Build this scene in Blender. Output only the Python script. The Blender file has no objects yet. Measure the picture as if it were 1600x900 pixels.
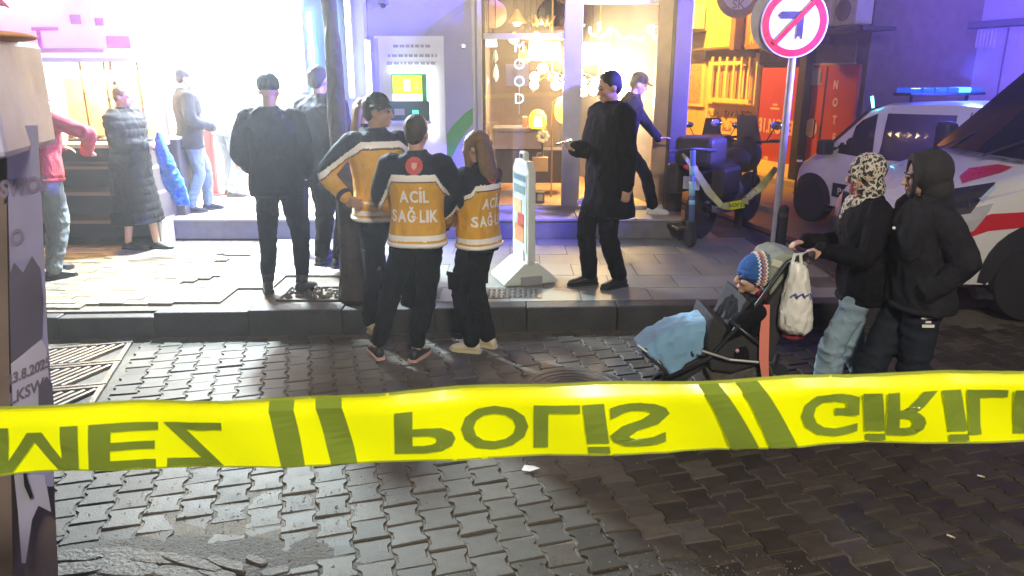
import bpy, bmesh, math, random
import numpy as np
from mathutils import Vector, Matrix, Euler
from mathutils.bvhtree import BVHTree
random.seed(7); rng = np.random.RandomState(7)
R = math.radians; PI = math.pi
S = bpy.context.scene; C = S.collection
# ------------------------------------------------------------ camera, world, lights, exposure
CAMZ, PITCH, F = 2.0, R(16.04), 1155.0
cam = bpy.data.cameras.new('camera'); cam.sensor_width = 36; cam.lens = 36 * F / 1600; cam.clip_start = .05; cam.clip_end = 400
cam.dof.use_dof = True; cam.dof.focus_distance = 5.5; cam.dof.aperture_fstop = 2.2 * 6
co = bpy.data.objects.new('camera', cam); C.objects.link(co); co.location = (0, 0, CAMZ); co.rotation_euler = (PI / 2 - PITCH, 0, 0); S.camera = co
S.view_settings.view_transform = 'Standard'; S.view_settings.look = 'None'; S.view_settings.exposure = 0; S.view_settings.gamma = 1
try: S.view_settings.use_curve_mapping = False
except Exception: pass
S.cycles.use_denoising = True
try: S.cycles.denoiser = 'OPENIMAGEDENOISE'
except Exception: pass
S.cycles.max_bounces = 8; S.cycles.diffuse_bounces = 3; S.cycles.glossy_bounces = 3; S.cycles.transmission_bounces = 6; S.cycles.transparent_max_bounces = 12
S.cycles.volume_bounces = 0; S.cycles.sample_clamp_indirect = 6; S.cycles.caustics_reflective = False; S.cycles.caustics_refractive = False
W = bpy.data.worlds.new('World'); S.world = W; W.use_nodes = True
nt = W.node_tree; bg = nt.nodes['Background']
bg.inputs[0].default_value = (.055, .05, .10, 1); bg.inputs[1].default_value = .55        # night sky over a lit city

def lamp(kind, name, loc, energy, color, size=.3, target=None, spot=None, sizey=None, blend=.5):
    l = bpy.data.lights.new(name, kind); l.energy = energy; l.color = color
    if kind == 'AREA':
        l.size = size
        if sizey: l.shape = 'RECTANGLE'; l.size_y = sizey
    else: l.shadow_soft_size = size
    if kind == 'SPOT': l.spot_size = R(spot or 90); l.spot_blend = blend
    o = bpy.data.objects.new(name, l); C.objects.link(o); o.location = loc
    if target is not None: o.rotation_euler = (Vector(target) - Vector(loc)).to_track_quat('-Z', 'Y').to_euler()
    return o
# the street lamp over the road behind the photographer, the flood light over the open shop
LIGHTS = dict(
 street=lamp('SPOT', 'street_lamp_light', (1.3, -3.2, 5.6), 2450, (1, .88, .68), .45, (1.0, 5.0, .4), 118, blend=.8),
 flood=lamp('SPOT', 'flood_light_lamp', (-3.0, 8.15, 3.42), 4200, (.80, .96, 1.0), .13, (-3.3, 5.6, .2), 118, blend=.75),
 shop1=lamp('AREA', 'shop_ceiling_lamp', (-3.0, 9.6, 3.05), 1100, (.93, .97, 1.0), 1.8, (-3.0, 9.3, 0)),
 shop2=lamp('AREA', 'shop_ceiling_lamp', (-5.6, 9.9, 3.05), 800, (1, .60, .28), 1.8, (-5.6, 9.5, 0)),
 lampshop=lamp('POINT', 'lamp_shop_light', (.75, 10.2, 1.98), 100, (1, .68, .30), .16),
 lampshop2=lamp('POINT', 'lamp_shop_light', (1.45, 10.6, 1.7), 420, (1, .66, .26), .2),
 show=lamp('SPOT', 'added_flare_spot', (.76, 9.55, 2.12), 13000, (1, .72, .28), .06, (.1, 0, 4.2), 46, blend=.7),  # added spot facing the street, makes the flare in the haze
 sodium=lamp('SPOT', 'sodium_street_light', (2.3, 16.2, 5.2), 4200, (1, .44, .03), .15, (4.9, 17.6, 1.2), 120, blend=.7),
 blue1=lamp('SPOT', 'ambulance_beacon_light', (5.3, 6.4, 2.95), 15000, (.13, .11, 1), .12, (-.8, 9.0, 2.9), 64, blend=.6),
 blue3=lamp('SPOT', 'ambulance_beacon_light', (5.6, 7.6, 2.75), 6000, (.20, .12, 1), .12, (8.4, 9.5, 3.6), 110, blend=.8),
 blue2=lamp('POINT', 'patrol_beacon_light', (5.6, 9.3, 2.1), 160, (.06, .10, 1), .1),
)
# ------------------------------------------------------------ projection helpers (1600 x 900 photo pixels -> points of the place)
cp, sp_ = math.cos(PITCH), math.sin(PITCH)
def ray(x, y):
    a, b = (x - 800) / F, (y - 450) / F
    return Vector((a, cp - b * sp_, -sp_ - b * cp))
def PZ(x, y, z=0.):
    d = ray(x, y); t = (z - CAMZ) / d.z; return Vector((0, 0, CAMZ)) + d * t
def PY(x, y, Y):
    d = ray(x, y); t = Y / d.y; return Vector((0, 0, CAMZ)) + d * t
FO = Vector((5.4, 14.6, 0)); FT = Vector((math.sin(R(15)), -math.cos(R(15)), 0)); FN = Vector((-math.cos(R(15)), -math.sin(R(15)), 0))
def PF(x, y, off=0.):
    d = ray(x, y); o = Vector((0, 0, CAMZ)); q = FO + FN * off
    t = (q - o).dot(FN) / d.dot(FN); p = o + d * t
    return (p - FO).dot(FT), p.z
def PPl(x, y, q, n, off=0.):
    d = ray(x, y); o = Vector((0, 0, CAMZ)); q = Vector(q) + n * off; return o + d * ((q - o).dot(n) / d.dot(n))
# ------------------------------------------------------------ materials
MATS = {}
def mat(name, col=(.5, .5, .5), rough=.6, metal=0., var=.12, vs=6., bump=.0, bs=60., emit=None, es=0., spec=.5, trans=0., alpha=1., coat=0., island=0., stain=None, sheen=0.):
    if name in MATS: return MATS[name]
    m = bpy.data.materials.new(name); m.use_nodes = True; n = m.node_tree.nodes; l = m.node_tree.links
    b = n['Principled BSDF']; b.inputs['Roughness'].default_value = rough; b.inputs['Metallic'].default_value = metal
    b.inputs['Specular IOR Level'].default_value = spec; b.inputs['Transmission Weight'].default_value = trans; b.inputs['Alpha'].default_value = alpha
    b.inputs['Coat Weight'].default_value = coat; b.inputs['Sheen Weight'].default_value = sheen
    tc = n.new('ShaderNodeTexCoord')
    nz = n.new('ShaderNodeTexNoise'); nz.inputs['Scale'].default_value = vs; nz.inputs['Detail'].default_value = 5; l.new(tc.outputs['Object'], nz.inputs['Vector'])
    hs = n.new('ShaderNodeHueSaturation'); hs.inputs['Color'].default_value = (*col, 1)
    mr = n.new('ShaderNodeMapRange'); mr.inputs['From Min'].default_value = .25; mr.inputs['From Max'].default_value = .75
    mr.inputs['To Min'].default_value = 1 - var; mr.inputs['To Max'].default_value = 1 + var; l.new(nz.outputs['Fac'], mr.inputs['Value'])
    val = mr.outputs['Result']
    if island:
        g = n.new('ShaderNodeNewGeometry'); oi = n.new('ShaderNodeObjectInfo'); ad = n.new('ShaderNodeMath'); ad.operation = 'ADD'
        l.new(g.outputs['Random Per Island'], ad.inputs[0]); l.new(oi.outputs['Random'], ad.inputs[1])
        fr = n.new('ShaderNodeMath'); fr.operation = 'FRACT'; l.new(ad.outputs[0], fr.inputs[0])
        m2 = n.new('ShaderNodeMapRange'); m2.inputs['To Min'].default_value = 1 - island; m2.inputs['To Max'].default_value = 1 + island; l.new(fr.outputs[0], m2.inputs['Value'])
        mu = n.new('ShaderNodeMath'); mu.operation = 'MULTIPLY'; l.new(val, mu.inputs[0]); l.new(m2.outputs['Result'], mu.inputs[1]); val = mu.outputs[0]
    l.new(val, hs.inputs['Value']); out = hs.outputs['Color']
    if stain:
        n2 = n.new('ShaderNodeTexNoise'); n2.inputs['Scale'].default_value = stain[1]; n2.inputs['Detail'].default_value = 6; n2.inputs['Roughness'].default_value = .7; l.new(tc.outputs['Object'], n2.inputs['Vector'])
        r2 = n.new('ShaderNodeMapRange'); r2.inputs['From Min'].default_value = stain[2]; r2.inputs['From Max'].default_value = stain[2] + .15; l.new(n2.outputs['Fac'], r2.inputs['Value'])
        mx = n.new('ShaderNodeMixRGB'); mx.inputs[2].default_value = (*stain[0], 1); l.new(out, mx.inputs[1]); l.new(r2.outputs['Result'], mx.inputs[0]); out = mx.outputs[0]
    l.new(out, b.inputs['Base Color'])
    nr = n.new('ShaderNodeMapRange'); nr.inputs['To Min'].default_value = max(.02, rough - .12); nr.inputs['To Max'].default_value = min(1, rough + .12); l.new(nz.outputs['Fac'], nr.inputs['Value']); l.new(nr.outputs['Result'], b.inputs['Roughness'])
    if bump:
        n3 = n.new('ShaderNodeTexNoise'); n3.inputs['Scale'].default_value = bs; n3.inputs['Detail'].default_value = 4; l.new(tc.outputs['Object'], n3.inputs['Vector'])
        bp = n.new('ShaderNodeBump'); bp.inputs['Strength'].default_value = min(1, bump); bp.inputs['Distance'].default_value = .01; l.new(n3.outputs['Fac'], bp.inputs['Height']); l.new(bp.outputs['Normal'], b.inputs['Normal'])
    if emit: b.inputs['Emission Color'].default_value = (*emit, 1); b.inputs['Emission Strength'].default_value = es
    MATS[name] = m; return m
def glassmat(name, tint=(1, 1, 1), dark=.0, rough=.02):
    if name in MATS: return MATS[name]
    m = bpy.data.materials.new(name); m.use_nodes = True; n = m.node_tree.nodes; l = m.node_tree.links; n.remove(n['Principled BSDF'])
    t = n.new('ShaderNodeBsdfTransparent'); t.inputs[0].default_value = (*[c * (1 - dark) for c in tint], 1)
    g = n.new('ShaderNodeBsdfGlossy'); g.inputs['Roughness'].default_value = rough; g.inputs[0].default_value = (1, 1, 1, 1)
    fr = n.new('ShaderNodeFresnel'); fr.inputs[0].default_value = 1.5; mx = n.new('ShaderNodeMixShader')
    l.new(fr.outputs[0], mx.inputs[0]); l.new(t.outputs[0], mx.inputs[1]); l.new(g.outputs[0], mx.inputs[2]); l.new(mx.outputs[0], n['Material Output'].inputs[0])
    MATS[name] = m; return m
# ------------------------------------------------------------ mesh helpers
class MB:
    def __init__(s): s.v = []; s.f = []; s.m = []
    def add(s, vs, fs, mi=0):
        o = len(s.v); s.v += [tuple(v) for v in vs]; s.f += [tuple(i + o for i in f) for f in fs]; s.m += [mi] * len(fs); return s
    def box(s, c, d, rot=None, mi=0):
        x, y, z = d[0] / 2, d[1] / 2, d[2] / 2
        vs = [Vector(p) for p in ((-x, -y, -z), (x, -y, -z), (x, y, -z), (-x, y, -z), (-x, -y, z), (x, -y, z), (x, y, z), (-x, y, z))]
        if rot is not None:
            M = rot if isinstance(rot, Matrix) else Euler(rot).to_matrix()
            vs = [M @ v for v in vs]
        return s.add([v + Vector(c) for v in vs], [(0, 3, 2, 1), (4, 5, 6, 7), (0, 1, 5, 4), (1, 2, 6, 5), (2, 3, 7, 6), (3, 0, 4, 7)], mi)
    def rings(s, rings, mi=0, cap=True, close=False):
        n = len(rings[0]); o = len(s.v)
        for r in rings: s.v += [tuple(p) for p in r]
        k = len(rings)
        for i in range(k - 1 + (1 if close else 0)):
            a = o + i * n; b = o + ((i + 1) % k) * n
            for j in range(n): s.f.append((a + j, a + (j + 1) % n, b + (j + 1) % n, b + j)); s.m.append(mi)
        if cap and not close:
            s.f.append(tuple(o + j for j in range(n))[::-1]); s.m.append(mi)
            s.f.append(tuple(o + (k - 1) * n + j for j in range(n))); s.m.append(mi)
        return s
    def tube(s, pts, r, seg=8, mi=0, cap=True, close=False, flat=None):
        pts = [Vector(p) for p in pts]; n = len(pts); rs = r if isinstance(r, (list, tuple)) else [r] * n; rg = []; up = None
        for i, p in enumerate(pts):
            if close: t = pts[(i + 1) % n] - pts[i - 1]
            else: t = (pts[min(i + 1, n - 1)] - pts[max(i - 1, 0)])
            t = t.normalized() if t.length > 1e-9 else Vector((0, 0, 1))
            if up is None: up = Vector((0, 0, 1)) if abs(t.z) < .9 else Vector((0, 1, 0))
            a = t.cross(up)
            if a.length < 1e-6: a = t.cross(Vector((1, 0, 0)))
            a.normalize(); b = a.cross(t).normalized(); up = b
            fa, fb = flat if flat else (1, 1)
            rg.append([p + (a * math.cos(2 * PI * k / seg) * fa + b * math.sin(2 * PI * k / seg) * fb) * rs[i] for k in range(seg)])
        return s.rings(rg, mi, cap, close)
    def cyl(s, a, b, r, seg=16, mi=0): return s.tube([a, b], r, seg, mi)
    def lathe(s, prof, seg=24, o=(0, 0, 0), axis='z', mi=0, cap=True):
        rg = []
        for (r, h) in prof:
            ring = []
            for k in range(seg):
                c, q = math.cos(2 * PI * k / seg) * r, math.sin(2 * PI * k / seg) * r
                p = (c, q, h) if axis == 'z' else ((c, h, q) if axis == 'y' else (h, c, q))
                ring.append(Vector(p) + Vector(o))
            rg.append(ring)
        return s.rings(rg, mi, cap)
    def prism(s, poly, h0, h1, plane='xy', mi=0):
        f = {'xy': lambda a, b, h: (a, b, h), 'xz': lambda a, b, h: (a, h, b), 'yz': lambda a, b, h: (h, a, b)}[plane]
        return s.rings([[f(a, b, h0) for a, b in poly], [f(a, b, h1) for a, b in poly]], mi)
    def sphere(s, c, r, seg=16, rings=10, mi=0):
        r = r if isinstance(r, (list, tuple)) else (r, r, r); rg = []
        for i in range(rings + 1):
            t = PI * (i + .0) / rings; t = min(max(t, .06), PI - .06)
            rg.append([(c[0] + r[0] * math.sin(t) * math.cos(2 * PI * k / seg), c[1] + r[1] * math.sin(t) * math.sin(2 * PI * k / seg), c[2] - r[2] * math.cos(t)) for k in range(seg)])
        return s.rings(rg, mi)
    def mesh(s, name, smooth=False):
        me = bpy.data.meshes.new(name); me.from_pydata(s.v, [], s.f)
        for i, p in enumerate(me.polygons): p.material_index = s.m[i]
        bm = bmesh.new(); bm.from_mesh(me); bmesh.ops.recalc_face_normals(bm, faces=bm.faces); bm.to_mesh(me); bm.free()
        if smooth: me.shade_smooth()
        return me
    def build(s, name, mats, parent=None, smooth=False, bevel=0., seg=2, sub=0, auto=None):
        me = s.mesh(name, smooth or bool(sub)); return link(name, me, mats, parent, bevel, seg, sub, auto)
def link(name, me, mats=None, parent=None, bevel=0., seg=2, sub=0, auto=None):
    o = bpy.data.objects.new(name, me); C.objects.link(o)
    if mats is not None:
        for m in (mats if isinstance(mats, (list, tuple)) else [mats]): me.materials.append(m)
    if parent is not None: o.parent = parent
    if bevel: b = o.modifiers.new('bevel', 'BEVEL'); b.width = bevel; b.segments = seg; b.limit_method = 'ANGLE'; b.angle_limit = R(35)
    if sub: b = o.modifiers.new('sub', 'SUBSURF'); b.levels = sub; b.render_levels = sub
    if auto:
        me.shade_smooth()
        try: me.set_sharp_from_angle(angle=R(auto))
        except Exception: pass
    return o
def tag(o, label=None, cat=None, group=None, kind=None):
    if label: o['label'] = label
    if cat: o['category'] = cat
    if group: o['group'] = group
    if kind: o['kind'] = kind
    return o
def thing(name, label, cat, loc=(0, 0, 0), rz=0., group=None):
    o = bpy.data.objects.new(name, None); C.objects.link(o); o.location = loc; o.rotation_euler = (0, 0, rz); o.empty_display_size = .1
    return tag(o, label, cat, group)
def struct(name, mb, mats, parent=None, **k):
    o = mb.build(name, mats, parent, **k)
    if parent is None: o['kind'] = 'structure'
    return o
def copy_tree(o, parent=None):
    c = o.copy(); C.objects.link(c)
    if parent is not None: c.parent = parent
    for ch in list(o.children): copy_tree(ch, c)
    return c
def text_mesh(txt, size, ext=.002, bold=0., align='CENTER', spacing=1., shear=0.):
    if not any(c in 'Iİ' for c in txt): return text_mesh0(txt, size, ext, bold, align, spacing, shear)
    bm = bmesh.new(); x = 0.; st = .15 + 2 * bold / size                # laid out letter by letter, with plain sans I and dotted I
    def quad(x0, x1, y0, y1):
        bm2 = [bm.verts.new((a, b, 0)) for a, b in ((x0, y0), (x1, y0), (x1, y1), (x0, y1))]; bm.faces.new(bm2)
    for c in txt:
        if c == ' ': x += .3 * size; continue
        if c in 'Iİ':
            quad(x, x + st * size, 0, .72 * size)
            if c == 'İ': quad(x, x + st * size, .80 * size, .93 * size)
            x += (st + .09) * size; continue
        me = text_mesh0(c, size, 0, bold, 'LEFT', 1, 0); ys = [v.co.y for v in me.vertices]; xs = [v.co.x for v in me.vertices]; mx = min(xs); k = len(bm.verts); y0 = min(ys)
        h = .72 if c != 'Ğ' else .92
        me.transform(Matrix.Translation((x - mx, -y0, 0))); sy = h * size / (max(ys) - y0); me.transform(Matrix.Diagonal((1, sy, 1, 1))); bm.from_mesh(me); x += max(xs) - mx + .09 * size; bpy.data.meshes.remove(me)
    for v in bm.verts: v.co.x -= x / 2; v.co.y -= .36 * size
    if ext:
        r_ = bmesh.ops.extrude_face_region(bm, geom=bm.faces[:])
        for v in [g for g in r_['geom'] if isinstance(g, bmesh.types.BMVert)]: v.co.z += ext * 2
        bmesh.ops.recalc_face_normals(bm, faces=bm.faces)
    out = bpy.data.meshes.new('text'); bm.to_mesh(out); bm.free(); return out
def text_mesh0(txt, size, ext=.002, bold=0., align='CENTER', spacing=1., shear=0.):
    cu = bpy.data.curves.new('text', 'FONT'); cu.body = txt; cu.size = size; cu.extrude = ext; cu.align_x = align; cu.align_y = 'CENTER'; cu.offset = bold; cu.space_character = spacing; cu.shear = shear; cu.resolution_u = 3
    o = bpy.data.objects.new('text', cu); C.objects.link(o); dg = bpy.context.evaluated_depsgraph_get(); dg.update()
    me = bpy.data.meshes.new_from_object(o.evaluated_get(dg)); me.materials.clear(); bpy.data.objects.remove(o); bpy.data.curves.remove(cu); return me
def text_obj(name, txt, size, m, loc, rot=(PI / 2, 0, 0), parent=None, flip=1, sx=1., **k):
    me = text_mesh(txt, size, **k); me.transform(Matrix.Diagonal((sx, flip, 1, 1)))
    if flip * sx < 0: me.flip_normals()
    o = link(name, me, m, parent); o.location = loc; o.rotation_euler = rot; return o
def vnoise(P, seed=0):
    P = np.asarray(P, float); I = np.floor(P).astype(np.int64); f = P - I; f = f * f * (3 - 2 * f); out = np.zeros(len(P))
    for dx in (0, 1):
        for dy in (0, 1):
            for dz in (0, 1):
                h = (I[:, 0] + dx) * 374761393 + (I[:, 1] + dy) * 668265263 + (I[:, 2] + dz) * 2147483647 + seed * 1274126177
                h = (h ^ (h >> 13)) * 1274126177; h = (h ^ (h >> 16)) & 0xffff
                w = (f[:, 0] if dx else 1 - f[:, 0]) * (f[:, 1] if dy else 1 - f[:, 1]) * (f[:, 2] if dz else 1 - f[:, 2])
                out += w * h / 65535.
    return out * 2 - 1
def remeshed(mb, voxel, smooth=4, folds=0., fscale=(11, 11, 7), seed=0, quilt=0., qpitch=.09):
    """union of the closed volumes in mb as one continuous surface"""
    me = mb.mesh('tmp'); o = bpy.data.objects.new('tmp', me); C.objects.link(o)
    r = o.modifiers.new('r', 'REMESH'); r.mode = 'VOXEL'; r.voxel_size = voxel
    if smooth: q = o.modifiers.new('s', 'SMOOTH'); q.iterations = smooth; q.factor = .5
    dg = bpy.context.evaluated_depsgraph_get(); dg.update(); out = bpy.data.meshes.new_from_object(o.evaluated_get(dg))
    bpy.data.objects.remove(o); bpy.data.meshes.remove(me); out.materials.clear()
    if folds or quilt:
        n = len(out.vertices); co_ = np.empty(n * 3); out.vertices.foreach_get('co', co_); co_ = co_.reshape(-1, 3)
        nr = np.empty(n * 3); out.vertices.foreach_get('normal', nr); nr = nr.reshape(-1, 3); d = np.zeros(n)
        if folds:
            a = vnoise(co_ * fscale, seed); b = vnoise((co_[:, [1, 2, 0]] + a[:, None] * .04) * np.array(fscale)[[0, 2, 1]] * 2.3, seed + 3)
            ridge = 1 - 2 * np.abs(a); d += folds * (.75 * ridge * .8 + .45 * b)
        if quilt: d += quilt * (np.abs(np.sin(PI * co_[:, 2] / qpitch)) ** .5 - .8)
        out.vertices.foreach_set('co', (co_ + nr * d[:, None]).ravel()); out.update()
    out.shade_smooth(); return out
def near(a, b, t): return a + (b - a) * t
# ============================================================ GROUND
PH = .20                                                     # pavement height
def kerbY(x): return 5.69 + .045 * x
ST = R(13)                                                   # the side street runs 13-15 degrees to the left
def sideX(y): return 3.3 - math.tan(ST) * (y - 8.15) if y > 8.15 else (3.3 - (8.15 - y) * .08 if y > 7.2 else 3.224 - (7.2 - y) * .1)
m_base = mat('sandy grit between pavers', (.13, .11, .085), .8, var=.4, vs=30, bump=.6, bs=120, stain=((.05, .045, .04), 1.5, .5))
m_paver = mat('worn grey concrete paver', (.092, .083, .070), .60, spec=.25, var=.28, vs=9, bump=.22, bs=90, island=.32, stain=((.05, .047, .043), 2.2, .56))
m_paver_dk = mat('dark brown grey paver', (.060, .050, .038), .58, spec=.25, var=.3, vs=9, bump=.25, bs=90, island=.32, stain=((.15, .12, .08), 1.6, .60))  # darker brown tone, used more to the right and nearer
m_kerb = mat('dark basalt kerb', (.048, .048, .05), .6, var=.35, vs=5, bump=.6, bs=50, island=.12, stain=((.09, .085, .075), 3.5, .6), spec=.3)
m_slab = mat('pale pavement slab', (.215, .225, .205), .5, spec=.4, var=.16, vs=4, bump=.25, bs=60, island=.1, stain=((.12, .115, .11), 1.7, .6))
m_tile = mat('buff pavement brick', (.19, .165, .125), .45, var=.2, vs=7, bump=.3, bs=70, island=.3)
m_sidest = mat('brown side street paving', (.20, .16, .13), .55, var=.25, vs=3, bump=.5, bs=40, stain=((.09, .075, .065), .9, .55))
m_iron = mat('weathered iron', (.16, .15, .14), .42, metal=.7, var=.3, vs=14, bump=.3)
m_dark = mat('black void', (.012, .012, .014), .8)
road = struct('road', MB().add([(-60, -20, -.03), (60, -20, -.03), (60, 120, -.03), (-60, 120, -.03)], [(0, 1, 2, 3)]), mat('dark ground', (.05, .048, .045), .7, var=.3, vs=2, bump=.4))
struct('road_bedding', MB().add([(-7, .8, -.009), (8.6, .8, -.009), (8.6, 7.2, -.009), (-7, 7.2, -.009)], [(0, 1, 2, 3)]), m_base)
# double T pavers, columns running towards the side street
AZ = R(-15.5); U = Vector((math.cos(AZ), -math.sin(AZ), 0)); V = Vector((math.sin(AZ), math.cos(AZ), 0))
U = Vector((math.cos(R(15.5)), math.sin(R(15.5)), 0)); V = Vector((-math.sin(R(15.5)), math.cos(R(15.5)), 0))
PWU, PLV = .158, .162
def paver_outline(g, k=1.):
    a, b, h = .0885 - g, .0695 - g, PLV / 2 - g
    p = [(a, -h), (a, -h * .66), (b, -h * .36), (b, h * .36), (a, h * .66), (a, h)]
    return [(x * k, y * k) for x, y in p] + [(-x * k, y * k) for x, y in p[::-1]]
def paver_rings(g=.0045):
    o = paver_outline(g); i = paver_outline(g + .006)
    return [[(x, y, -.05) for x, y in o], [(x, y, -.006) for x, y in o], [(x, y, 0) for x, y in i]]
pav_me = []
for k in range(6):
    mb = MB(); rg = paver_rings(); rr = random.Random(k)
    rg = [[(x + rr.uniform(-.0018, .0018), y + rr.uniform(-.0018, .0018), z) for x, y, z in r] for r in rg]
    mb.rings(rg); me = mb.mesh('paver'); pav_me.append(me)
for me in pav_me: me.materials.append(m_paver)
pav_me_dk = [me.copy() for me in pav_me]
for me in pav_me_dk: me.materials[0] = m_paver_dk
litter_holes = [(PZ(300, 893), .42), (PZ(395, 880), .2)]
cand = []; farp = MB(); farp_dk = MB(); cr = random.Random(11)
GR = [PZ(60, 532), PZ(190, 532), PZ(158, 632), PZ(60, 632)]     # the drain grates' corner
for i in range(-60, 60):
    for j in range(-4, 75):
        c = U * (i * PWU) + V * (j * PLV + (PLV / 2 if i % 2 else 0)) + Vector((0, 1.2, 0))
        if not (1.9 < c.y < kerbY(c.x) - .07) or c.x > 7.6 or c.x < -6.5: continue
        if abs(c.x) > .78 * c.y + 1.2: continue
        gl_ = Matrix.Rotation(-R(15.5), 3, 'Z') @ (c - Vector((-2.60, 4.15, 0)))
        if gl_.x < .06 and -.04 < gl_.y < 1.45: continue     # metal grates lie here
        if any((c - h[0]).length < h[1] * .6 for h in litter_holes): continue
        cand.append(c)
cand.sort(key=lambda c: (c - Vector((0, 0, 0))).length if (abs(c.x) < .66 * c.y + .1 and c.y > 2.45) else 99)
for n, c in enumerate(cand):
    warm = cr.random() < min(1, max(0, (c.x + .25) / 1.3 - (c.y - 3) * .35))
    sink = sum(max(0, 1 - (c - h[0]).length / (h[1] * 1.6)) for h in litter_holes)
    dz = cr.uniform(-.006, .004) - .012 * sink; tl = (cr.uniform(-.034, .034) * (1 + 2 * sink), cr.uniform(-.034, .034) * (1 + 2.5 * sink), -0.0 + R(15.5) + cr.uniform(-.02, .02))
    if n < 298:
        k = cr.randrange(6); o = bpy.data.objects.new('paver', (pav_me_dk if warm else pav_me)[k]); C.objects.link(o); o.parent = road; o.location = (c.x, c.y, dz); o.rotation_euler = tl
    else:
        M = Euler(tl).to_matrix(); mb = farp_dk if warm else farp
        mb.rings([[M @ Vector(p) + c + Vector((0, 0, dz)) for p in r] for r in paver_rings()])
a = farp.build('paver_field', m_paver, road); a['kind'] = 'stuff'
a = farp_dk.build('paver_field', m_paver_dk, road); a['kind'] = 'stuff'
# broken patch: loose slab pieces of old asphalt at the bottom left
pr = random.Random(5); mb = MB()
for (x, y, w, d, rz, hz) in ((120, 868, .26, .09, .1, .004), (190, 866, .22, .10, 0, .002), (250, 872, .24, .08, -.1, .006), (300, 880, .30, .06, -.35, .012), (355, 884, .22, .05, -.42, .014), (110, 889, .3, .10, .2, .003), (200, 888, .28, .10, -.05, .005), (285, 895, .26, .08, -.15, .004), (400, 876, .12, .04, -.5, .010), (340, 897, .2, .06, -.3, .008), (430, 893, .12, .06, .3, .006)):
    p = PZ(x, y); n = 11; mb2 = []
    for k in range(n):
        t = 2 * PI * k / n; q = Vector((math.copysign(abs(math.cos(t)) ** .6, math.cos(t)) * w / 2 * pr.uniform(.85, 1.08), math.copysign(abs(math.sin(t)) ** .6, math.sin(t)) * d / 2 * pr.uniform(.85, 1.12), 0)); mb2.append(Matrix.Rotation(rz, 3, 'Z') @ q + p)
    t1 = pr.uniform(-.004, .006); mb.rings([[q + Vector((0, 0, -.03)) for q in mb2], [q + Vector((0, 0, hz - .004 + t1 * (i % 3) * .4)) for i, q in enumerate(mb2)], [p + (q - p) * .9 + Vector((0, 0, hz + t1 * .5)) for q in mb2]])
o = mb.build('broken_slab_patch', mat('old broken mortar', (.10, .088, .075), .65, var=.5, vs=14, bump=1, bs=50, spec=.3), road); o['kind'] = 'stuff'
mb = MB(); c = PZ(280, 900); gn = 26                                    # lumpy mortar bed under the broken pieces
for i in range(gn + 1):
    for j in range(gn + 1): x, y = (i / gn - .5) * 1.7, (j / gn - .5) * .62; e = max(0, 1 - (x / .85) ** 4) * max(0, 1 - (y / .31) ** 4); mb.v.append((c.x + x, c.y + y, -.011 + e * (.008 + .007 * vnoise([[x * 13, y * 13, .3]])[0] + .004 * vnoise([[x * 40, y * 40, 1.3]])[0])))
mb.f = [(i * (gn + 1) + j, (i + 1) * (gn + 1) + j, (i + 1) * (gn + 1) + j + 1, i * (gn + 1) + j + 1) for i in range(gn) for j in range(gn)]; mb.m = [0] * len(mb.f)
o = mb.build('mortar_bed', mat('crumbled mortar bed', (.065, .056, .046), .8, var=.5, vs=20, bump=1, bs=70), road, smooth=True); o['kind'] = 'stuff'
# grit and rubble in the joints
mb = MB()
for k in range(900):
    if k < 420: x, y = pr.gauss(300, 150), pr.uniform(735, 900)
    elif k < 640: x, y = pr.gauss(1080, 120), pr.gauss(885, 14)
    elif k < 780: x, y = pr.gauss(520, 60), pr.gauss(775, 16)
    else: x, y = pr.uniform(80, 1580), pr.uniform(700, 900)
    p = PZ(x, min(y, 899)); r = pr.uniform(.0015, .006); q = [p + Vector((pr.uniform(-1, 1) * r * 1.6, pr.uniform(-1, 1) * r * 1.6, pr.uniform(0, 1) * r + (0 if i < 3 else r))) for i in range(4)]
    mb.add(q, [(0, 1, 2), (0, 1, 3), (1, 2, 3), (2, 0, 3)])
tag(mb.build('grit', mat('loose grit', (.2, .17, .13), .8, island=.5)), 'loose grit and crumbled mortar scattered over the paved road', 'grit', kind='stuff')
# pavement
def top(x0, x1, y0, y1, z): return None
pv = MB(); pts = [(-14, kerbY(-14) + .12), (sideX(5.82), kerbY(3.0) + .12), (sideX(7.2), 7.2), (sideX(8.15), 8.15), (sideX(16), 16), (sideX(30), 30), (-14, 30)]
pv.prism(pts, -.02, PH - .022)
pave = struct('pavement', pv, m_base)
x = -9.5; kr = random.Random(3)
while x < 3.05:
    L = .74; xe = min(x + L - .005, 3.06); hgt = PH + kr.uniform(-.007, .005) - (.035 if -4.5 < x < -3.1 else 0)
    mb = MB(); c0, c1 = kerbY(x), kerbY(xe)
    q = [(x, c0), (xe, c1), (xe, c1 + .17), (x, c0 + .17)]
    mb.prism(q, -.03, hgt); mb.build('kerb_stone', m_kerb, pave, bevel=.012)
    x += L
y = 6.0
while y < 15:                                                # kerb of the side street
    mb = MB(); a0 = Vector((sideX(y), y, 0)); a1 = Vector((sideX(y + .73), y + .73, 0)); w = Vector((-.16, -.03, 0))
    mb.prism([(a0.x, a0.y), (a1.x, a1.y), (a1.x + w.x, a1.y + w.y), (a0.x + w.x, a0.y + w.y)], -.03, PH + .002); mb.build('kerb_stone', m_kerb, pave, bevel=.012); y += .745
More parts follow.
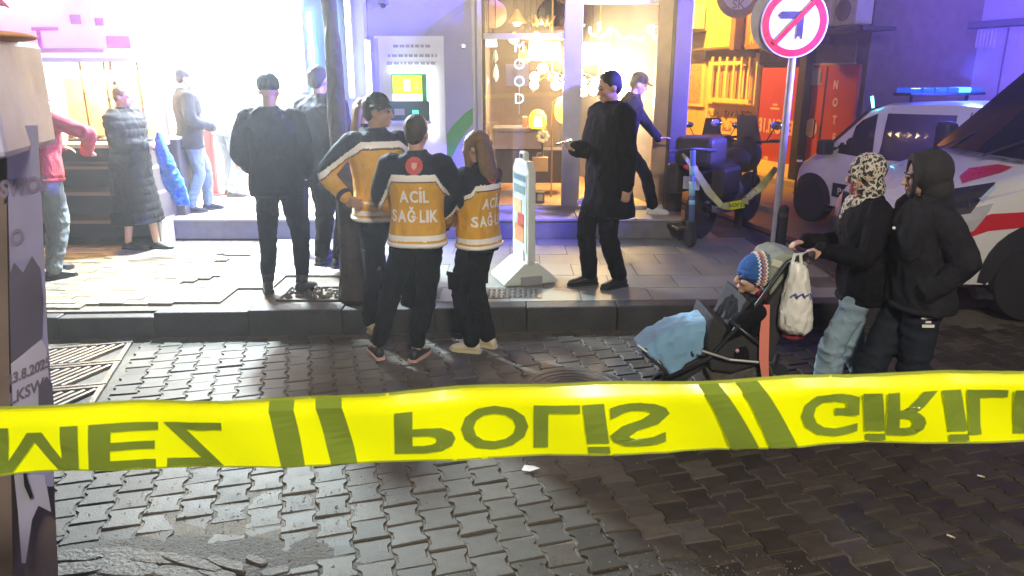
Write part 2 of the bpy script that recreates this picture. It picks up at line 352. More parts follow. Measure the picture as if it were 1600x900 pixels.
# bricks at the left end
y0 = 5.5; nb = 0; brick_me = []
for k in range(3):
    me = MB().box((0, 0, 0), (.196, .094, .04)).mesh('brick'); me.materials.append(m_tile); brick_me.append(me)
bricks = []
for j in range(0, 24):
    for i in range(0, 26):
        bx = -6.9 + i * .2 + (.1 if j % 2 else 0); by = 5.66 + j * .0985
        if bx > -2.75 - .09 * math.sin(j * 1.7) - (j * .012) or by < kerbY(bx) + .23 or bx < -5.75: continue
        bricks.append((bx, by))
bricks.sort(key=lambda q: q[1] - .2 * q[0])
fb = MB()
for k, (bx, by) in enumerate(bricks):
    z = PH - .022 + kr.uniform(-.004, .004)
    if k < 290:
        o = bpy.data.objects.new('brick', brick_me[0]); C.objects.link(o); o.parent = pave; o.location = (bx, by, z); o.rotation_euler = (kr.uniform(-.02, .02), kr.uniform(-.02, .02), kr.uniform(-.02, .02))
    else: fb.box((bx, by, z), (.196, .094, .04))
if fb.v: o = fb.build('brick_field', m_tile, pave); o['kind'] = 'stuff'
# slabs elsewhere
for j in range(0, 7):
    for i in range(0, 12):
        sx = -2.72 + i * .6 + (.3 if j % 2 else 0); sy = 6.07 + j * .42
        if sx + .3 > sideX(sy + .4) - .17 + (.0): continue
        if -2.25 < sx < -1.45 and 6.2 < sy + .2 < 6.75: continue              # tree pit
        L = .594
        yy0 = max(sy, kerbY(sx) + .175)
        me = MB().prism([(sx - .297, max(sy - .207, kerbY(sx - .3) + .176)), (sx + .297, max(sy - .207, kerbY(sx + .3) + .176)), (sx + .297, sy + .207), (sx - .297, sy + .207)], PH - .04, PH - .002 + kr.uniform(-.002, .002))
        me.build('slab', m_slab, pave)
# tree pit: frame and rubble
p = PZ(512, 458, PH)
mb = MB()
for a, b in (((-.38, -.17), (.40, -.17)), ((.40, -.17), (.40, .22)), ((.40, .22), (-.38, .22)), ((-.38, .22), (-.38, -.17))):
    mb.cyl((p.x + a[0], p.y + a[1], PH - .02), (p.x + b[0], p.y + b[1], PH - .02), .02, 6)
mb.build('tree_pit_frame', m_kerb, pave)
mb = MB()
for k in range(60):
    q = (p.x + pr.uniform(-.33, .33), p.y + pr.uniform(-.12, .18), PH - .02 + pr.uniform(0, .03)); mb.sphere(q, [pr.uniform(.01, .04) for _ in range(3)], 6, 4)
tag(mb.build('rubble', mat('earth and rubble', (.14, .12, .1), .8, var=.4, bump=.6, island=.4)), 'earth and small rubble in the square tree pit', 'rubble', kind='stuff')
# inspection covers on the pavement
for (x, y, w, d) in ((790, 458, .62, .30), (665, 458, .28, .3)):
    p = PZ(x, y, PH); mb = MB().box((p.x, p.y, PH), (w, d, .008))
    for k in range(int(w / .045)):
        for q in range(int(d / .045)): mb.box((p.x - w / 2 + .03 + k * .045, p.y - d / 2 + .03 + q * .045, PH + .006), (.028, .012, .006), (0, 0, .7 if (k + q) % 2 else -.7))
    tag(mb.build('inspection_cover', m_iron), 'patterned iron inspection cover in the pavement ' + ('beside the foot of the white standing sign' if x > 700 else 'behind the legs of the middle paramedic'), 'cover')
# gully grate by the kerb, round manhole
p = PZ(945, 507.5); g = thing('gully_grate', 'small dark gully grate against the kerb left of the pushchair', 'drain grate', (p.x, p.y, 0))
MB().box((0, 0, .0), (.46, .15, .006)).build('well', m_dark, g)
for k in range(9): MB().box((-.2 + k * .05, 0, .008), (.02, .14, .012)).build('bar', m_iron, g)
p = PZ(895, 607); g = thing('manhole_cover', 'round iron manhole cover in the road just above the tape', 'manhole cover', (p.x, p.y, .004))
m_iron2 = mat('dark worn iron', (.05, .045, .04), .6, metal=.3, var=.3, vs=14, bump=.3); MB().lathe([(.36, -.02), (.36, .002), (.35, .003), (.30, .003), (.295, .0), (.02, .0)], 40).build('cover_plate', m_iron2, g)
mb = MB()
for k in range(5): mb.lathe([(.05 + k * .048, .0), (.055 + k * .048, .003), (.065 + k * .048, .003), (.07 + k * .048, 0)], 32, cap=False)
mb.build('ring_pattern', m_iron2, g)
# the long metal grates at the left
gx0, gx1 = -2.1, 0.
for n, (ya, yb) in enumerate(((0, .44), (.46, .88), (.90, 1.32))):
    g = thing('drain_grate', ['nearest slatted metal drain grate, half hidden by the tape', 'middle slatted metal drain grate beside the poster cabinet', 'slatted metal drain grate nearest the kerb at the left'][n], 'drain grate', (-2.60, 4.15, 0), R(15.5), group='drain grates in the road at the left')
    MB().box(((gx0 + gx1) / 2, (ya + yb) / 2, -.02), (gx1 - gx0, yb - ya, .01)).build('well', m_dark, g)
    f = MB()
    for yy in (ya + .015, yb - .015): f.box(((gx0 + gx1) / 2, yy, .0), (gx1 - gx0, .03, .03))
    f.box((gx1 - .02, (ya + yb) / 2, .0), (.035, yb - ya - .062, .03)); f.build('frame', m_iron, g)
    bar = MB().box((0, 0, 0), (.028, yb - ya - .03, .022), (0, 0, -.62)).mesh('bar'); bar.materials.append(mat('worn pale iron bar', (.30, .27, .24), .4, metal=.5, var=.4))
    k = gx0 + .15
    while k < gx1 - .12: o = bpy.data.objects.new('bar', bar); C.objects.link(o); o.parent = g; o.location = (k, (ya + yb) / 2, .002); k += .066
# side street surface and the far pavement
mb = MB(); mb.add([(-6, 11, -.004), (14, 7.0, -.004), (14, 60, -.004), (-12, 60, -.004)], [(0, 1, 2, 3)])
mb.v[0] = (3.2, 6.3, -.004); mb.v[1] = (12, 6.6, -.004)
struct('side_street', mb, m_sidest)
fr = bpy.data.objects.new('far_kerb_line', None)
bpy.data.objects.remove(fr)
def Fw(s, o, z=0.): return FO + FT * s + FN * o + Vector((0, 0, z))
for n, (off, w, h) in enumerate(((0.02, .42, .10), (2.2, .16, .07), (3.7, .1, .03))):
    mb = MB()
    for k in range(17):
        s0 = -14 + k * 1.0; a, b = Fw(s0, off), Fw(s0 + .985, off); c, d = Fw(s0 + .985, off + w), Fw(s0, off + w)
        mb.prism([(a.x, a.y), (b.x, b.y), (c.x, c.y), (d.x, d.y)], -.02, h)
    struct('far_kerb', mb, mat('pale far kerb', (.30, .26, .2), .6, var=.2, bump=.3))
# litter
p = PZ(828, 733, .006); o = MB().rings([[Vector((-.045, -.012, 0)) + p, Vector((.0, -.03, .004)) + p, Vector((.052, -.006, .008)) + p, Vector((.02, .024, .004)) + p, Vector((-.028, .02, .012)) + p], [Vector((-.045, -.012, .002)) + p, Vector((.0, -.03, .006)) + p, Vector((.052, -.006, .010)) + p, Vector((.02, .024, .006)) + p, Vector((-.028, .02, .014)) + p]]).build('paper_scrap', mat('white paper', (.85, .85, .82), .7, var=.03)); tag(o, 'small crumpled white paper scrap on the pavers below the tape', 'litter')
for (x, y, rz, lb) in ((1533, 744, .6, 'white cigarette butt lying right below the tape at the far right'), (1486, 838, .8, 'white cigarette butt lying nearest the bottom right')):
    p = PZ(x, y, .008); d = Vector((math.cos(rz), -math.sin(rz), 0)) * .017
    t = thing('cigarette_butt', lb, 'litter', p, group='cigarette butts'); MB().cyl(-d, d * .4, .0045, 8).build('paper', mat('butt paper', (.85, .83, .78), .7), t); MB().cyl(d * .4, d, .0046, 8).build('filter', mat('butt filter', (.6, .38, .15), .7), t)
# ============================================================ THE ROW OF SHOPS (facade at Y = 9, floor 0.41)
FY, FZ = 9.0, .41
m_white = mat('white painted plaster', (.78, .78, .78), .6, var=.05, vs=2, bump=.1)
m_wtile = mat('white glazed tile', (.82, .84, .84), .25, var=.05, vs=4)
m_lav = mat('bank cladding', (.42, .43, .72), .35, var=.05, vs=1.2)
m_alu = mat('grey aluminium frame', (.50, .50, .56), .35, metal=.35, var=.08)
m_step = mat('grey granite step', (.16, .16, .17), .5, var=.2, vs=8, bump=.3)
m_dkmetal = mat('dark brown metal', (.045, .038, .045), .45, var=.15)
m_tube = mat('white light tube', (1, 1, 1), .5, emit=(.75, .92, 1), es=22)
m_ceil = mat('ceiling light diffuser', (1, 1, 1), .5, emit=(.92, .97, 1), es=16)
m_sill = mat('pale stone sill', (.36, .34, .33), .5, var=.12, bump=.2)
m_render_up = mat('old facade render', (.22, .21, .24), .8, var=.15, vs=2, bump=.3)
m_glass = glassmat('shop window glass'); m_glass_dk = glassmat('dark window glass', (.4, .45, .55), .7)
def X9(x, y=200, Y=FY): return PY(x, y, Y).x
xs0, xs1, xs2, xs3, xs4 = -9.0, X9(492), X9(582), X9(748), X9(1072)
stp = MB()
stp.box(((X9(262, 350, 8.3) + 0 + xs4) / 2, 8.3 + .35, (PH + FZ) / 2), (xs4 - X9(262, 350, 8.3), .70, FZ - PH - .004)); entrance = struct('shop_step', stp, m_step)
for k in range(9):
    a = X9(262, 350, 8.3) + k * (xs4 - X9(262, 350, 8.3)) / 9; w = (xs4 - X9(262, 350, 8.3)) / 9
    MB().box((a + w / 2, 8.3 + .34, FZ + .012), (w - .006, .72, .03)).build('step_slab', m_sill if k > 3 else m_sill, entrance, bevel=.006)
def upper(root, x0, x1, nwin):
    MB().box(((x0 + x1) / 2, FY + 2.2, 6.2), (x1 - x0 - .01, 4.4, 5.2)).build('wall', m_render_up, root)
    for st in range(2):
        for k in range(nwin):
            cx = x0 + (x1 - x0) * (k + .5) / nwin; z = 5.0 + st * 2.5
            f = MB().box((cx, FY - .03, z), (1.0, .07, 1.5)).build('window', m_alu, root)
            MB().box((cx, FY - .07, z), (.88, .02, 1.38)).build('pane', m_glass_dk, f)
            MB().box((cx, FY - .08, z - .79), (1.15, .16, .06)).build('sill', m_sill, f)
# ---------- food shop (left, open front, very bright)
fs = thing('food_shop', 'brightly lit white open fronted food shop filling the upper left', 'shop')
D = 13.0
MB().box(((xs0 + xs1) / 2, D, 1.85), (xs1 - xs0, .15, 3.1)).build('back_wall', m_wtile, fs)
MB().box(((xs0 + xs1) / 2, (FY + D) / 2, 3.42), (xs1 - xs0, D - FY, .12)).build('ceiling', m_white, fs)
MB().box(((xs0 + xs1) / 2, (FY + D) / 2 + .05, FZ - .05), (xs1 - xs0, D - FY + .1, .1)).build('shop_floor', m_wtile, fs)
MB().box((xs1 - .05, (FY + D) / 2 + .1, 1.9), (.1, D - FY - .2, 3.0)).build('side_wall', m_wtile, fs)
MB().box((xs0 + .05, (FY + D) / 2, 1.9), (.1, D - FY - .2, 3.0)).build('side_wall', m_wtile, fs)
for k in range(22):                                          # tiled back wall strips that show between heads
    MB().box((-4.7 + k * .11, D - .085, 1.6), (.104, .012, 2.2)).build('wall_panel', m_wtile, fs)
upper(fs, xs0, xs1, 4)
for n, (lx, ly) in enumerate(((-3.0, 9.7), (-3.0, 11.6), (-5.2, 9.7), (-5.2, 11.6), (-7.2, 10.4))):
    g = thing('ceiling_light', 'square ceiling light in the food shop, ' + ['over the entrance beside the pillar', 'at the back behind the entrance', 'just behind the glass food display', 'at the back behind the food display', 'at the far left over the counter end'][n], 'ceiling light', (lx, ly, 3.33), group='ceiling lights of the food shop')
    MB().box((0, 0, 0), (1.0, 1.0, .05)).build('frame', m_white, g); MB().box((0, 0, -.03), (.92, .92, .02)).build('diffuser', m_ceil, g)
# awning sign band with magenta light panel
m_pink = mat('pink sign face', (.75, .35, .6), .5, emit=(1, .42, .80), es=.9)
sg = thing('shop_sign', 'wide pink lit fascia sign over the open food shop', 'sign')
x0, x1 = X9(-140, 40, 8.75), X9(240, 40, 8.75)
z0, z1 = PY(100, 78, 8.75).z, 3.5
MB().box(((x0 + x1) / 2, 8.85, (z0 + z1) / 2), (x1 - x0, .22, z1 - z0)).build('sign_box', m_white, sg, bevel=.01)
MB().box(((x0 + x1) / 2, 8.735, (z0 + z1) / 2), (x1 - x0 - .06, .012, z1 - z0 - .05)).build('sign_face', m_pink, sg)
MB().box(((x0 + X9(170, 50, 8.7)) / 2, 8.70, PY(100, 82, 8.7).z + .02), (X9(150, 50, 8.7) - x0, .06, .05)).build('rail', mat('pink rail', (.5, .2, .4), .5), sg)
for (x, y, w, h) in ((118, 30, .12, .10), (155, 34, .10, .08), (185, 66, .26, .13), (62, 62, .05, .22), (70, 45, .3, .04)):
    p = PY(x, y, 8.72); MB().box(p, (w, .016, h)).build('sign_detail', mat('magenta sign detail', (.7, .12, .45), .5), sg, bevel=.01)
w2 = thing('lit_panel', 'white lit panel with a red curved mark at the top left corner', 'sign')
p = PY(20, 4, 8.6); MB().box((p.x - .25, 8.6, p.z + .1), (1.25, .1, .42)).build('panel_box', mat('white lit panel face', (.9, .9, .9), .5, emit=(1, .93, .97), es=1.6), w2, bevel=.01)
mb = MB(); mb.tube([PY(-14, 0, 8.54), PY(2, 3, 8.54), PY(14, 12, 8.54), PY(8, 8, 8.54), PY(-10, 6, 8.54)], [.012, .03, .01, .02, .012], 6); mb.build('red_mark', mat('sign red', (.7, .02, .05), .5), w2)
# counter cabinet with shelves
ctr = thing('counter_cabinet', 'long dark shelved counter cabinet under the yellow lit food display', 'counter')
cx0, cx1 = X9(-60, 300, 8.0), X9(242, 300, 8.0); zt = PY(150, 228, 8.0).z
m_cab = mat('dark brown cabinet', (.05, .042, .045), .4, var=.2)
MB().box(((cx0 + cx1) / 2, 8.55, (zt + PH) / 2), (cx1 - cx0, .30, zt - PH)).build('cabinet_back', m_cab, ctr)
MB().box(((cx0 + cx1) / 2, 8.35, zt), (cx1 - cx0 + .04, .74, .05)).build('counter_top', mat('pale counter top', (.6, .5, .36), .35), ctr, bevel=.008)
for y in (262, 303, 347, 392): 
    z = PY(150, y, 8.0).z; MB().box(((cx0 + cx1) / 2, 8.2, z), (cx1 - cx0, .42, .035)).build('shelf', mat('shelf board edge', (.20, .15, .14), .5), ctr)
for x in (cx0 + .02, cx1 - .02): MB().box((x, 8.2, (zt + PH) / 2), (.035, .415, zt - PH - .05)).build('side_panel', m_cab, ctr)
p0, p1 = PY(240, 346, 7.95), PY(256, 390, 7.95); MB().box(((p0.x + p1.x) / 2, 8.1, (p0.z + p1.z) / 2), (p1.x - p0.x, .34, p0.z - p1.z)).build('plinth_block', m_sill, ctr, bevel=.01)
c2 = thing('side_cabinet', 'narrow dark cabinet beside the shop entrance behind the blue bag', 'cabinet')
p0, p1 = PY(252, 218, 8.45), PY(290, 338, 8.45); cxm = (p0.x + p1.x) / 2
MB().box((cxm, 8.62, (p0.z + FZ) / 2 + .014), (p1.x - p0.x, .3, p0.z - FZ - .028)).build('cabinet_body', m_cab, c2, bevel=.008)
MB().box((cxm, 8.62, p0.z + .012), (p1.x - p0.x + .04, .34, .03)).build('cabinet_top', m_sill, c2)
# food display: a glass case with warm lamp, posts and trays
fd = thing('food_display', 'yellow lit glass food display standing on the dark counter', 'display case', ((cx0 + cx1) / 2, 8.4, zt + .025))
m_warm = mat('warm lit backing', (.8, .55, .18), .5, emit=(1, .62, .15), es=1.5)
dx = lambda x, y=200: PY(x, y, 8.4).x - (cx0 + cx1) / 2
for x in (150, 186, 196, 236): MB().box((dx(x), -.12, .42), (.025, .025, .84)).build('post', mat('brass post', (.7, .5, .2), .3, metal=.8), fd)
MB().box((dx(170), .14, .34), (dx(240) - dx(100), .02, .66)).build('backing_panel', m_warm, fd)
MB().box((dx(120), .0, .86), (dx(240) - dx(20), .34, .05)).build('canopy', m_white, fd)
MB().box((dx(170), -.14, .3), (dx(236) - dx(108), .008, .56)).build('glass_pane', m_glass, fd)
for k, x in enumerate((120, 142, 164)): MB().lathe([(.09, 0), (.12, .05), (.115, .05), (.085, .01)], 20, (dx(x), -.02, .0)).build('tray', mat('steel tray', (.7, .7, .7), .25, metal=1), fd, smooth=True)
for k, x in enumerate((120, 142, 164)): MB().sphere((dx(x), -.02, .05), (.09, .09, .05), 14, 8).build('food_heap', mat('golden food', (.75, .42, .08), .6, var=.4, vs=30, bump=1), fd, smooth=True)
for n, (x, w, h) in enumerate(((205, .22, .42), (222, .16, .34))):
    mb = MB().lathe([(.02, 0), (w * .4, .04), (w * .5, h * .4), (w * .42, h * .8), (.05, h)], 18, (dx(x), 0, .06)); mb.build('meat_cone', mat('roast meat', (.35, .16, .07), .5, var=.4, vs=25, bump=1), fd, smooth=True)
lb = lamp('AREA', 'food_display_lamp', (PY(165, 170, 8.2).x, 8.2, zt + .78), 170, (1, .58, .16), .5, (PY(165, 170, 8.2).x, 8.0, 0))
# fridge and shelves seen blown out in the shop, vertical lines
fr_ = thing('drinks_fridge', 'tall pale drinks fridge against the wall inside the bright shop', 'fridge', (X9(230, 150, 10.5), 10.6, FZ))
MB().box((0, 0, .95), (.75, .6, 1.9)).build('cabinet', m_white, fr_, bevel=.02); MB().box((0, -.31, 1.0), (.62, .02, 1.5)).build('glass_door', mat('lit fridge door', (.5, .35, .35), .2, var=.3, vs=9), fr_)
for x in (-.33, .34): MB().box((x, -.33, 1.0), (.03, .03, 1.5)).build('handle', mat('red handle', (.5, .06, .08), .4), fr_)
rb = thing('red_stand', 'narrow red stand on the shop floor between two customers', 'stand', (X9(333, 280, 10.2), 10.2, FZ))
MB().box((0, 0, .45), (.10, .10, .86)).build('post', mat('red paint', (.65, .04, .05), .4), rb, bevel=.01); MB().lathe([(.16, 0), (.16, .02), (.05, .03)], 20).build('base', mat('red paint'), rb)
# flood light over the entrance
fl = thing('flood_light', 'flood light bracket above the shop entrance', 'flood light', (-3.0, 8.35, 3.5))
MB().box((0, .12, .02), (.34, .16, .22), (R(-30), 0, 0)).build('housing', m_dkmetal, fl, bevel=.02); MB().cyl((0, .15, 0), (0, .6, .1), .02, 8).build('bracket', m_dkmetal, fl)
# ---------- pilaster with light tubes
pl = thing('pilaster', 'pale pillar with vertical white light tubes between shop and cash machine', 'pillar')
MB().box(((xs1 + xs2) / 2, FY + .02, 2.0), (xs2 - xs1, .5, 3.2)).build('wall', m_lav, pl)
m_teal = mat('teal strip', (.12, .34, .42), .4, var=.1)
a, b = X9(478, 60, 8.7), X9(530, 60, 8.7); MB().box(((a + b) / 2, 8.735, 2.0), (b - a, .05, 3.1)).build('teal_strip', m_teal, pl)  # full height teal strip on the left part of the pillar
for (x, ya, yb, lb) in ((541, 0, 150, 'tall white light tube on the pale pillar, left one'), (573, 66, 160, 'short white light tube on the pale pillar beside the cash machine'), (482, 20, 170, 'white light tube on the teal edge of the pillar')):
    p0, p1 = PY(x, ya, 8.7), PY(x, yb, 8.7); t = thing('light_tube', lb, 'tube light', (p0.x, 8.70, p1.z), group='light tubes on the pillar')
    MB().box((0, .03, (p0.z - p1.z) / 2), (.07, .03, p0.z - p1.z + .06)).build('fitting', m_alu, t); MB().cyl((0, 0, 0), (0, 0, p0.z - p1.z), .022, 12).build('tube', m_tube, t, smooth=True)
# ---------- bank wall with cash machine
bk = thing('bank_branch', 'pale lavender bank wall with green swoosh around the cash machine', 'bank')
zc = 3.6
MB().box(((xs2 + xs3) / 2, FY + .1, (FZ + zc) / 2 + .02), (xs3 - xs2 - .006, .2, zc - FZ - .03)).build('wall', m_lav, bk)
MB().box((PY(740, 100, FY).x, FY - .01, (FZ + zc) / 2 + .05), (.03, .05, zc - FZ - .06)).build('corner_strip', m_alu, bk)
m_green = mat('green swoosh print', (.08, .36, .12), .4, var=.05); m_gsw = mat('grey swoosh print', (.38, .40, .50), .4, var=.05)
def swoosh(pts, name, m):
    mb = MB(); n = len(pts); mb.v = [tuple(PY(x, y, FY - .006)) for x, y in pts]; mb.f = [(i, i + 1, n - 2 - i, n - 1 - i) for i in range(n // 2 - 1)]; mb.m = [0] * len(mb.f); mb.build(name, m, bk)
swoosh([(743, 165), (725, 178), (706, 198), (690, 222), (678, 250), (704, 250), (716, 226), (728, 207), (736, 196), (743, 190)], 'green_swoosh', m_green)
swoosh([(662, 56), (672, 42), (690, 27), (712, 12), (738, -4), (738, 8), (714, 23), (695, 37), (680, 48), (664, 58)], 'grey_swoosh', m_gsw)
p = PY(600, 4, FY); t = thing('security_camera', 'small dark camera dome at the top of the bank wall', 'camera', (p.x, FY, p.z)); MB().box((0, -.05, .03), (.11, .1, .12)).build('housing', mat('grey plastic', (.18, .17, .22), .5), t, bevel=.02); MB().sphere((0, -.07, -.03), .035, 14, 8).build('lens_dome', m_dark, t, smooth=True)
p = PY(722, 72, FY); t = thing('wall_spotlight', 'little wall mounted light beside the lamp shop window', 'wall light', (p.x, FY, p.z)); MB().box((.02, -.03, 0), (.06, .06, .055)).build('housing', m_alu, t, bevel=.01); MB().sphere((.02, -.065, 0), .014, 10, 6).build('bulb', mat('small bulb', (1, .9, .7), .4, emit=(1, .85, .6), es=8), t)
p = PY(722, 100, FY); MB().cyl((p.x - .1, FY - .01, p.z - .0), (p.x + .05, FY - .01, p.z), .004, 5).build('cable', m_alu, bk)
at = thing('cash_machine', 'cash machine with green framed yellow screen in a white surround', 'cash machine', (0, 0, 0))
def pb(name, x0, y0, x1, y1, Y, th, m, par, bevel=0., n=0):
    a, b = PY(x0, y0, Y), PY(x1, y1, Y); c = (a + b) / 2
    return MB().box((c.x, Y + th / 2, c.z), (abs(b.x - a.x), th, abs(a.z - b.z))).build(name, m, par, bevel=bevel)
m_atmw = mat('white machine surround', (.80, .82, .84), .35, var=.03)
pb('surround', 584, 56, 698, 250, 8.93, .07, m_atmw, at, .006)
pb('surround_edge', 590, 60, 592, 246, 8.925, .01, m_lav, at)
pb('screen_frame', 611, 111, 668, 190, 8.88, .05, mat('green machine fascia', (.03, .30, .16), .35, var=.05), at, .008)
pb('fascia', 606, 158, 672, 192, 8.86, .03, mat('dark teal fascia', (.03, .10, .10), .35, var=.1), at, .006)
sc = pb('screen', 613, 118, 660, 158, 8.872, .01, mat('screen yellow', (.8, .9, .02), .3, emit=(.78, .95, .02), es=1.25), at)
pb('screen_figure', 631, 124, 641, 142, 8.866, .006, mat('screen white', (1, 1, 1), .3, emit=(.95, 1, .9), es=1.6), at)
pb('screen_band', 613, 147, 660, 158, 8.866, .006, mat('screen pale', (.8, 1, .8), .3, emit=(.75, .95, .75), es=1.2), at)
pb('screen_mark', 648, 126, 655, 140, 8.866, .006, mat('screen orange', (.9, .7, .1), .3, emit=(.9, .8, .1), es=1.2), at)
pb('top_light', 609, 107, 665, 115, 8.87, .05, mat('machine light strip', (1, 1, 1), .4, emit=(.9, 1, 1), es=5), at)
pb('side_light', 668, 108, 680, 216, 8.88, .04, mat('machine light strip'), at)
pb('keypad', 616, 170, 632, 180, 8.845, .02, mat('steel keys', (.4, .45, .45), .3, metal=.6), at)
pb('card_slot', 644, 172, 654, 180, 8.845, .02, mat('lit card slot', (.1, .6, .4), .3, emit=(.1, 1, .6), es=1.), at)
pb('shelf', 604, 189, 674, 194, 8.80, .1, m_alu, at)
m_ltx = mat('faint grey lettering', (.30, .30, .42), .5)
for k, (y, x0, x1) in enumerate(((72, 614, 674), (87, 606, 684), (99, 604, 682))):  # unreadable notice lines above the machine: rows of short dashes
    rr = random.Random(k); x = x0; mb = MB()
    while x < x1:
        w = rr.uniform(3, 9); a, b = PY(x, y - 2.2, 8.925), PY(min(x + w, x1), y + 2.2, 8.925); c = (a + b) / 2; mb.box((c.x, 8.926, c.z), (b.x - a.x, .004, a.z - b.z)); x += w + 2.2
    mb.build('notice_line', m_ltx, at)
MB().box(((xs2 + xs3) / 2, FY + 2.2, 5.9), (.01, .01, .01)) 
upper(bk, xs2 + .005, xs3, 1); upper(pl, xs1, xs2, 0)
# ---------- lamp shop
ls = thing('lamp_shop', 'glass fronted lamp shop glowing orange inside', 'shop')
m_floor = mat('orange wood floor', (.42, .22, .09), .4, var=.2, vs=5); m_brown = mat('brown shop wall', (.10, .075, .075), .7, var=.3, vs=2)
m_cream = mat('cream wall', (.45, .32, .17), .7, var=.08)
D2 = 12.4; fz2 = PY(820, 326, FY).z - .02
MB().box(((xs3 + xs4) / 2, D2, 2.0), (xs4 - xs3 + .6, .12, 3.4)).build('back_wall', m_brown, ls)
MB().box((xs3 + .04, (FY + D2) / 2, 2.0), (.08, D2 - FY - .3, 3.2)).build('side_wall', m_brown, ls)
MB().box((xs4 - .13, (FY + D2) / 2, 2.0), (.08, D2 - FY - .3, 3.2)).build('side_wall', m_cream, ls)
MB().box(((xs3 + xs4) / 2, (FY + D2) / 2, 3.62), (xs4 - xs3, D2 - FY, .08)).build('ceiling', m_brown, ls)
MB().box(((xs3 + xs4) / 2, (FY + D2) / 2 + .02, fz2 - .03), (xs4 - xs3 - .1, D2 - FY - .08, .1)).build('shop_floor', m_floor, ls)
pb('lit_recess', 985, 14, 1028, 300, 11.6, .1, m_cream, ls); pb('recess_panel', 1010, 20, 1030, 110, 11.0, .1, mat('grey recess', (.4, .34, .38), .6), ls)
# plinth under the window and frames
a, b = X9(740, 330, 8.97), xs4 - .03
MB().box(((a + b) / 2, 8.99, (FZ + fz2) / 2), (b - a, .1, max(.05, fz2 - FZ - .012))).build('plinth', mat('black plinth', (.02, .02, .024), .4), ls)
pb('sill', 740, 322, 1040, 329, 8.90, .12, m_alu, ls, .005)
for (x0, x1, m) in ((743, 755, m_alu), (884, 904, m_alu), (1034, 1050, mat('frame tinted orange lit', (.55, .38, .26), .4, metal=.2))): pb('frame_post', x0, -60, x1, 327, 8.93, .10, m, ls, .006)  # right post: the shop's orange light is put into its colour
pb('frame_rail', 755.5, 52, 883.5, 61, 8.94, .08, m_alu, ls, .004); pb('frame_rail', 904.5, -8, 1034, 6, 8.94, .08, m_alu, ls, .004)
pb('window_pane', 755, -60, 884, 52, 8.975, .006, m_glass, ls); pb('window_pane', 755, 61, 884, 322, 8.975, .006, m_glass, ls); pb('window_pane', 904, 6, 1034, 322, 8.975, .006, m_glass, ls)
# dark corner column, slightly in front
cc = thing('corner_column', 'tall dark corner column at the right edge of the lamp shop', 'column'); a, b = X9(1047, 200, 8.75), X9(1073, 200, 8.75)
MB().box(((a + b) / 2, 8.9, (PH + 3.6) / 2), (b - a, .3, 3.6 - PH)).build('column_shaft', m_dkmetal, cc, bevel=.012); MB().box(((a + b) / 2, 8.9, PH + .06), (b - a + .03, .33, .12)).build('column_foot', m_dkmetal, cc)
# side wall of the row along the side street
sw = MB(); pA = Vector((b + .0, 8.8, 0)); pB = Vector((b - math.tan(ST) * 9, 17.8, 0)); sw.prism([(pA.x, pA.y + .27), (pB.x, pB.y), (pB.x - .2, pB.y), (pA.x - .2, pA.y + .27)], 0, 8.8); sw.build('side_facade', m_render_up, ls)
upper(ls, xs3, xs4, 2)
# mirrored script neon and block letters on the glass
ne = thing('neon_sign', 'blue white neon lettering seen from behind in the lamp shop window', 'neon sign'); m_neon = mat('blue white neon', (.8, .95, 1), .4, emit=(.50, .80, 1), es=3.2)
for nm, pts in (('script_stroke', [(922, 42), (921, 50), (925, 55), (932, 54), (936, 46), (938, 34), (934, 38)]), ('script_stroke', [(934, 60), (940, 58), (946, 52), (951, 46), (954, 44)]), ('script_stroke', [(955, 42), (954, 50), (954, 56)]), ('script_stroke', [(962, 46), (966, 55), (972, 60), (980, 60), (985, 56), (988, 58), (994, 62), (1002, 62), (1008, 58)]), ('dot_mark', [(912, 39), (914, 39.5)]),
                ('letter_stroke', [(1018, 40), (1013, 42), (1012, 48), (1016, 51), (1021, 49), (1021, 40), (1018, 40)]), ('letter_stroke', [(1021, 49), (1021, 62)]), ('letter_stroke', [(1026, 42), (1030, 39), (1034, 43), (1031, 50), (1027, 56), (1026, 62), (1033, 62)])):
    q = [PY(x, y, 9.06) for x, y in pts]; MB().tube(q, .014, 7).build(nm, m_neon, ne, smooth=True)
v = thing('neon_strip_sign', 'vertical strip of small white neon letters hanging in the left window', 'neon sign'); p = PY(814, 62, 9.1)
MB().box(PY(811.5, 120, 9.14), (.012, .01, PY(811, 62, 9.1).z - PY(811, 180, 9.1).z)).build('strip_back', m_alu, v)
for k, ch in enumerate('MOOD'):
    q = PY(811.5, 74 + k * 27, 9.1); text_obj('letter', ch, .17, m_neon, (q.x, 9.1, q.z), parent=v, ext=.006, bold=-.001)
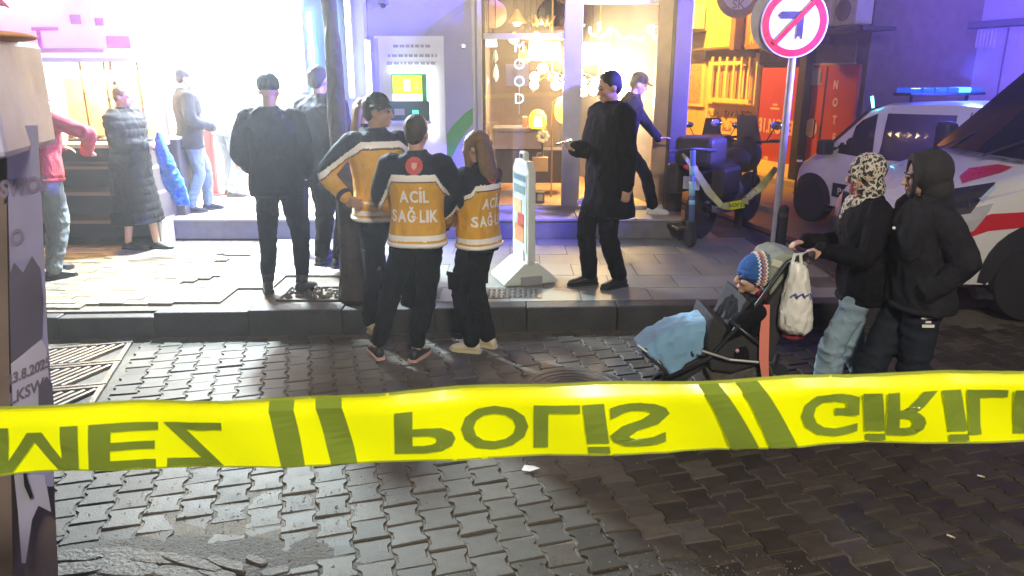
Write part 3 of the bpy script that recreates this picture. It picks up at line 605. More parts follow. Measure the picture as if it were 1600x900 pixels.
# lamps inside: bright ring chandelier, globes, pendants, floor lamp, lantern, wall plates
m_bulb = mat('hot warm bulb', (1, .8, .5), .4, emit=(1, .74, .36), es=130); m_bulb2 = mat('soft warm bulb', (1, .7, .35), .4, emit=(1, .60, .2), es=7); m_shade_w = mat('lit white shade', (.9, .85, .75), .6, emit=(1, .88, .66), es=4)
m_brass = mat('dull brass', (.5, .34, .14), .35, metal=.85)
def pendant(x, y, Y, kind, size, lb, m=None):
    p = PY(x, y, Y); t = thing('pendant_lamp', lb, 'pendant lamp', p, group='pendant lamps in the lamp shop')
    MB().cyl((0, 0, size * .9), (0, 0, 3.5 - p.z), .006, 5).build('cord', m_dkmetal, t)
    mm = m or m_bulb2
    if kind == 'globe': MB().sphere((0, 0, 0), size, 20, 12).build('globe', mm, t, smooth=True); MB().cyl((0, 0, size * .9), (0, 0, size * 1.25), size * .3, 10).build('cap', m_brass, t)
    elif kind == 'drum': MB().lathe([(size, -size * .5), (size * .92, size * .5)], 24).build('shade', mm, t, smooth=True); MB().lathe([(size * .2, size * .5), (size * .1, size * .9)], 12).build('cap', m_brass, t)
    elif kind == 'cone': MB().lathe([(size, -size * .6), (size * .55, 0), (size * .15, size * .7)], 22).build('shade', mm, t, smooth=True); MB().sphere((0, 0, -size * .5), size * .4, 12, 8).build('bulb', m_bulb, t, smooth=True)
    elif kind == 'flower':
        for k in range(6):
            a = k * PI / 3; MB().tube([(0, 0, size * .4), (math.cos(a) * size * .6, math.sin(a) * size * .6, -size * .1), (math.cos(a) * size, math.sin(a) * size, size * .5)], [size * .05, size * .16, size * .05], 8).build('arm', m_brass if k % 2 else mm, t, smooth=True)
        MB().sphere((0, 0, size * .1), size * .22, 12, 8).build('hub', m_bulb2, t, smooth=True)
    return t
pendant(771, 22, 10.0, 'globe', .17, 'salmon glass globe pendant at the top left of the window', mat('salmon glass', (.6, .3, .2), .3, emit=(1, .45, .25), es=.35))
pendant(808, 26, 10.2, 'cone', .13, 'small amber cone pendant above the window rail', mat('amber glass', (.6, .3, .1), .3, emit=(1, .5, .15), es=.6))
pendant(846, 36, 10.0, 'flower', .17, 'petal armed pendant lamp above the window rail', mat('amber glass'))
pendant(862, 22, 10.6, 'globe', .20, 'large dark smoked globe pendant left of the centre post', mat('smoked glass', (.05, .05, .06), .1))
pendant(874, 50, 10.4, 'drum', .14, 'pale drum pendant just above the rail by the centre post', mat('grey pink shade', (.4, .3, .32), .6))
pendant(764, 66, 9.6, 'drum', .10, 'small lit drum pendant at the left window frame', m_shade_w)
pendant(803, 60, 10.2, 'globe', .07, 'small orange globe pendant hanging under the rail', m_bulb2)
pendant(838, 62, 10.2, 'globe', .09, 'round orange globe pendant above the red shade', m_bulb2)
pendant(829, 70, 10.5, 'drum', .13, 'red drum pendant lamp in the left window', mat('red shade', (.6, .03, .02), .5, emit=(1, .05, .02), es=.5))
pendant(820, 88, 10.3, 'globe', .09, 'yellow glass globe pendant below the red shade', mat('yellow glass', (.8, .6, .1), .3, emit=(1, .7, .1), es=1.2))
pendant(851, 80, 10.2, 'drum', .22, 'wide white lit drum pendant near the centre post', m_shade_w)
pendant(925, 84, 10.3, 'drum', .26, 'broad white lit drum pendant right of the centre post', m_shade_w)
pendant(1001, 88, 10.9, 'cone', .2, 'pale cone pendant at the right of the right window', m_shade_w)
pendant(994, 60, 11.2, 'drum', .13, 'lilac lit drum pendant against the cream wall', mat('lilac lit shade', (.8, .6, .8), .5, emit=(1, .75, .95), es=1.6))
pendant(1038, 100, 10.2, 'globe', .05, 'tiny bright globe by the orange window frame', m_bulb)
for n, (x, y, Y, sz) in enumerate(((862, 120, 10.0, .30), (935, 128, 10.3, .34), (985, 140, 10.8, .26))):
    p = PY(x, y, Y); t = thing('chandelier', ['dazzling globe chandelier just left of the centre post', 'bright branching chandelier behind the tall man in black', 'bright chandelier above the man in the cap'][n], 'chandelier', p, group='chandeliers in the lamp shop')
    MB().cyl((0, 0, 0), (0, 0, 3.5 - p.z), .012, 6).build('stem', m_brass, t); MB().sphere((0, 0, 0), .06, 12, 8).build('hub', m_brass, t, smooth=True)
    for k in range(9):
        a = 2 * PI * k / 9 + n; el = (.25, -.25, .0)[k % 3]; e = Vector((math.cos(a) * sz * .8, math.sin(a) * sz * .8, el * sz * 1.4))
        br = MB().tube([(0, 0, 0), e * .5 + Vector((0, 0, .04)), e], .009, 6).build('arm', m_brass, t); MB().sphere(e, sz * .19, 14, 8).build('globe', m_bulb, br, smooth=True)
m_lamp = thing('floor_lamp', 'thin brass floor lamp with a glowing yellow globe beside the centre post', 'floor lamp', PY(861, 318, 9.9))
h = PY(861, 160, 9.9).z - PY(861, 318, 9.9).z; MB().cyl((0, 0, 0), (0, 0, h), .011, 8).build('pole', m_brass, m_lamp); MB().lathe([(.13, 0), (.13, .02), (.02, .03)], 20).build('base', m_brass, m_lamp)
q = PY(879, 172, 9.9) - PY(861, 318, 9.9); MB().sphere(q, (.11, .11, .17), 18, 10).build('globe', mat('yellow glowing globe', (1, .7, .2), .4, emit=(1, .62, .1), es=2.5), m_lamp, smooth=True); MB().tube([(0, 0, h), (q.x * .5, 0, h + .05), (q.x, q.y, q.z + .17)], .008, 6).build('arm', m_brass, m_lamp)
t = thing('lantern', 'glowing orange yellow lantern on the pale display counter', 'lantern', PY(840, 200, 10.0)); MB().lathe([(.10, 0), (.115, .05), (.115, .15), (.07, .22), (.02, .24)], 20).build('lit_glass', mat('lantern amber', (1, .6, .05), .4, emit=(1, .55, .02), es=3), t, smooth=True); MB().lathe([(.12, -.02), (.12, .0)], 20).build('base', m_brass, t); MB().lathe([(.06, 0), (.05, .12)], 16, (0, -.08, .03)).build('bulb', mat('lantern core', (1, .95, .6), .4, emit=(1, .9, .4), es=6), t)
dc = thing('display_counter', 'low pale display counter inside the left window', 'display counter'); 
pb('counter_front', 772, 206, 848, 233, 10.0, .5, mat('pinkish grey counter', (.33, .27, .28), .5, var=.1), dc, .01); pb('counter_top', 770, 200, 850, 206, 9.95, .6, mat('grey counter top', (.22, .19, .21), .4), dc, .01)
pb('cabinet_below', 774, 234, 884, 286, 10.1, .4, m_dkmetal, dc, .01)
t = thing('flower_ornament', 'round cream flower shaped plate on the display counter', 'ornament', PY(848, 213, 9.9)); mb = MB()
for k in range(8): mb.sphere((math.cos(k * PI / 4) * .06, -.0, math.sin(k * PI / 4) * .06), (.028, .015, .028), 10, 6)
mb.build('petals', mat('cream ceramic', (.7, .65, .4), .4, emit=(1, .9, .4), es=.25), t, smooth=True); MB().sphere((0, -.02, 0), .03, 10, 6).build('centre', mat('ceramic centre', (.25, .2, .15), .5), t); MB().cyl((0, 0, -.24), (0, 0, -.06), .012, 6).build('stem', m_dkmetal, t)
t = thing('shopping_bag', 'tan paper gift bag on the dark cabinet in the window', 'bag'); pb('bag_body', 832, 246, 856, 268, 10.0, .1, mat('tan paper', (.5, .36, .16), .7), t, .005); a = PY(838, 246, 10.05); b_ = PY(850, 246, 10.05); MB().tube([a, a + Vector((.02, 0, .06)), b_ + Vector((-.02, 0, .06)), b_], .005, 6).build('handle', mat('tan paper'), t)
t = thing('wooden_stand', 'small wooden block stand beside the orange lantern', 'stand'); pb('block', 816, 182, 824, 200, 10.05, .12, mat('pink wood', (.45, .28, .2), .6), t, .01); pb('block', 826, 184, 831, 200, 10.1, .1, mat('pink wood'), t, .01)
t = thing('price_poster', 'pale lilac square poster hanging behind the vertical neon strip', 'poster'); pb('sheet', 790, 100, 826, 134, 9.5, .004, mat('lilac paper', (.6, .5, .7), .6), t)
for n, (x, y0, y1) in enumerate(((774, 78, 98), (775, 100, 128), (760, 116, 134))):
    a = PY(x, y0, 9.8); b_ = PY(x, y1, 9.8); t = thing('hanging_crystal', ['grey green glass drop hanging left of the lilac poster', 'longer white glass drop hanging below the green one', 'short violet glass drop near the left frame'][n], 'glass drop', b_, group='glass drops in the lamp shop'); h = a.z - b_.z
    MB().lathe([(.005, 0), (.035, h * .3), (.03, h * .6), (.008, h)], 12).build('drop', mat(['pale green glass', 'white lit glass', 'violet lit glass'][n], [(.3, .42, .32), (.75, .85, .8), (.6, .4, .7)][n], .2, emit=[(.3, .5, .35), (.8, 1, .9), (.8, .5, 1)][n], es=.5), t, smooth=True); MB().cyl((0, 0, h), (0, 0, 3.5 - b_.z), .003, 4).build('cord', m_dkmetal, t)
for n, (x, y) in enumerate(((844, 310), (1016, 290))):
    t = thing('floor_ornament', ['small dark framed box on the orange floor inside the left window', 'small brown jar on the floor by the right window edge'][n], 'ornament'); pb('box', x - 7, y - 10, x + 7, y + 8, 9.4, .1, m_dkmetal, t, .01); pb('box_face', x - 4, y - 6, x + 4, y + 4, 9.385, .01, mat('grey green face', (.3, .35, .28), .4), t)
# white papers / dark branch pattern: tall plant behind the right pane
t = thing('dried_branch_vase', 'tall vase of dried branches behind the right window pane', 'vase', PY(1012, 318, 10.6)); MB().lathe([(.07, 0), (.12, .2), (.06, .42), (.08, .45)], 18).build('vase', mat('brown ceramic', (.2, .1, .06), .4), t, smooth=True)
for k in range(7): a = k * .9; MB().tube([(0, 0, .42), (math.cos(a) * .1, math.sin(a) * .1, .9), (math.cos(a + .3) * .28, math.sin(a + .3) * .2, 1.3 + .05 * k)], [.01, .008, .004], 5).build('branch', m_dkmetal, t)
# ============================================================ FAR SIDE OF THE SIDE STREET
RZF = R(-75)
m_yel = mat('cream render tinted sodium yellow', (.72, .50, .16), .75, var=.1, vs=1.5, bump=.25, stain=((.45, .3, .1), 1.5, .62))  # cream render; the sodium yellow light is put into its colour
m_yel2 = mat('cream painted wood', (.80, .62, .25), .6, var=.08)  # cream trim, also coloured with the yellow street light
m_redp = mat('red painted shutter', (.34, .045, .03), .5, var=.12, vs=3)
m_greyf = mat('grey brown fascia', (.16, .12, .11), .6, var=.2)
m_blue = mat('pale grey render', (.34, .32, .36), .75, var=.14, vs=1.4, bump=.3, stain=((.2, .19, .22), 1.1, .6))
def froot(name, label, cat, back=0.): 
    q = FO - FN * back; return thing(name, label, cat, (q.x, q.y, 0), RZF)
class FBx:
    def __init__(s, back=0.): s.b = back
    def sz(s, x, y): return PF(x, y, -s.b)
    def box(s, x0, y0, x1, y1, d0, d1, mb=None):
        mb = mb or MB(); xm, ym = (x0 + x1) / 2, (y0 + y1) / 2
        a, b = s.sz(x0, ym)[0], s.sz(x1, ym)[0]; z1, z0 = s.sz(xm, y0)[1], s.sz(xm, y1)[1]
        return mb.box(((a + b) / 2, -(d0 + d1) / 2, (z0 + z1) / 2), (abs(b - a), abs(d1 - d0), abs(z1 - z0)))
f0 = FBx(0)
sY0, sY1 = -14.0, f0.sz(1184, 150)[0]; sR1 = f0.sz(1342, 150)[0]
yb = froot('cream_building', 'yellow lit cream building with barred window and air conditioner', 'building')
MB().box(((sY0 + sY1) / 2, 2.5, 3.9), (sY1 - sY0 - .01, 5, 7.8)).build('wall', m_yel, yb)
f0.box(1030, 262, 1184, 284, 0, .08).build('plinth', m_yel2, yb)
MB().box(((sY0 + sY1) / 2, -.14, (f0.sz(1130, -120)[1] + f0.sz(1130, 74)[1]) / 2), (sY1 - sY0 - .06, .28, f0.sz(1130, -120)[1] - f0.sz(1130, 74)[1])).build('bay', m_yel, yb)
MB().box(((sY0 + sY1) / 2, -.155, f0.sz(1130, 76)[1]), (sY1 - sY0 - .05, .33, .05)).build('bay_edge', m_greyf, yb, bevel=.01)
for (x0, y0, x1, y1, nm, d) in ((1073, 96, 1104, 166, 'window', .06), (1112, 84, 1186, 164, 'window', .07)):
    w = f0.box(x0, y0, x1, y1, .0, d).build(nm, m_yel2, yb); 
    f0.box(x0 + 4, y0 + 6, x1 - 5, y1 - 6, d - .0, d + .012).build('pane', mat('curtained pane', (.55, .36, .16), .3, var=.3, vs=12), w)
f0.box(1072, 77, 1106, 95, 0, .1).build('lintel', m_yel2, yb)
f0.box(1108, 76, 1186, 92, .0, .09).build('lintel', m_greyf, yb)
gr = f0.box(1120, 96, 1184, 101, .16, .20).build('window_grille', m_yel2, yb)
f0.box(1118, 154, 1184, 160, .14, .22).build('grille_rail', m_yel2, gr)
for k in range(6): x = 1123 + k * 11.6; f0.box(x - 1.3, 89, x + 1.3, 158, .165, .195).build('grille_bar', m_yel2, gr)
for k in range(7): x = 1119 + k * 9.6; f0.box(x - 2.6, 104, x + 2.2, 153, .085, .10).build('curtain_fold', mat('yellow curtain', (.62, .42, .22), .8, island=.3), gr)
f0.box(1106, 80, 1108.5, 250, .0, .05).build('drain_pipe', m_yel2, yb)
mb = MB(); rr = random.Random(4)
for k in range(20):                                          # sprayed scribble, flat paint
    x, y = 1112 + (k % 10) * 6.6, 180 + 16 * (k // 10) + rr.uniform(-3, 3); pts = []
    for q in range(5): s_, z_ = f0.sz(x + rr.uniform(-5, 5), y + rr.uniform(-6, 7)); pts.append((s_, -.004, z_))
    mb.tube(pts, .018, 4, flat=(1, .2))
mb.build('graffiti', mat('brown spray paint', (.22, .10, .04), .7), yb)
for n, (x0, y0, x1, y1, bk_, lb) in enumerate(((1094, 10, 1122, 48, 0, 'yellow lit air conditioner unit on the cream building'), (1296, 2, 1326, 42, 0, 'left air conditioner unit above the red notary doors'), (1334, -8, 1368, 40, 0, 'right air conditioner unit above the red notary doors'))):
    a, b = f0.sz(x0, 25)[0], f0.sz(x1, 25)[0]; z0, z1 = f0.sz((x0 + x1) / 2, y1)[1], f0.sz((x0 + x1) / 2, y0)[1]; q = Fw((a + b) / 2, 0, z0)
    t = thing('air_conditioner', lb, 'air conditioner', q, RZF, group='air conditioner units'); w, h = abs(b - a), z1 - z0; y_ = -.28 if n == 0 else -.02
    MB().box((0, y_ - .19, h / 2), (w, .32, h)).build('casing', mat('dirty white casing', (.55, .52, .48), .5, var=.15), t, bevel=.02)
    MB().lathe([(.01, -.005), (h * .36, -.005), (h * .36, .0)], 24, (-w * .1, y_ - .353, h / 2), 'y').build('fan_opening', m_dark, t)
    for k in range(5): MB().lathe([(h * (.07 + .07 * k), -.004), (h * (.085 + .07 * k), -.004), (h * (.085 + .07 * k), .004), (h * (.07 + .07 * k), .004)], 22, (-w * .1, y_ - .365, h / 2), 'y').build('fan_guard', mat('grey guard wire', (.25, .24, .24), .5), t)
    MB().box((0, y_ - .15, -.03), (w + .1, .36, .03)).build('bracket', m_dkmetal, t)
# hanging round sign seen from behind
t = thing('hanging_sign', 'rounded maroon edged sign hanging at the top beside the air conditioner', 'sign'); c = PY(1154, -8, 13.5)
MB().lathe([(.02, -.03), (.36, -.03), (.38, 0), (.36, .03), (.02, .03)], 30, (c.x, c.y, c.z), 'y').build('sign_disc', mat('maroon sign edge', (.20, .05, .07), .5), t); MB().lathe([(.02, 0), (.28, 0), (.28, -.006)], 30, (c.x - .01, c.y - .034, c.z + .04), 'y').build('sign_face', mat('pale sign face', (.6, .5, .5), .5), t)
text_obj('lettering', 'SK', .2, m_greyf, (c.x, c.y - .044, c.z - .16), parent=t); MB().box((c.x + .3, c.y + .2, c.z + .5), (.05, .6, .05)).build('bracket', m_dkmetal, t)
# ---- red notary front
rb_ = froot('notary_office', 'dark fronted notary office with red lettered doors', 'shop')
MB().box(((sY1 + sR1) / 2, 2.6, 3.9), (sR1 - sY1 - .01, 5, 7.8)).build('wall', m_greyf, rb_)
f0.box(1184, 262, 1342, 284, 0, .12).build('plinth', m_yel2, rb_)
f0.box(1178, -60, 1186, 78, .01, .5).build('bracket_panel', m_greyf, rb_)
sgn = f0.box(1186, -60, 1306, 70, .05, .30).build('sign_board', mat('orange sign board', (.55, .16, .04), .5, var=.1), rb_)
f0.box(1186, 70, 1306, 74, .04, .32).build('board_edge', m_greyf, sgn)
def ftext(name, txt, x, y, hpx, m, par, off, sx=1., back=0., vert=False, **k):
    s_, z_ = PF(x, y, -back); zt = PF(x, y - hpx / 2, -back)[1]; zb = PF(x, y + hpx / 2, -back)[1]
    o = text_obj(name, txt, (zt - zb) / .72, m, (s_, -off, z_), parent=par, sx=sx, ext=.004, **k); return o
m_lbl = mat('pale lettering', (.62, .42, .30), .6); m_lbl2 = mat('white sign letters', (.8, .62, .4), .5)
ftext('letter', 'E', 1299, 34, 42, m_lbl2, sgn, .31, bold=.02); ftext('letter', 'R', 1196, 62, 14, mat('orange letter', (.8, .35, .05), .5), sgn, .31, bold=.01)
d1 = f0.box(1189, 106, 1256, 258, .0, .06).build('door', m_redp, rb_, bevel=.008); d2 = f0.box(1268, 102, 1338, 264, .0, .06).build('door', m_redp, rb_, bevel=.008)
ftext('lettering', '31.NOTER', 1218, 199, 22, m_lbl, d1, .066, sx=.74, bold=.012)
f0.box(1208, 168, 1222, 171, .062, .066).build('small_line', m_lbl, d1); f0.box(1212, 162, 1219, 165, .062, .066).build('small_line', m_lbl, d1)
f0.box(1268, 106, 1288, 133, .062, .075).build('door_pane', mat('dull pane', (.22, .2, .22), .3), d2); f0.box(1288.5, 104, 1290.2, 262, .062, .07).build('door_gap', m_dark, d2)
for k, ch in enumerate('NOTER'): ftext('letter', ch, 1311 - k * 1.0, 133 + k * 27.5, 13, m_lbl, d2, .066, sx=.8, bold=.008)
s_, z_ = f0.sz(1272, 200); MB().lathe([(.13, -.004), (.17, -.004), (.17, .004), (.13, .004)], 26, (s_, -.068, z_), 'y').build('round_emblem', m_lbl, d2); MB().lathe([(.01, -.004), (.06, -.004), (.06, .004)], 16, (s_, -.068, z_), 'y').build('round_emblem', m_lbl, d2)
f0.box(1280, 187, 1281.5, 216, .11, .13).build('handle', m_dark, d2)
f0.box(1257, 60, 1268, 290, .01, .22).build('pillar', m_dark, rb_)
f0.box(1186, 78, 1256, 100, .01, .03).build('transom', mat('dusty transom', (.12, .10, .09), .6, var=.3), rb_); f0.box(1268, 66, 1340, 98, .01, .03).build('transom', mat('dusty transom'), rb_)
f0.box(1268, 98.5, 1340, 101, .02, .07).build('door_lintel', mat('worn lintel', (.35, .25, .18), .6), rb_)
for (x, y) in ((1267, 133), (1290, 131)): s_, z_ = f0.sz(x, y); MB().sphere((s_, -.09, z_), .02, 8, 6).build('hinge_cap', mat('shiny cap', (.8, .7, .65), .2, metal=.5), d2)
f0.box(1284, 46, 1400, 52, .0, .62).build('ledge', m_dkmetal, rb_)
# ---- blue lit building set back
BB = 2.3; f2 = FBx(BB)
s0, s1 = f2.sz(1344, 150)[0], f2.sz(1344, 150)[0] + 14
bb = froot('pale_building', 'pale rendered building washed in blue light at the upper right', 'building', BB)
MB().box(((s0 + s1) / 2 + .02, 2.5, 4.4), (s1 - s0, 5, 8.8)).build('wall', m_blue, bb)
f2.box(1372, 52, 1400, 330, 0, .5).build('dark_upright', m_dkmetal, bb, bevel=.02)  # dark upright box at the step between the buildings
f2.box(1300, 56, 1343, 380, -.4, .0)
f2.box(1398, 36, 1640, 46, .0, .28).build('cornice', mat('dark cornice', (.12, .11, .15), .6), bb, bevel=.01)
f2.box(1343, 28, 1398, 44, .0, .4).build('cornice', mat('dark cornice'), bb, bevel=.01)
w = f2.box(1432, 82, 1474, 158, .0, .05).build('window', mat('white window frame', (.55, .5, .52), .5), bb); f2.box(1438, 90, 1470, 158, .052, .066).build('pane', mat('pink blind', (.85, .52, .48), .6, var=.04), w)
w = f2.box(1396, 70, 1404, 152, .0, .05).build('window', mat('pink blind'), bb)
for x, r_, m in ((1409, .04, mat('pale pipe', (.5, .5, .6), .4, metal=.3)), (1489, .018, m_dkmetal)):
    a, b = f2.sz(x, 44), f2.sz(x, 170); MB().cyl((a[0], -.06, a[1]), (b[0], -.06, b[1]), r_, 8).build('drain_pipe', m, bb)
g = f2.box(1514, 44, 1556, 76, .0, .03).build('vent_panel', m_blue, bb)
for k in range(7): f2.box(1517 + k * 5.4, 47, 1519.4 + k * 5.4, 74, .03, .055).build('vent_slat', mat('grey slat', (.4, .38, .42), .5), g)
f2.box(1418, 64, 1506, 67, .0, .04).build('ledge_line', mat('dark cornice'), bb)
for (x0, x1) in ((1506, 1508), (1562, 1564)): f2.box(x0, 44, x1, 200, .0, .012).build('joint', mat('dark cornice'), bb)
f2.box(1347, 72, 1366, 88, .0, .08).build('meter_box', m_greyf, bb)
# street lamp standing behind the photographer; the sodium lamp on its wall bracket
t = thing('street_lamp', 'tall street lamp standing behind the photographer', 'street lamp', (1.3, -3.6, 0)); MB().tube([(0, 0, 0), (0, 0, 5.6), (0, .2, 5.8), (0, .5, 5.8)], [.07, .05, .04, .04], 10).build('pole', m_alu, t); MB().box((0, .5, 5.72), (.25, .4, .08)).build('lamp_head', m_alu, t)
t = thing('wall_street_lamp', 'sodium lamp on a wall bracket above the side street', 'street lamp', (3.3, 18.9, 5.4)); MB().box((0, -.25, .02), (.22, .4, .1)).build('lamp_head', m_alu, t); MB().cyl((0, 0, .05), (-2.6, .2, .3), .03, 8).build('arm', m_alu, t)
# ============================================================ STREET FURNITURE
p = PZ(1207, 398, PH); Yp = p.y
sp = thing('no_left_turn_sign', 'round red and white no left turn sign on a tall grey pole', 'traffic sign', (p.x, p.y, PH))
m_galv = mat('galvanised pole', (.42, .43, .47), .38, metal=.6, var=.12, vs=10)
MB().cyl((0, 0, 0), (0, 0, 2.75), .036, 18).build('pole', m_galv, sp, auto=40); MB().lathe([(.07, 0), (.07, .02), (.04, .03)], 18).build('pole_base', m_galv, sp)
c = PY(1241, 36, Yp - .05); cz, cx = c.z - PH, c.x - p.x; r = .318
dsc = MB().lathe([(.01, .012), (r, .012), (r, -.0), (.01, 0)], 56, (cx, -.06, cz), 'y').build('sign_plate', mat('white sign film', (.9, .9, .9), .3, var=.02), sp)
MB().lathe([(r * .76, .0), (r * .76, -.003), (r * .965, -.003), (r * .965, 0)], 56, (cx, -.0605, cz), 'y', cap=False).build('red_ring', mat('red sign film', (.55, .012, .012), .3, var=.03), dsc)
m_sblk = mat('black sign film', (.03, .035, .03), .35)
mb = MB(); Z = lambda a, b: (cx + a * r, cz + b * r)
mb.prism([Z(-.50, .22), Z(-.40, .33), Z(.18, .33), Z(.27, .26), Z(.27, -.47), Z(.20, -.38), Z(.17, -.36), Z(.13, -.38), Z(.07, -.47), Z(.08, .12), Z(-.40, .12)], -.0665, -.0615, 'xz'); mb.build('arrow', m_sblk, dsc)
mb = MB(); a = (.55, .62); b = (-.56, -.60); n_ = (-.055, .05); mb.prism([Z(a[0] + n_[0], a[1] + n_[1]), Z(b[0] + n_[0], b[1] + n_[1]), Z(b[0] - n_[0], b[1] - n_[1]), Z(a[0] - n_[0], a[1] - n_[1])], -.0715, -.067, 'xz'); mb.build('red_bar', mat('red sign film'), dsc)
for k in (-.12, .12): MB().box((0, -.02, cz + k), (.10, .07, .03)).build('clamp', m_galv, sp)
s2 = thing('rear_sign', 'second round sign behind the no left turn sign, grey rim showing at its left', 'traffic sign', (p.x, p.y, PH)); MB().lathe([(.01, .0), (r, 0), (r, .012), (.01, .012)], 48, (cx - .07, .05, cz + .03), 'y').build('sign_plate', m_galv, s2)
for (x, y, hpx, lb) in ((1218, 402, 82, 'dark bollard just right of the sign pole'), (1152, 354, 62, 'dark bollard below the yellow striped tape'), (1244, 302, 60, 'dark bollard with a white reflector in front of the red doors')):
    z = PH if x < 1230 else 0.; q = PZ(x, y, z); h = PY(x, y - hpx, q.y).z - z; t = thing('bollard', lb, 'bollard', q, group='bollards along the side street')
    MB().lathe([(.045, 0), (.045, h - .05), (.04, h - .02), (.01, h)], 16).build('post', m_dark, t, auto=40); MB().lathe([(.06, 0), (.06, .02), (.045, .03)], 16).build('foot', m_dkmetal, t); MB().lathe([(.0465, h - .12), (.0465, h - .08)], 16).build('band', mat('reflector band', (.8, .8, .8), .3) if x > 1230 else m_dkmetal, t)
# standing pavement sign with curved foot
q = PZ(818, 436, PH); a_ = thing('pavement_sign', 'tall narrow white framed pavement sign on a heavy moulded foot', 'pavement sign', (q.x, q.y, PH), R(-72))
hh = PY(818, 246, q.y).z - PH; m_pl = mat('white moulded plastic', (.62, .68, .66), .4, var=.06); m_plg = mat('grey moulded plastic', (.30, .30, .34), .45)
fr_o = [(-.20, .16), (.20, .16), (.22, .22), (.22, hh - .1), (.15, hh - .02), (-.15, hh - .02), (-.22, hh - .1), (-.22, .22)]
MB().prism(fr_o, -.035, .035, 'xz').build('frame', m_pl, a_, bevel=.012)
MB().box((0, -.038, hh * .55 + .02), (.37, .006, hh - .42)).build('poster_panel', mat('printed poster', (.55, .68, .58), .25, var=.35, vs=5), a_)
for (x, z, w, h, cl) in ((-.02, .30, .34, .10, (.75, .78, .72)), (.0, .52, .30, .16, (.75, .28, .10)), (.05, .66, .2, .12, (.55, .1, .05)), (-.06, .80, .26, .12, (.7, .55, .2)), (0, .98, .36, .07, (.15, .3, .2)), (0, 1.10, .38, .05, (.1, .25, .18))):
    MB().box((x * .8, -.0435, z * hh / 1.3), (w * .8, .004, h)).build('poster_print', mat('print %s' % str(cl), cl, .35, var=.3, vs=14), a_)
MB().box((0, 0, hh + .01), (.14, .05, .09)).build('handle', m_pl, a_, bevel=.015); MB().box((0, 0, hh + .015), (.07, .056, .035)).build('handle_hole', m_dark, a_)
MB().rings([[(-.22, -.25, 0), (.22, -.25, 0), (.22, .25, 0), (-.22, .25, 0)], [(-.22, -.25, .04), (.22, -.25, .04), (.22, .25, .04), (-.22, .25, .04)], [(-.20, -.06, .20), (.20, -.06, .20), (.20, .06, .20), (-.20, .06, .20)]]).build('foot', m_pl, a_, bevel=.02)
for s_ in (-1, 1): MB().box((.221 * s_, 0, .04), (.012, .2, .08)).build('foot_recess', m_plg, a_)
# poster cabinet at the left edge
A0, A1 = PY(20, 900, 1.60), PY(8, 190, 1.60); B0, B1 = PY(91, 900, 1.80), PY(60, 190, 1.80)
def ext(a, b, z): t = (z - a.z) / (b.z - a.z); return a + (b - a) * t
A0, B0 = ext(A1, A0, 0), ext(B1, B0, 0); zt_ = A1.z; B1 = ext(B0, B1, zt_)
sh = Vector((-.75, .12, 0))
pc = thing('poster_cabinet', 'poster covered street cabinet with a fringed cap at the left edge', 'cabinet')
m_cb = mat('brown cardboard skin', (.17, .13, .12), .7, var=.35, vs=5)
MB().rings([[A0, B0, B0 + sh, A0 + sh], [A1, B1, B1 + sh, A1 + sh]]).build('cabinet_body', m_cb, pc)
nA = (B0 - A0).cross(A1 - A0).normalized()
if nA.dot(Vector((0, 0, CAMZ)) - A0) < 0: nA = -nA
def poster(pts, name, m, off, n_=nA, base=A0, par=pc): 
    q = [PPl(x, y, base, n_, off) for x, y in pts]; q2 = [PPl(x, y, base, n_, off - .004) for x, y in pts]; return MB().rings([q2, q]).build(name, m, par)
m_lil = mat('lilac grey poster paper', (.42, .42, .64), .5, var=.12, vs=5, bump=.3, bs=12); m_pk = mat('dark photo poster', (.16, .15, .21), .4, var=.15, vs=6); m_wp = mat('pale poster paper', (.66, .66, .82), .45, var=.06, vs=8, bump=.2, bs=14)
poster([(10, 196), (59, 196), (66, 330), (74, 520), (84, 650), (84, 760), (26, 760), (17, 500)], 'poster', m_lil, .006)
poster([(14, 432), (22, 410), (36, 426), (50, 400), (62, 418), (67, 470), (64, 540), (40, 548), (17, 566)], 'poster', m_pk, .011)
poster([(17, 568), (40, 550), (65, 530), (73, 545), (80, 640), (20, 640)], 'poster', m_wp, .013)
poster([(60, 604), (73, 588), (82, 600), (86, 660), (60, 690)], 'torn_poster', m_pk, .017)
poster([(22, 742), (70, 742), (80, 800), (60, 790), (50, 812), (40, 880), (34, 880), (28, 800)], 'torn_poster', m_wp, .010)
poster([(36, 700), (42, 746), (52, 776), (47, 780), (38, 760), (34, 720)], 'torn_strip', m_dark, .016)
def ptext(txt, x, y, h, roll, m, off, bold=0., nm='lettering'):
    o0 = PPl(x, y, A0, nA, off); ex = (PPl(x + 10, y, A0, nA, off) - o0).normalized(); ey = nA.cross(ex).normalized()
    if ey.z < 0: ey = -ey
    if ex.cross(ey).dot(nA) < 0: ex = -ex
    c_, s_ = math.cos(roll), math.sin(roll); ex, ey = ex * c_ + ey * s_, ey * c_ - ex * s_
    me = text_mesh(txt, h, ext=.0002, bold=bold); M = Matrix((ex, ey, nA)).transposed().to_4x4(); M.translation = o0
    me.transform(M); return link(nm, me, m, pc)
m_ink = mat('grey printed ink', (.22, .20, .25), .5)
ptext('23.8.2025', 46, 580, .036, R(20), m_ink, .0142, .001); ptext('LKSW', 42, 612, .042, R(22), m_ink, .0142, .001); ptext('ON', 66, 566, .02, R(24), m_ink, .0142)
ptext('SWOS', 38, 292, .05, R(6), mat('faded ink', (.30, .26, .38), .5), .0072, .002)
ptext('O', 26, 372, .05, 0, mat('faded ink'), .0072, .002)
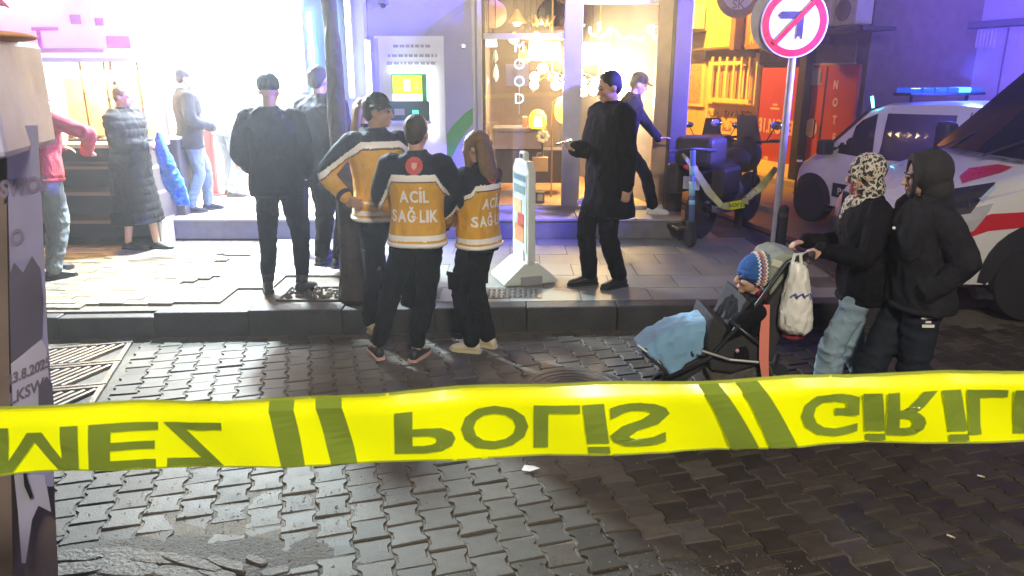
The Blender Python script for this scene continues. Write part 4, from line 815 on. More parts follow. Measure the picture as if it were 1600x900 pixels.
MB().rings([[A1 + Vector((-.8, -.09, -.07)), A1 + Vector((.05, -.09, -.07)), B1 + Vector((.0, .06, -.07)), B1 + Vector((-.8, .06, -.07))], [A1 + Vector((-.8, -.09, .17)), A1 + Vector((.045, -.09, .17)), B1 + Vector((-.0, .06, .17)), B1 + Vector((-.8, .06, .17))]]).build('cap', mat('pinkish cap skin', (.50, .50, .72), .6, var=.2, vs=8, bump=.4, bs=12), pc, bevel=.015)
rr = random.Random(2)
for k in range(9):
    a = A1 + Vector((.045 - k * .09, -.098, -.0)); MB().prism([(a.x, a.z + .165), (a.x - .085, a.z + .165), (a.x - .08, a.z - .0 - rr.uniform(0, .05)), (a.x - .04, a.z - rr.uniform(.01, .07)), (a.x - .01, a.z - .01)], a.y, a.y + .008, 'xz').build('fringe_strip', mat('pale fringe cloth', (.78, .75, .88), .7, var=.2, island=.2), pc)
for k in range(6): a = A1 + Vector((-.02 - k * .12, .02, .185)); MB().sphere(a - Vector((0, 0, .012)), (.08, .13, .012), 12, 8).build('top_cloth', mat('orange cloth', (.75, .36, .16), .7, var=.2, bump=.4), pc, smooth=True)
# tree
q = PZ(553, 470, PH); t = thing('street_tree', 'dark leaning tree trunk in the pavement behind the paramedics', 'tree', (q.x, q.y, PH))
m_bark = mat('dark brown bark', (.045, .032, .030), .8, var=.35, vs=12, bump=1, bs=30)
tip = PY(508, 0, q.y + .5) - Vector((q.x, q.y, PH)); tip.z = max(tip.z, 2.6)
pts = []; rs = []
for k in range(15):
    f = k / 14; pts.append((tip.x * (f ** 1.3) + .015 * math.sin(f * 9), tip.y * f + .01 * math.cos(f * 8), tip.z * f)); rs.append(.10 - .048 * f + (.03 * (1 - f) ** 6))
mb = MB().tube(pts, rs, 14); trk = remeshed(mb, .012, 1, .010, fscale=(26, 26, 5), seed=77); link('trunk', trk, m_bark, t)
for k in range(7):
    a = k * .9; e = Vector((math.cos(a), math.sin(a), 0)); p0 = Vector(pts[-1]); l_ = 1.2 + .25 * (k % 3)
    b_ = MB().tube([p0 - Vector((0, 0, .1)), p0 + e * .35 + Vector((0, 0, .6)), p0 + e * l_ * .7 + Vector((0, 0, 1.1 + .3 * (k % 2))), p0 + e * l_ + Vector((0, 0, 1.9))], [.045, .04, .03, .012], 8).build('limb', m_bark, t, smooth=True)
    for j in range(4): c0 = p0 + e * l_ * .7 + Vector((0, 0, 1.2)); an = a + j * 1.6; MB().tube([c0, c0 + Vector((math.cos(an) * .3, math.sin(an) * .3, .4)), c0 + Vector((math.cos(an) * .5, math.sin(an) * .5, .9))], [.015, .01, .004], 5).build('twig', m_bark, b_)
# ============================================================ TAPES
m_tape = mat('yellow barrier tape', (.78, .80, .0), .3, var=.03, vs=3); n_ = m_tape.node_tree.nodes['Principled BSDF']
_n = m_tape.node_tree; tl_ = _n.nodes.new('ShaderNodeBsdfTranslucent'); tl_.inputs[0].default_value = (.85, .9, 0, 1); ms = _n.nodes.new('ShaderNodeMixShader'); ms.inputs[0].default_value = .3
_n.links.new(n_.outputs[0], ms.inputs[1]); _n.links.new(tl_.outputs[0], ms.inputs[2]); _n.links.new(ms.outputs[0], _n.nodes['Material Output'].inputs[0])
m_tink = mat('olive tape print', (.17, .24, .03), .3, var=.12, vs=10)
TY = .86; kx = [-400, 0, 400, 800, 1200, 1600, 2000]; kt = [655, 643, 629, 608, 597, 583, 570]; kb = [757, 743, 727, 716, 699, 688, 676]
def tapept(x, v, off=0.):                                    # v 0 = lower edge, 1 = upper edge
    t_ = np.interp(x, kx, kt); b_ = np.interp(x, kx, kb); w = .004 * math.sin(x / 97.) + .003 * math.sin(x / 41. + v * 3) + .0022 * vnoise([[x / 23. + v * 2, v * 3.5, .4]])[0] + .006 * (v - .5) ** 2 * math.sin(x / 160. + 1) + (.014 if v > .93 else 0) * 1.
    p = PY(x, b_ + (t_ - b_) * v, TY); p.y += w - off; return p
mb = MB(); nx = 110; vs_ = [0, .03, .12, .3, .5, .7, .88, .96, 1.]
for i in range(nx + 1):
    for v in vs_: mb.v.append(tuple(tapept(-400 + 2400 * i / nx, v)))
for i in range(nx):
    for j in range(len(vs_) - 1): a = i * len(vs_) + j; mb.f.append((a, a + len(vs_), a + len(vs_) + 1, a + 1)); mb.m.append(0)
tp = thing('police_tape', 'wide yellow police tape with upside down lettering across the foreground', 'barrier tape')
mb.build('tape_band', m_tape, tp, smooth=True)
def tapetext(txt, x0, x1, v0, v1, nm='lettering'):
    me = text_mesh0(txt, 1., ext=0, bold=.022); bm = bmesh.new(); bm.from_mesh(me); bmesh.ops.triangulate(bm, faces=bm.faces)
    for _ in range(2): bmesh.ops.subdivide_edges(bm, edges=[e for e in bm.edges if e.calc_length() > .12], cuts=1); bmesh.ops.triangulate(bm, faces=bm.faces)
    xs = [v.co.x for v in bm.verts]; ys = [v.co.y for v in bm.verts]; ax, bx = min(xs), max(xs); ay, by = min(ys), max(ys)
    for v in bm.verts:
        u = (v.co.x - ax) / (bx - ax); w = 1 - (v.co.y - ay) / (by - ay); x = x0 + (x1 - x0) * u; v.co = tapept(x, v0 + (v1 - v0) * w, .0030)
    bm.to_mesh(me); bm.free(); return link(nm, me, m_tink, tp)
def tapebar(x0, x1, v0, v1, sl, dot=True):
    for a, b, nm in ((v0, v1, 'lettering'),) + (((v0 - .145, v0 - .045, 'lettering_dot'),) if dot else ()):
        mb = MB(); n = 4
        for i in range(n + 1): v = near(a, b, i / n); o_ = sl * (1 - v); mb.v += [tuple(tapept(x0 + o_, v, .0030)), tuple(tapept(x1 + o_, v, .0030))]
        mb.f = [(2 * i, 2 * i + 1, 2 * i + 3, 2 * i + 2) for i in range(n)]; mb.m = [0] * n; mb.build(nm, m_tink, tp)
for ch, x0, x1 in (('P', 617, 712), ('O', 720, 826), ('L', 834, 906), ('S', 952, 1046)): tapetext(ch, x0, x1, .13, .76)
tapebar(906, 940, .19, .76, 14)
def tapeM(x0, x1, v0, v1):
    a = .20; polys = [[(0, 0), (a, 0), (a, 1), (0, 1)], [(1 - a, 0), (1, 0), (1, 1), (1 - a, 1)], [(a * .55, 1), (a * 1.25, 1), (.5 + a * .42, .12), (.5 - a * .42, .12)], [(1 - a * 1.25, 1), (1 - a * .55, 1), (.5 + a * .42, .12), (.5 - a * .42, .12)]]
    for k, pl_ in enumerate(polys):
        mb = MB(); n = 5; q = pl_ if pl_[0][1] == 0 else [pl_[3], pl_[2], pl_[1], pl_[0]]
        for i in range(n + 1):
            t = i / n; l_ = (near(q[0][0], q[3][0], t), near(q[0][1], q[3][1], t)); r_ = (near(q[1][0], q[2][0], t), near(q[1][1], q[2][1], t))
            for (u, w) in (l_, r_): mb.v.append(tuple(tapept(near(x0, x1, u), v0 + (v1 - v0) * (1 - w), .0030 + .0001 * k)))
        mb.f = [(2 * i, 2 * i + 1, 2 * i + 3, 2 * i + 2) for i in range(n)]; mb.m = [0] * n; mb.build('lettering_stroke', m_tink, tp)
tapeM(1582, 1690, .13, .78); tapeM(-14, 122, .04, .74)
for ch, x0, x1 in (('G', 1252, 1344), ('R', 1386, 1466), ('L', 1512, 1572), ('E', 1700, 1780), ('Z', 1790, 1880)): tapetext(ch, x0, x1, .13, .78)
tapebar(1346, 1376, .19, .78, 10); tapebar(1470, 1500, .19, .78, 12)
for ch, x0, x1 in (('E', 138, 246), ('Z', 254, 352), ('L', -90, -14)): tapetext(ch, x0, x1, .04, .74)
m_tedge = mat('olive see-through tape edge', (.30, .36, .05), .3, var=.15, vs=6)
for va, vb in ((.945, 1.004), (-.004, .022)):
    mb = MB(); n = 90
    for i in range(n + 1): x = -400 + 2400 * i / n; mb.v += [tuple(tapept(x, va, .0007)), tuple(tapept(x, vb, .0007))]
    mb.f = [(2 * i, 2 * i + 1, 2 * i + 3, 2 * i + 2) for i in range(n)]; mb.m = [0] * n; mb.build('tape_edge', m_tedge, tp)
for (a, b, c, d) in ((416, 456, 444, 480), (488, 530, 520, 560), (1090, 1120, 1142, 1186), (1150, 1184, 1202, 1246), (1990, 2020, 2030, 2060)):
    mb = MB(); n = 10
    for i in range(n + 1): v = .02 + .95 * i / n; k = 1 - v; k = k ** .8; mb.v += [tuple(tapept(near(a, c, k), v, .0030)), tuple(tapept(near(b, d, k), v, .0030))]
    mb.f = [(2 * i, 2 * i + 1, 2 * i + 3, 2 * i + 2) for i in range(n)]; mb.m = [0] * n; mb.build('slash_bar', m_tink, tp)
# thin striped tape between the kick scooter and the sign pole
T2 = thing('sagging_tape', 'sagging black and yellow tape tied between kick scooter and sign pole', 'barrier tape'); px = [(1066, 240, 8.0), (1084, 262, 8.0), (1108, 300, 7.95), (1128, 322, 7.9), (1140, 322, 7.88), (1163, 318, 7.86), (1166, 310, 7.86), (1190, 292, 7.82), (1213, 262, 7.76)]
m_tp2 = mat('grey green tape', (.35, .36, .16), .4, var=.4, vs=9); q = [PY(x, y, Y) for x, y, Y in px]; wd = [.012, .03, .04, .03, .045, .045, .03, .045, .03]
for k in range(len(q) - 1):
    a, b = q[k], q[k + 1]; u = (b - a).normalized(); nn = Vector((-u.z, 0, u.x)); yel = k == 4
    MB().rings([[a + nn * wd[k], a - nn * wd[k], b - nn * wd[k + 1], b + nn * wd[k + 1]], [a + nn * wd[k] + Vector((0, .003, 0)), a - nn * wd[k] + Vector((0, .003, 0)), b - nn * wd[k + 1] + Vector((0, .003, 0)), b + nn * wd[k + 1] + Vector((0, .003, 0))]]).build('tape_length', m_tape if yel else m_tp2, T2)
c = (q[4] + q[5]) / 2; text_obj('lettering', 'POLİS', .06, m_tink, (c.x, c.y - .008, c.z), parent=T2, flip=-1, bold=.002)
c = (q[6] + q[7]) / 2; d = q[7] - q[6]; text_obj('lettering', 'GİRİL', .07, mat('pale tape letters', (.7, .7, .6), .4), (c.x, c.y - .012, c.z), rot=(PI / 2, -math.atan2(d.z, d.x), 0), parent=T2, bold=.002)
# ============================================================ VEHICLES
m_vw = mat('white vehicle paint', (.78, .78, .80), .28, var=.03, vs=2, coat=.5); m_vglass = mat('dark tinted vehicle glass', (.02, .022, .03), .06, var=.02, spec=.8)
m_rub = mat('black tyre rubber', (.022, .022, .024), .75, var=.2, vs=30, bump=.4); m_rim = mat('grey steel rim', (.35, .35, .37), .35, metal=.7); m_bp = mat('black bumper plastic', (.03, .03, .033), .55, var=.1); m_vred = mat('red vehicle stripe', (.68, .03, .04), .3, var=.04)
m_bl = mat('blue beacon', (.02, .1, .9), .2, emit=(.03, .20, 1), es=9); m_bl2 = mat('cyan beacon core', (.2, .8, 1), .2, emit=(.1, .75, 1), es=14)
def wheel(par, x, y, r, w, side, spokes=7):
    wl = MB().lathe([(r * .62, -w / 2), (r * .95, -w / 2), (r, -w * .36), (r, w * .36), (r * .95, w / 2), (r * .62, w / 2)], 36, (x, y, r), 'y').build('wheel', m_rub, par, auto=40)
    MB().lathe([(.01, w * .18 * side), (r * .16, w * .2 * side), (r * .2, w * .36 * side), (r * .52, w * .22 * side), (r * .60, w * .45 * side), (r * .635, w * .45 * side), (r * .635, w * .1 * side)], 36, (x, y, r), 'y').build('rim', m_rim, wl, auto=40)
    for k in range(spokes):
        a = 2 * PI * k / spokes; MB().box((x + math.cos(a) * r * .42, y + w * .33 * side, r + math.sin(a) * r * .42), (r * .1, .012, r * .12), (0, -a, 0)).build('rim_slot', m_dark, wl)
    return wl
class Van:
    def __init__(s, name, label, loc, rz, rings, belt): 
        s.t = thing(name, label, 'van' if 'patrol' in name else 'ambulance', loc, rz); s.r = rings; s.belt = belt
        rg = []
        for (x, zb, zbl, zt, wb, wt) in rings:
            h = [(0, zb), (wb * .86, zb), (wb * .985, zb + .06), (wb, zb + .2), (wb, zbl), (near(wb, wt, .5), near(zbl, zt, .5)), (wt, zt - .09), (wt - .05, zt - .025), (wt - .16, zt), (0, zt + .015)]
            rg.append([(x, -y, z) for y, z in h[::-1]][:-1] + [(x, y, z) for y, z in h][0:-1])
        s.body = MB().rings(rg).build('body', m_vw, s.t, bevel=0, auto=38); bm_ = bmesh.new(); bm_.from_mesh(s.body.data); bmesh.ops.triangulate(bm_, faces=bm_.faces); s.bv = BVHTree.FromBMesh(bm_); bm_.free()
    def yat(s, x, z):
        h = s.bv.ray_cast(Vector((x, 3, z)), Vector((0, -1, 0)))
        if h[0] is not None: return h[0].y
        R_ = s.r
        for a, b in zip(R_, R_[1:]):
            if a[0] >= x >= b[0]:
                t = (a[0] - x) / (a[0] - b[0]) if a[0] != b[0] else 0; q = [near(a[i], b[i], t) for i in range(6)]; break
        else: q = R_[-1] if x < R_[-1][0] else R_[0]
        if z <= q[2]: return q[4]
        if z >= q[3] - .09: return q[5]
        return near(q[4], q[5], (z - q[2]) / max(.01, q[3] - .09 - q[2]))
    def side(s, poly, name, m, off=.010, sides=(1, -1), parent=None, n=5):
        out = []
        for sd in sides:
            bm = bmesh.new(); vs = [bm.verts.new((x, 0, z)) for x, z in poly]; bm.faces.new(vs); bmesh.ops.triangulate(bm, faces=bm.faces)
            for _ in range(4): bmesh.ops.subdivide_edges(bm, edges=[e for e in bm.edges if e.calc_length() > .09], cuts=1); bmesh.ops.triangulate(bm, faces=bm.faces)
            for v in bm.verts: v.co.y = (s.yat(v.co.x, v.co.z) + off) * sd
            ex = bmesh.ops.extrude_face_region(bm, geom=bm.faces[:])
            for v in [g for g in ex['geom'] if isinstance(g, bmesh.types.BMVert)]: v.co.y -= sd * (.03 + off)
            bmesh.ops.recalc_face_normals(bm, faces=bm.faces); me = bpy.data.meshes.new(name); bm.to_mesh(me); bm.free(); out.append(link(name, me, m, parent or s.t))
        return out
    def arch(s, x, r, y):
        for sd in (1, -1):
            s.side([(x + math.cos(a) * r, r * .86 + math.sin(a) * r if True else 0) for a in [PI * k / 14 - .0 for k in range(15)]] + [(x - r, .2), (x + r, .2)], 'wheel_arch', m_bp, .010, (sd,))
# patrol van
rg = [(x * (.92 if x > 0 else .80), *[q * .93 for q in r_[:3]], *[q * .95 for q in r_[3:]]) for (x, *r_) in [(xx if xx < 1.2 else 1.2 + (xx - 1.2) * .6, *rr_) for (xx, *rr_) in [(2.20, .30, .50, .66, .62, .55), (2.14, .26, .62, .86, .80, .66), (1.95, .24, .78, .97, .88, .74), (1.45, .24, .92, 1.10, .91, .80), (1.20, .24, .96, 1.17, .91, .82), (.62, .24, 1.0, 1.70, .91, .74), (.35, .24, 1.0, 1.79, .91, .74), (-.6, .24, 1.0, 1.82, .91, .75), (-1.7, .24, 1.0, 1.80, .91, .75), (-2.08, .26, 1.0, 1.72, .90, .73), (-2.2, .30, 1.0, 1.5, .86, .7)]]]
pv_ = Van('patrol_van', 'white police patrol van with blue roof light bar', (5.50, 9.62, 0), R(90 + 23), rg, 1.0)
pv_.side([(1.06, 1.00), (.62, 1.44), (.40, 1.53), (.28, .98)], 'side_window', m_vglass); pv_.side([(.17, .98), (.24, 1.54), (-.70, 1.56), (-.80, 1.0)], 'side_window', m_vglass); pv_.side([(-.92, 1.0), (-.86, 1.53), (-1.42, 1.50), (-1.54, 1.02)], 'side_window', m_vglass)
MB().rings([[(1.10, -.70, 1.10), (1.10, .70, 1.10), (.585, .62, 1.59), (.585, -.62, 1.59)], [(1.13, -.70, 1.115), (1.13, .70, 1.115), (.615, .62, 1.605), (.615, -.62, 1.605)]]).build('windscreen', m_vglass, pv_.t)
for x in (1.24, -1.1): pv_.arch(x, .37, .9)
for x in (1.24, -1.1):
    for sd in (1, -1): wheel(pv_.t, x, sd * .79, .30, .2, sd)
pv_.side([(.84, .42), (.84, .60), (-.70, .60), (-.70, .42)], 'side_moulding', m_bp, .018)
for sd in (1, -1): text_obj('lettering', 'POLİS', .13, mat('pale decal', (.6, .6, .62), .4), (.55, sd * .892, .50), rot=(PI / 2, 0, 0 if sd < 0 else PI), parent=pv_.t, bold=.004)
for k, (x, w) in enumerate(((-.10, .16), (-.30, .14), (-.5, .18), (-.74, .2), (-1.0, .22))): pv_.side([(x, .72), (x - .04, .86), (x - w, .86), (x - w + .04, .72)], 'red_decal', mat('muted red stripe', (.45, .12, .2), .3), .006)
pv_.side([(.2, .30), (.2, 1.6), (.188, 1.6), (.188, .30)], 'door_gap', m_bp, .003); pv_.side([(-.86, .30), (-.86, 1.6), (-.872, 1.6), (-.872, .30)], 'door_gap', m_bp, .003)
for sd in (1, -1):
    MB().box((.96, sd * .97, 1.07), (.14, .2, .2)).build('mirror', m_bp, pv_.t, bevel=.03); MB().sphere((1.50, sd * .60, .72), (.15, .14, .10), 14, 8).build('headlight', mat('headlight glass', (.7, .7, .75), .1, metal=.3), pv_.t, smooth=True)
    MB().box((.1, sd * .875, .88), (.16, .03, .03)).build('door_handle', m_bp, pv_.t, bevel=.008); MB().box((-1.76, sd * .70, 1.1), (.06, .14, .4)).build('tail_light', m_vred, pv_.t, bevel=.01)
MB().box((1.64, 0, .40), (.08, 1.2, .22)).build('bumper', m_bp, pv_.t, bevel=.03)
lbr = MB().box((.12, 0, 1.775), (.26, 1.35, .035)).build('light_bar', m_bp, pv_.t, bevel=.01)
for k in range(6): MB().box((.12, -.56 + k * .225, 1.82), (.2, .2, .07)).build('beacon_lens', mat('dim blue beacon', (.02, .08, .6), .2, emit=(.03, .16, 1), es=.5) if k != 1 else m_bl, lbr, bevel=.015)
for sd in (-1, 1): MB().cyl((.12, sd * .5, 1.68), (.12, sd * .5, 1.78), .02, 8).build('bar_foot', m_bp, lbr)
MB().tube([(.52, .68, 1.60), (.55, .69, 1.74)], .016, 8).build('side_beacon', m_bl2, pv_.t)
# ambulance (only its front end stands in the picture)
ra = [(2.80, .34, .48, .66, .72, .64), (2.74, .28, .66, .92, .90, .76), (2.55, .26, .84, 1.05, .97, .84), (2.10, .26, 1.0, 1.18, 1.0, .90), (1.80, .26, 1.10, 1.26, 1.0, .92), (1.30, .26, 1.2, 1.78, 1.0, .86), (1.0, .26, 1.25, 2.10, 1.0, .82), (.70, .26, 1.25, 2.32, 1.0, .84), (.1, .26, 1.25, 2.52, 1.0, .88), (-2.6, .26, 1.25, 2.58, 1.0, .9), (-2.8, .3, 1.25, 2.5, .98, .88)]
am = Van('ambulance', 'white ambulance front with red stripe at the right edge', (6.19, 6.92, 0), PI, ra, 1.2)
MB().rings([[(1.80, -.78, 1.29), (1.88, 0, 1.30), (1.80, .78, 1.29), (1.06, .67, 2.06), (1.10, 0, 2.09), (1.06, -.67, 2.06)], [(1.83, -.78, 1.31), (1.91, 0, 1.32), (1.83, .78, 1.31), (1.09, .67, 2.08), (1.13, 0, 2.11), (1.09, -.67, 2.08)]]).build('windscreen', m_vglass, am.t)
am.side([(1.62, 1.32), (1.12, 1.86), (.40, 1.92), (.30, 1.28)], 'side_window', m_vglass)
for x in (1.85, -1.7): am.arch(x, .46, 1)
for x in (1.85, -1.7):
    for sd in (1, -1): wheel(am.t, x, sd * .90, .355, .24, sd, 8)
am.side([(2.66, .70), (2.60, .80), (2.3, .92), (1.6, .97), (-2.6, .97), (-2.6, .80), (1.2, .82), (1.8, .84), (2.3, .78), (2.5, .70)], 'red_stripe', m_vred, .007)
am.side([(1.55, 1.02), (1.55, 1.07), (-2.6, 1.07), (-2.6, 1.02)], 'red_stripe', m_vred, .007)
am_M = Matrix.Translation((6.19, 6.92, 0)) @ Matrix.Rotation(PI, 4, 'Z'); am_I = am_M.inverted()
def decal(px, name, m, off=.010):
    o_ = am_I @ Vector((0, 0, CAMZ)); bm = bmesh.new(); vs = [bm.verts.new((x, y, 0)) for x, y in px]; bm.faces.new(vs); bmesh.ops.triangulate(bm, faces=bm.faces)
    for _ in range(3): bmesh.ops.subdivide_edges(bm, edges=[e for e in bm.edges if e.calc_length() > 12], cuts=1); bmesh.ops.triangulate(bm, faces=bm.faces)
    for v in bm.verts:
        d_ = (am_I.to_3x3() @ ray(v.co.x, v.co.y)).normalized(); h = am.bv.ray_cast(o_, d_); v.co = (h[0] + h[1] * off * (1 if h[1].dot(d_) < 0 else -1)) if h[0] is not None else o_ + d_ * 7
    me = bpy.data.meshes.new(name); bm.to_mesh(me); bm.free(); return link(name, me, m, am.t)
decal([(1500, 276), (1514, 264), (1560, 258), (1582, 262), (1566, 270), (1520, 282), (1504, 288)], 'bonnet_stripe', m_vred)
decal([(1478, 298), (1556, 286), (1550, 294), (1528, 318), (1516, 334), (1490, 338)], 'front_panel', m_bp); decal([(1530, 312), (1548, 294), (1556, 289), (1553, 297), (1536, 318)], 'lamp_edge', mat('pale lamp glass', (.5, .6, .8), .15), .014)
if False: MB().rings([[(2.40, .40, 1.115), (2.26, .46, 1.155), (2.06, -.30, 1.232), (2.20, -.36, 1.20)], [(2.40, .40, 1.127), (2.26, .46, 1.167), (2.06, -.30, 1.244), (2.20, -.36, 1.212)]]).build('bonnet_stripe', m_vred, am.t)
for sd in (1, -1):
    am.side([(2.68, .68), (2.56, .92), (2.28, 1.0), (2.42, .78)], 'headlight', mat('headlight glass'), .012, (sd,))
    MB().box((1.55, sd * 1.13, 1.36), (.16, .22, .34)).build('mirror', m_bp, am.t, bevel=.05); MB().box((1.6, sd * 1.02, 1.26), (.05, .14, .05)).build('mirror_arm', m_bp, am.t)
    am.side([(1.50, 1.12), (1.50, 1.18), (1.40, 1.18), (1.40, 1.12)], 'indicator', m_bp, .01, (sd,))
am.side([(1.46, .4), (1.46, 1.24), (1.45, 1.24), (1.45, .4)], 'door_gap', m_bp, .004)
MB().box((2.78, 0, .44), (.14, 1.6, .3)).build('bumper', m_bp, am.t, bevel=.05); MB().box((2.80, 0, .78), (.05, 1.2, .18)).build('grille', m_bp, am.t, bevel=.02)
MB().tube([(1.95, -.6, 1.27), (1.55, -.15, 1.62)], .012, 6).build('wiper', m_bp, am.t); MB().tube([(1.95, .2, 1.31), (1.62, .6, 1.56)], .012, 6).build('wiper', m_bp, am.t)
lb2 = MB().box((.55, 0, 2.50), (.34, 1.5, .06)).build('light_bar', m_bp, am.t, bevel=.02)
for k in range(5): MB().box((.55, -.6 + k * .3, 2.58), (.26, .26, .11)).build('beacon_lens', m_bl, lb2, bevel=.02)
# ---------- kick scooter
q = PZ(1077, 386, PH); ks = thing('kick_scooter', 'parked kick scooter with pale blue reflective stem', 'scooter', (q.x, q.y, PH), R(-78))
m_kb = mat('scooter black', (.03, .03, .035), .5); zt2 = PY(1077, 236, q.y).z - PH
for x in (.0, -.95):
    w = MB().lathe([(.05, -.03), (.10, -.032), (.115, -.015), (.115, .015), (.10, .032), (.05, .03)], 24, (x, 0, .115), 'y').build('wheel', m_rub, ks, auto=40); MB().lathe([(.01, -.02), (.055, -.02), (.055, .02), (.01, .02)], 16, (x, 0, .115), 'y').build('rim', m_rim, w)
MB().box((-.50, 0, .16), (.70, .16, .045)).build('deck', m_kb, ks, bevel=.015); MB().box((-.97, 0, .25), (.2, .08, .02), (0, R(10), 0)).build('mudguard', m_kb, ks, bevel=.005)
MB().tube([(.02, 0, .22), (-.07, 0, zt2)], .030, 12).build('stem', mat('scooter stem blue', (.10, .17, .42), .35, var=.08), ks, smooth=True)
for a, b in ((.42, .60), (.68, .80), (.30, .36)): MB().tube([(.02 - .09 * a, 0, near(.22, zt2, a)), (.02 - .09 * b, 0, near(.22, zt2, b))], .0325, 12).build('reflective_sleeve', mat('pale reflective blue', (.30, .62, .80), .3), ks, smooth=True)
MB().box((.01, 0, .24), (.08, .10, .10)).build('fork', m_kb, ks, bevel=.015); MB().tube([(-.07, -.25, zt2 + .0), (-.06, 0, zt2 + .02), (-.07, .25, zt2)], .013, 8).build('handlebar', m_kb, ks, smooth=True)
for s_ in (-1, 1): MB().cyl((-.07, s_ * .16, zt2), (-.075, s_ * .27, zt2 - .002), .019, 10).build('grip', m_rub, ks)
# ---------- motorcycle, rear wheel nearest, heading right and away
a = PZ(1093, 371, PH); b = PZ(1165, 345, PH); hd = math.atan2(b.y - a.y, b.x - a.x); mc = thing('motorcycle', 'dark parked motorcycle with luggage beside the corner column', 'motorcycle', (a.x, a.y, PH), hd); WB = (b - a).length
m_mk = mat('motorcycle black', (.028, .024, .022), .6, var=.3, spec=.25); m_chr = mat('chrome', (.6, .6, .62), .15, metal=1)
for x in (0, WB):
    w = MB().lathe([(.22, -.05), (.29, -.06), (.315, -.03), (.315, .03), (.29, .06), (.22, .05)], 36, (x, 0, .315), 'y').build('wheel', m_rub, mc, auto=40); MB().lathe([(.19, -.03), (.225, -.05), (.225, .05), (.19, .03)], 32, (x, 0, .315), 'y', cap=False).build('rim', m_rim, w)
    for k in range(8): an = k * PI / 4; MB().cyl((x, 0, .315), (x + math.cos(an) * .2, 0, .315 + math.sin(an) * .2), .01, 6).build('spoke', m_rim, w)
    MB().lathe([(.06, -.06), (.12, -.055), (.12, -.05)], 20, (x, 0, .315), 'y').build('brake_disc', m_chr, w)
MB().sphere((WB * .48, 0, .45), (.27, .19, .2), 16, 10).build('engine', mat('engine metal', (.12, .12, .13), .4, metal=.8, var=.3, vs=20, bump=.6), mc, smooth=True)
o = remeshed(MB().sphere((WB * .62, 0, .82), (.28, .17, .15)).sphere((WB * .25, 0, .80), (.38, .15, .08)).sphere((WB * .86, 0, .86), (.17, .20, .22)).tube([(-.25, 0, .80), (.1, 0, .78), (WB * .5, 0, .72)], [.05, .10, .12], 12).sphere((0, 0, .72), (.33, .09, .05)), .02, 4); link('bodywork', o, m_mk, mc)
MB().tube([(WB, .10, .32), (WB * .86, .10, 1.0)], .03, 8).build('fork', m_chr, mc); MB().tube([(WB, -.10, .32), (WB * .86, -.10, 1.0)], .03, 8).build('fork', m_chr, mc)
MB().tube([(0, -.09, .32), (WB * .4, -.07, .38)], .03, 8).build('swing_arm', m_mk, mc); MB().tube([(-.1, -.17, .38), (.3, -.17, .32), (WB * .55, -.14, .28)], [.06, .05, .025], 10).build('exhaust', m_chr, mc, smooth=True)
MB().tube([(WB * .78, -.40, 1.05), (WB * .84, -.15, 1.02), (WB * .84, .15, 1.02), (WB * .78, .40, 1.05)], .015, 8).build('handlebar', m_mk, mc)
for s_ in (-1, 1):
    m_ = MB().tube([(WB * .8, s_ * .28, 1.05), (WB * .8, s_ * .36, 1.2)], .008, 6).build('mirror', m_mk, mc); MB().sphere((WB * .8, s_ * .38, 1.23), (.02, .08, .05), 12, 8).build('mirror_glass', m_chr, m_, smooth=True); MB().cyl((WB * .78, s_ * .33, 1.045), (WB * .75, s_ * .45, 1.055), .02, 8).build('grip', m_rub, mc)
MB().rings([[(WB * .92, -.16, .98), (WB * .92, .16, .98), (WB * .8, .12, 1.34), (WB * .8, -.12, 1.34)], [(WB * .92 + .01, -.16, .98), (WB * .92 + .01, .16, .98), (WB * .8 + .01, .12, 1.34), (WB * .8 + .01, -.12, 1.34)]]).build('windscreen', mat('smoky screen', (.12, .10, .09), .2), mc)
MB().box((-.12, 0, 1.0), (.42, .46, .32)).build('top_case', m_mk, mc, bevel=.06)
for s_ in (-1, 1): MB().box((-.02, s_ * .27, .68), (.46, .18, .34)).build('side_case', m_mk, mc, bevel=.05)
MB().box((-.3, 0, .66), (.02, .19, .14)).build('number_plate', mat('dim plate', (.5, .5, .5), .4), mc); MB().sphere((-.35, 0, .84), (.03, .09, .035), 12, 8).build('tail_light', m_vred, mc, smooth=True); MB().sphere((WB * .98, -.03, .9), (.06, .09, .07), 12, 8).build('headlight', mat('motorcycle headlight', (.8, .8, .85), .1, emit=(1, .95, .9), es=1.2), mc, smooth=True)
MB().sphere((WB * .93, -.22, .82), .028, 10, 6).build('indicator', mat('amber lens', (.8, .3, .02), .2, emit=(1, .4, .05), es=.6), mc, smooth=True)
mc2 = copy_tree(mc); mc2.location = (3.05, 11.2, 0); mc2.rotation_euler = (0, 0, hd + .5); mc2['label'] = 'second dark motorcycle standing behind the first one in the side street'; mc['group'] = mc2['group'] = 'motorcycles parked at the corner'
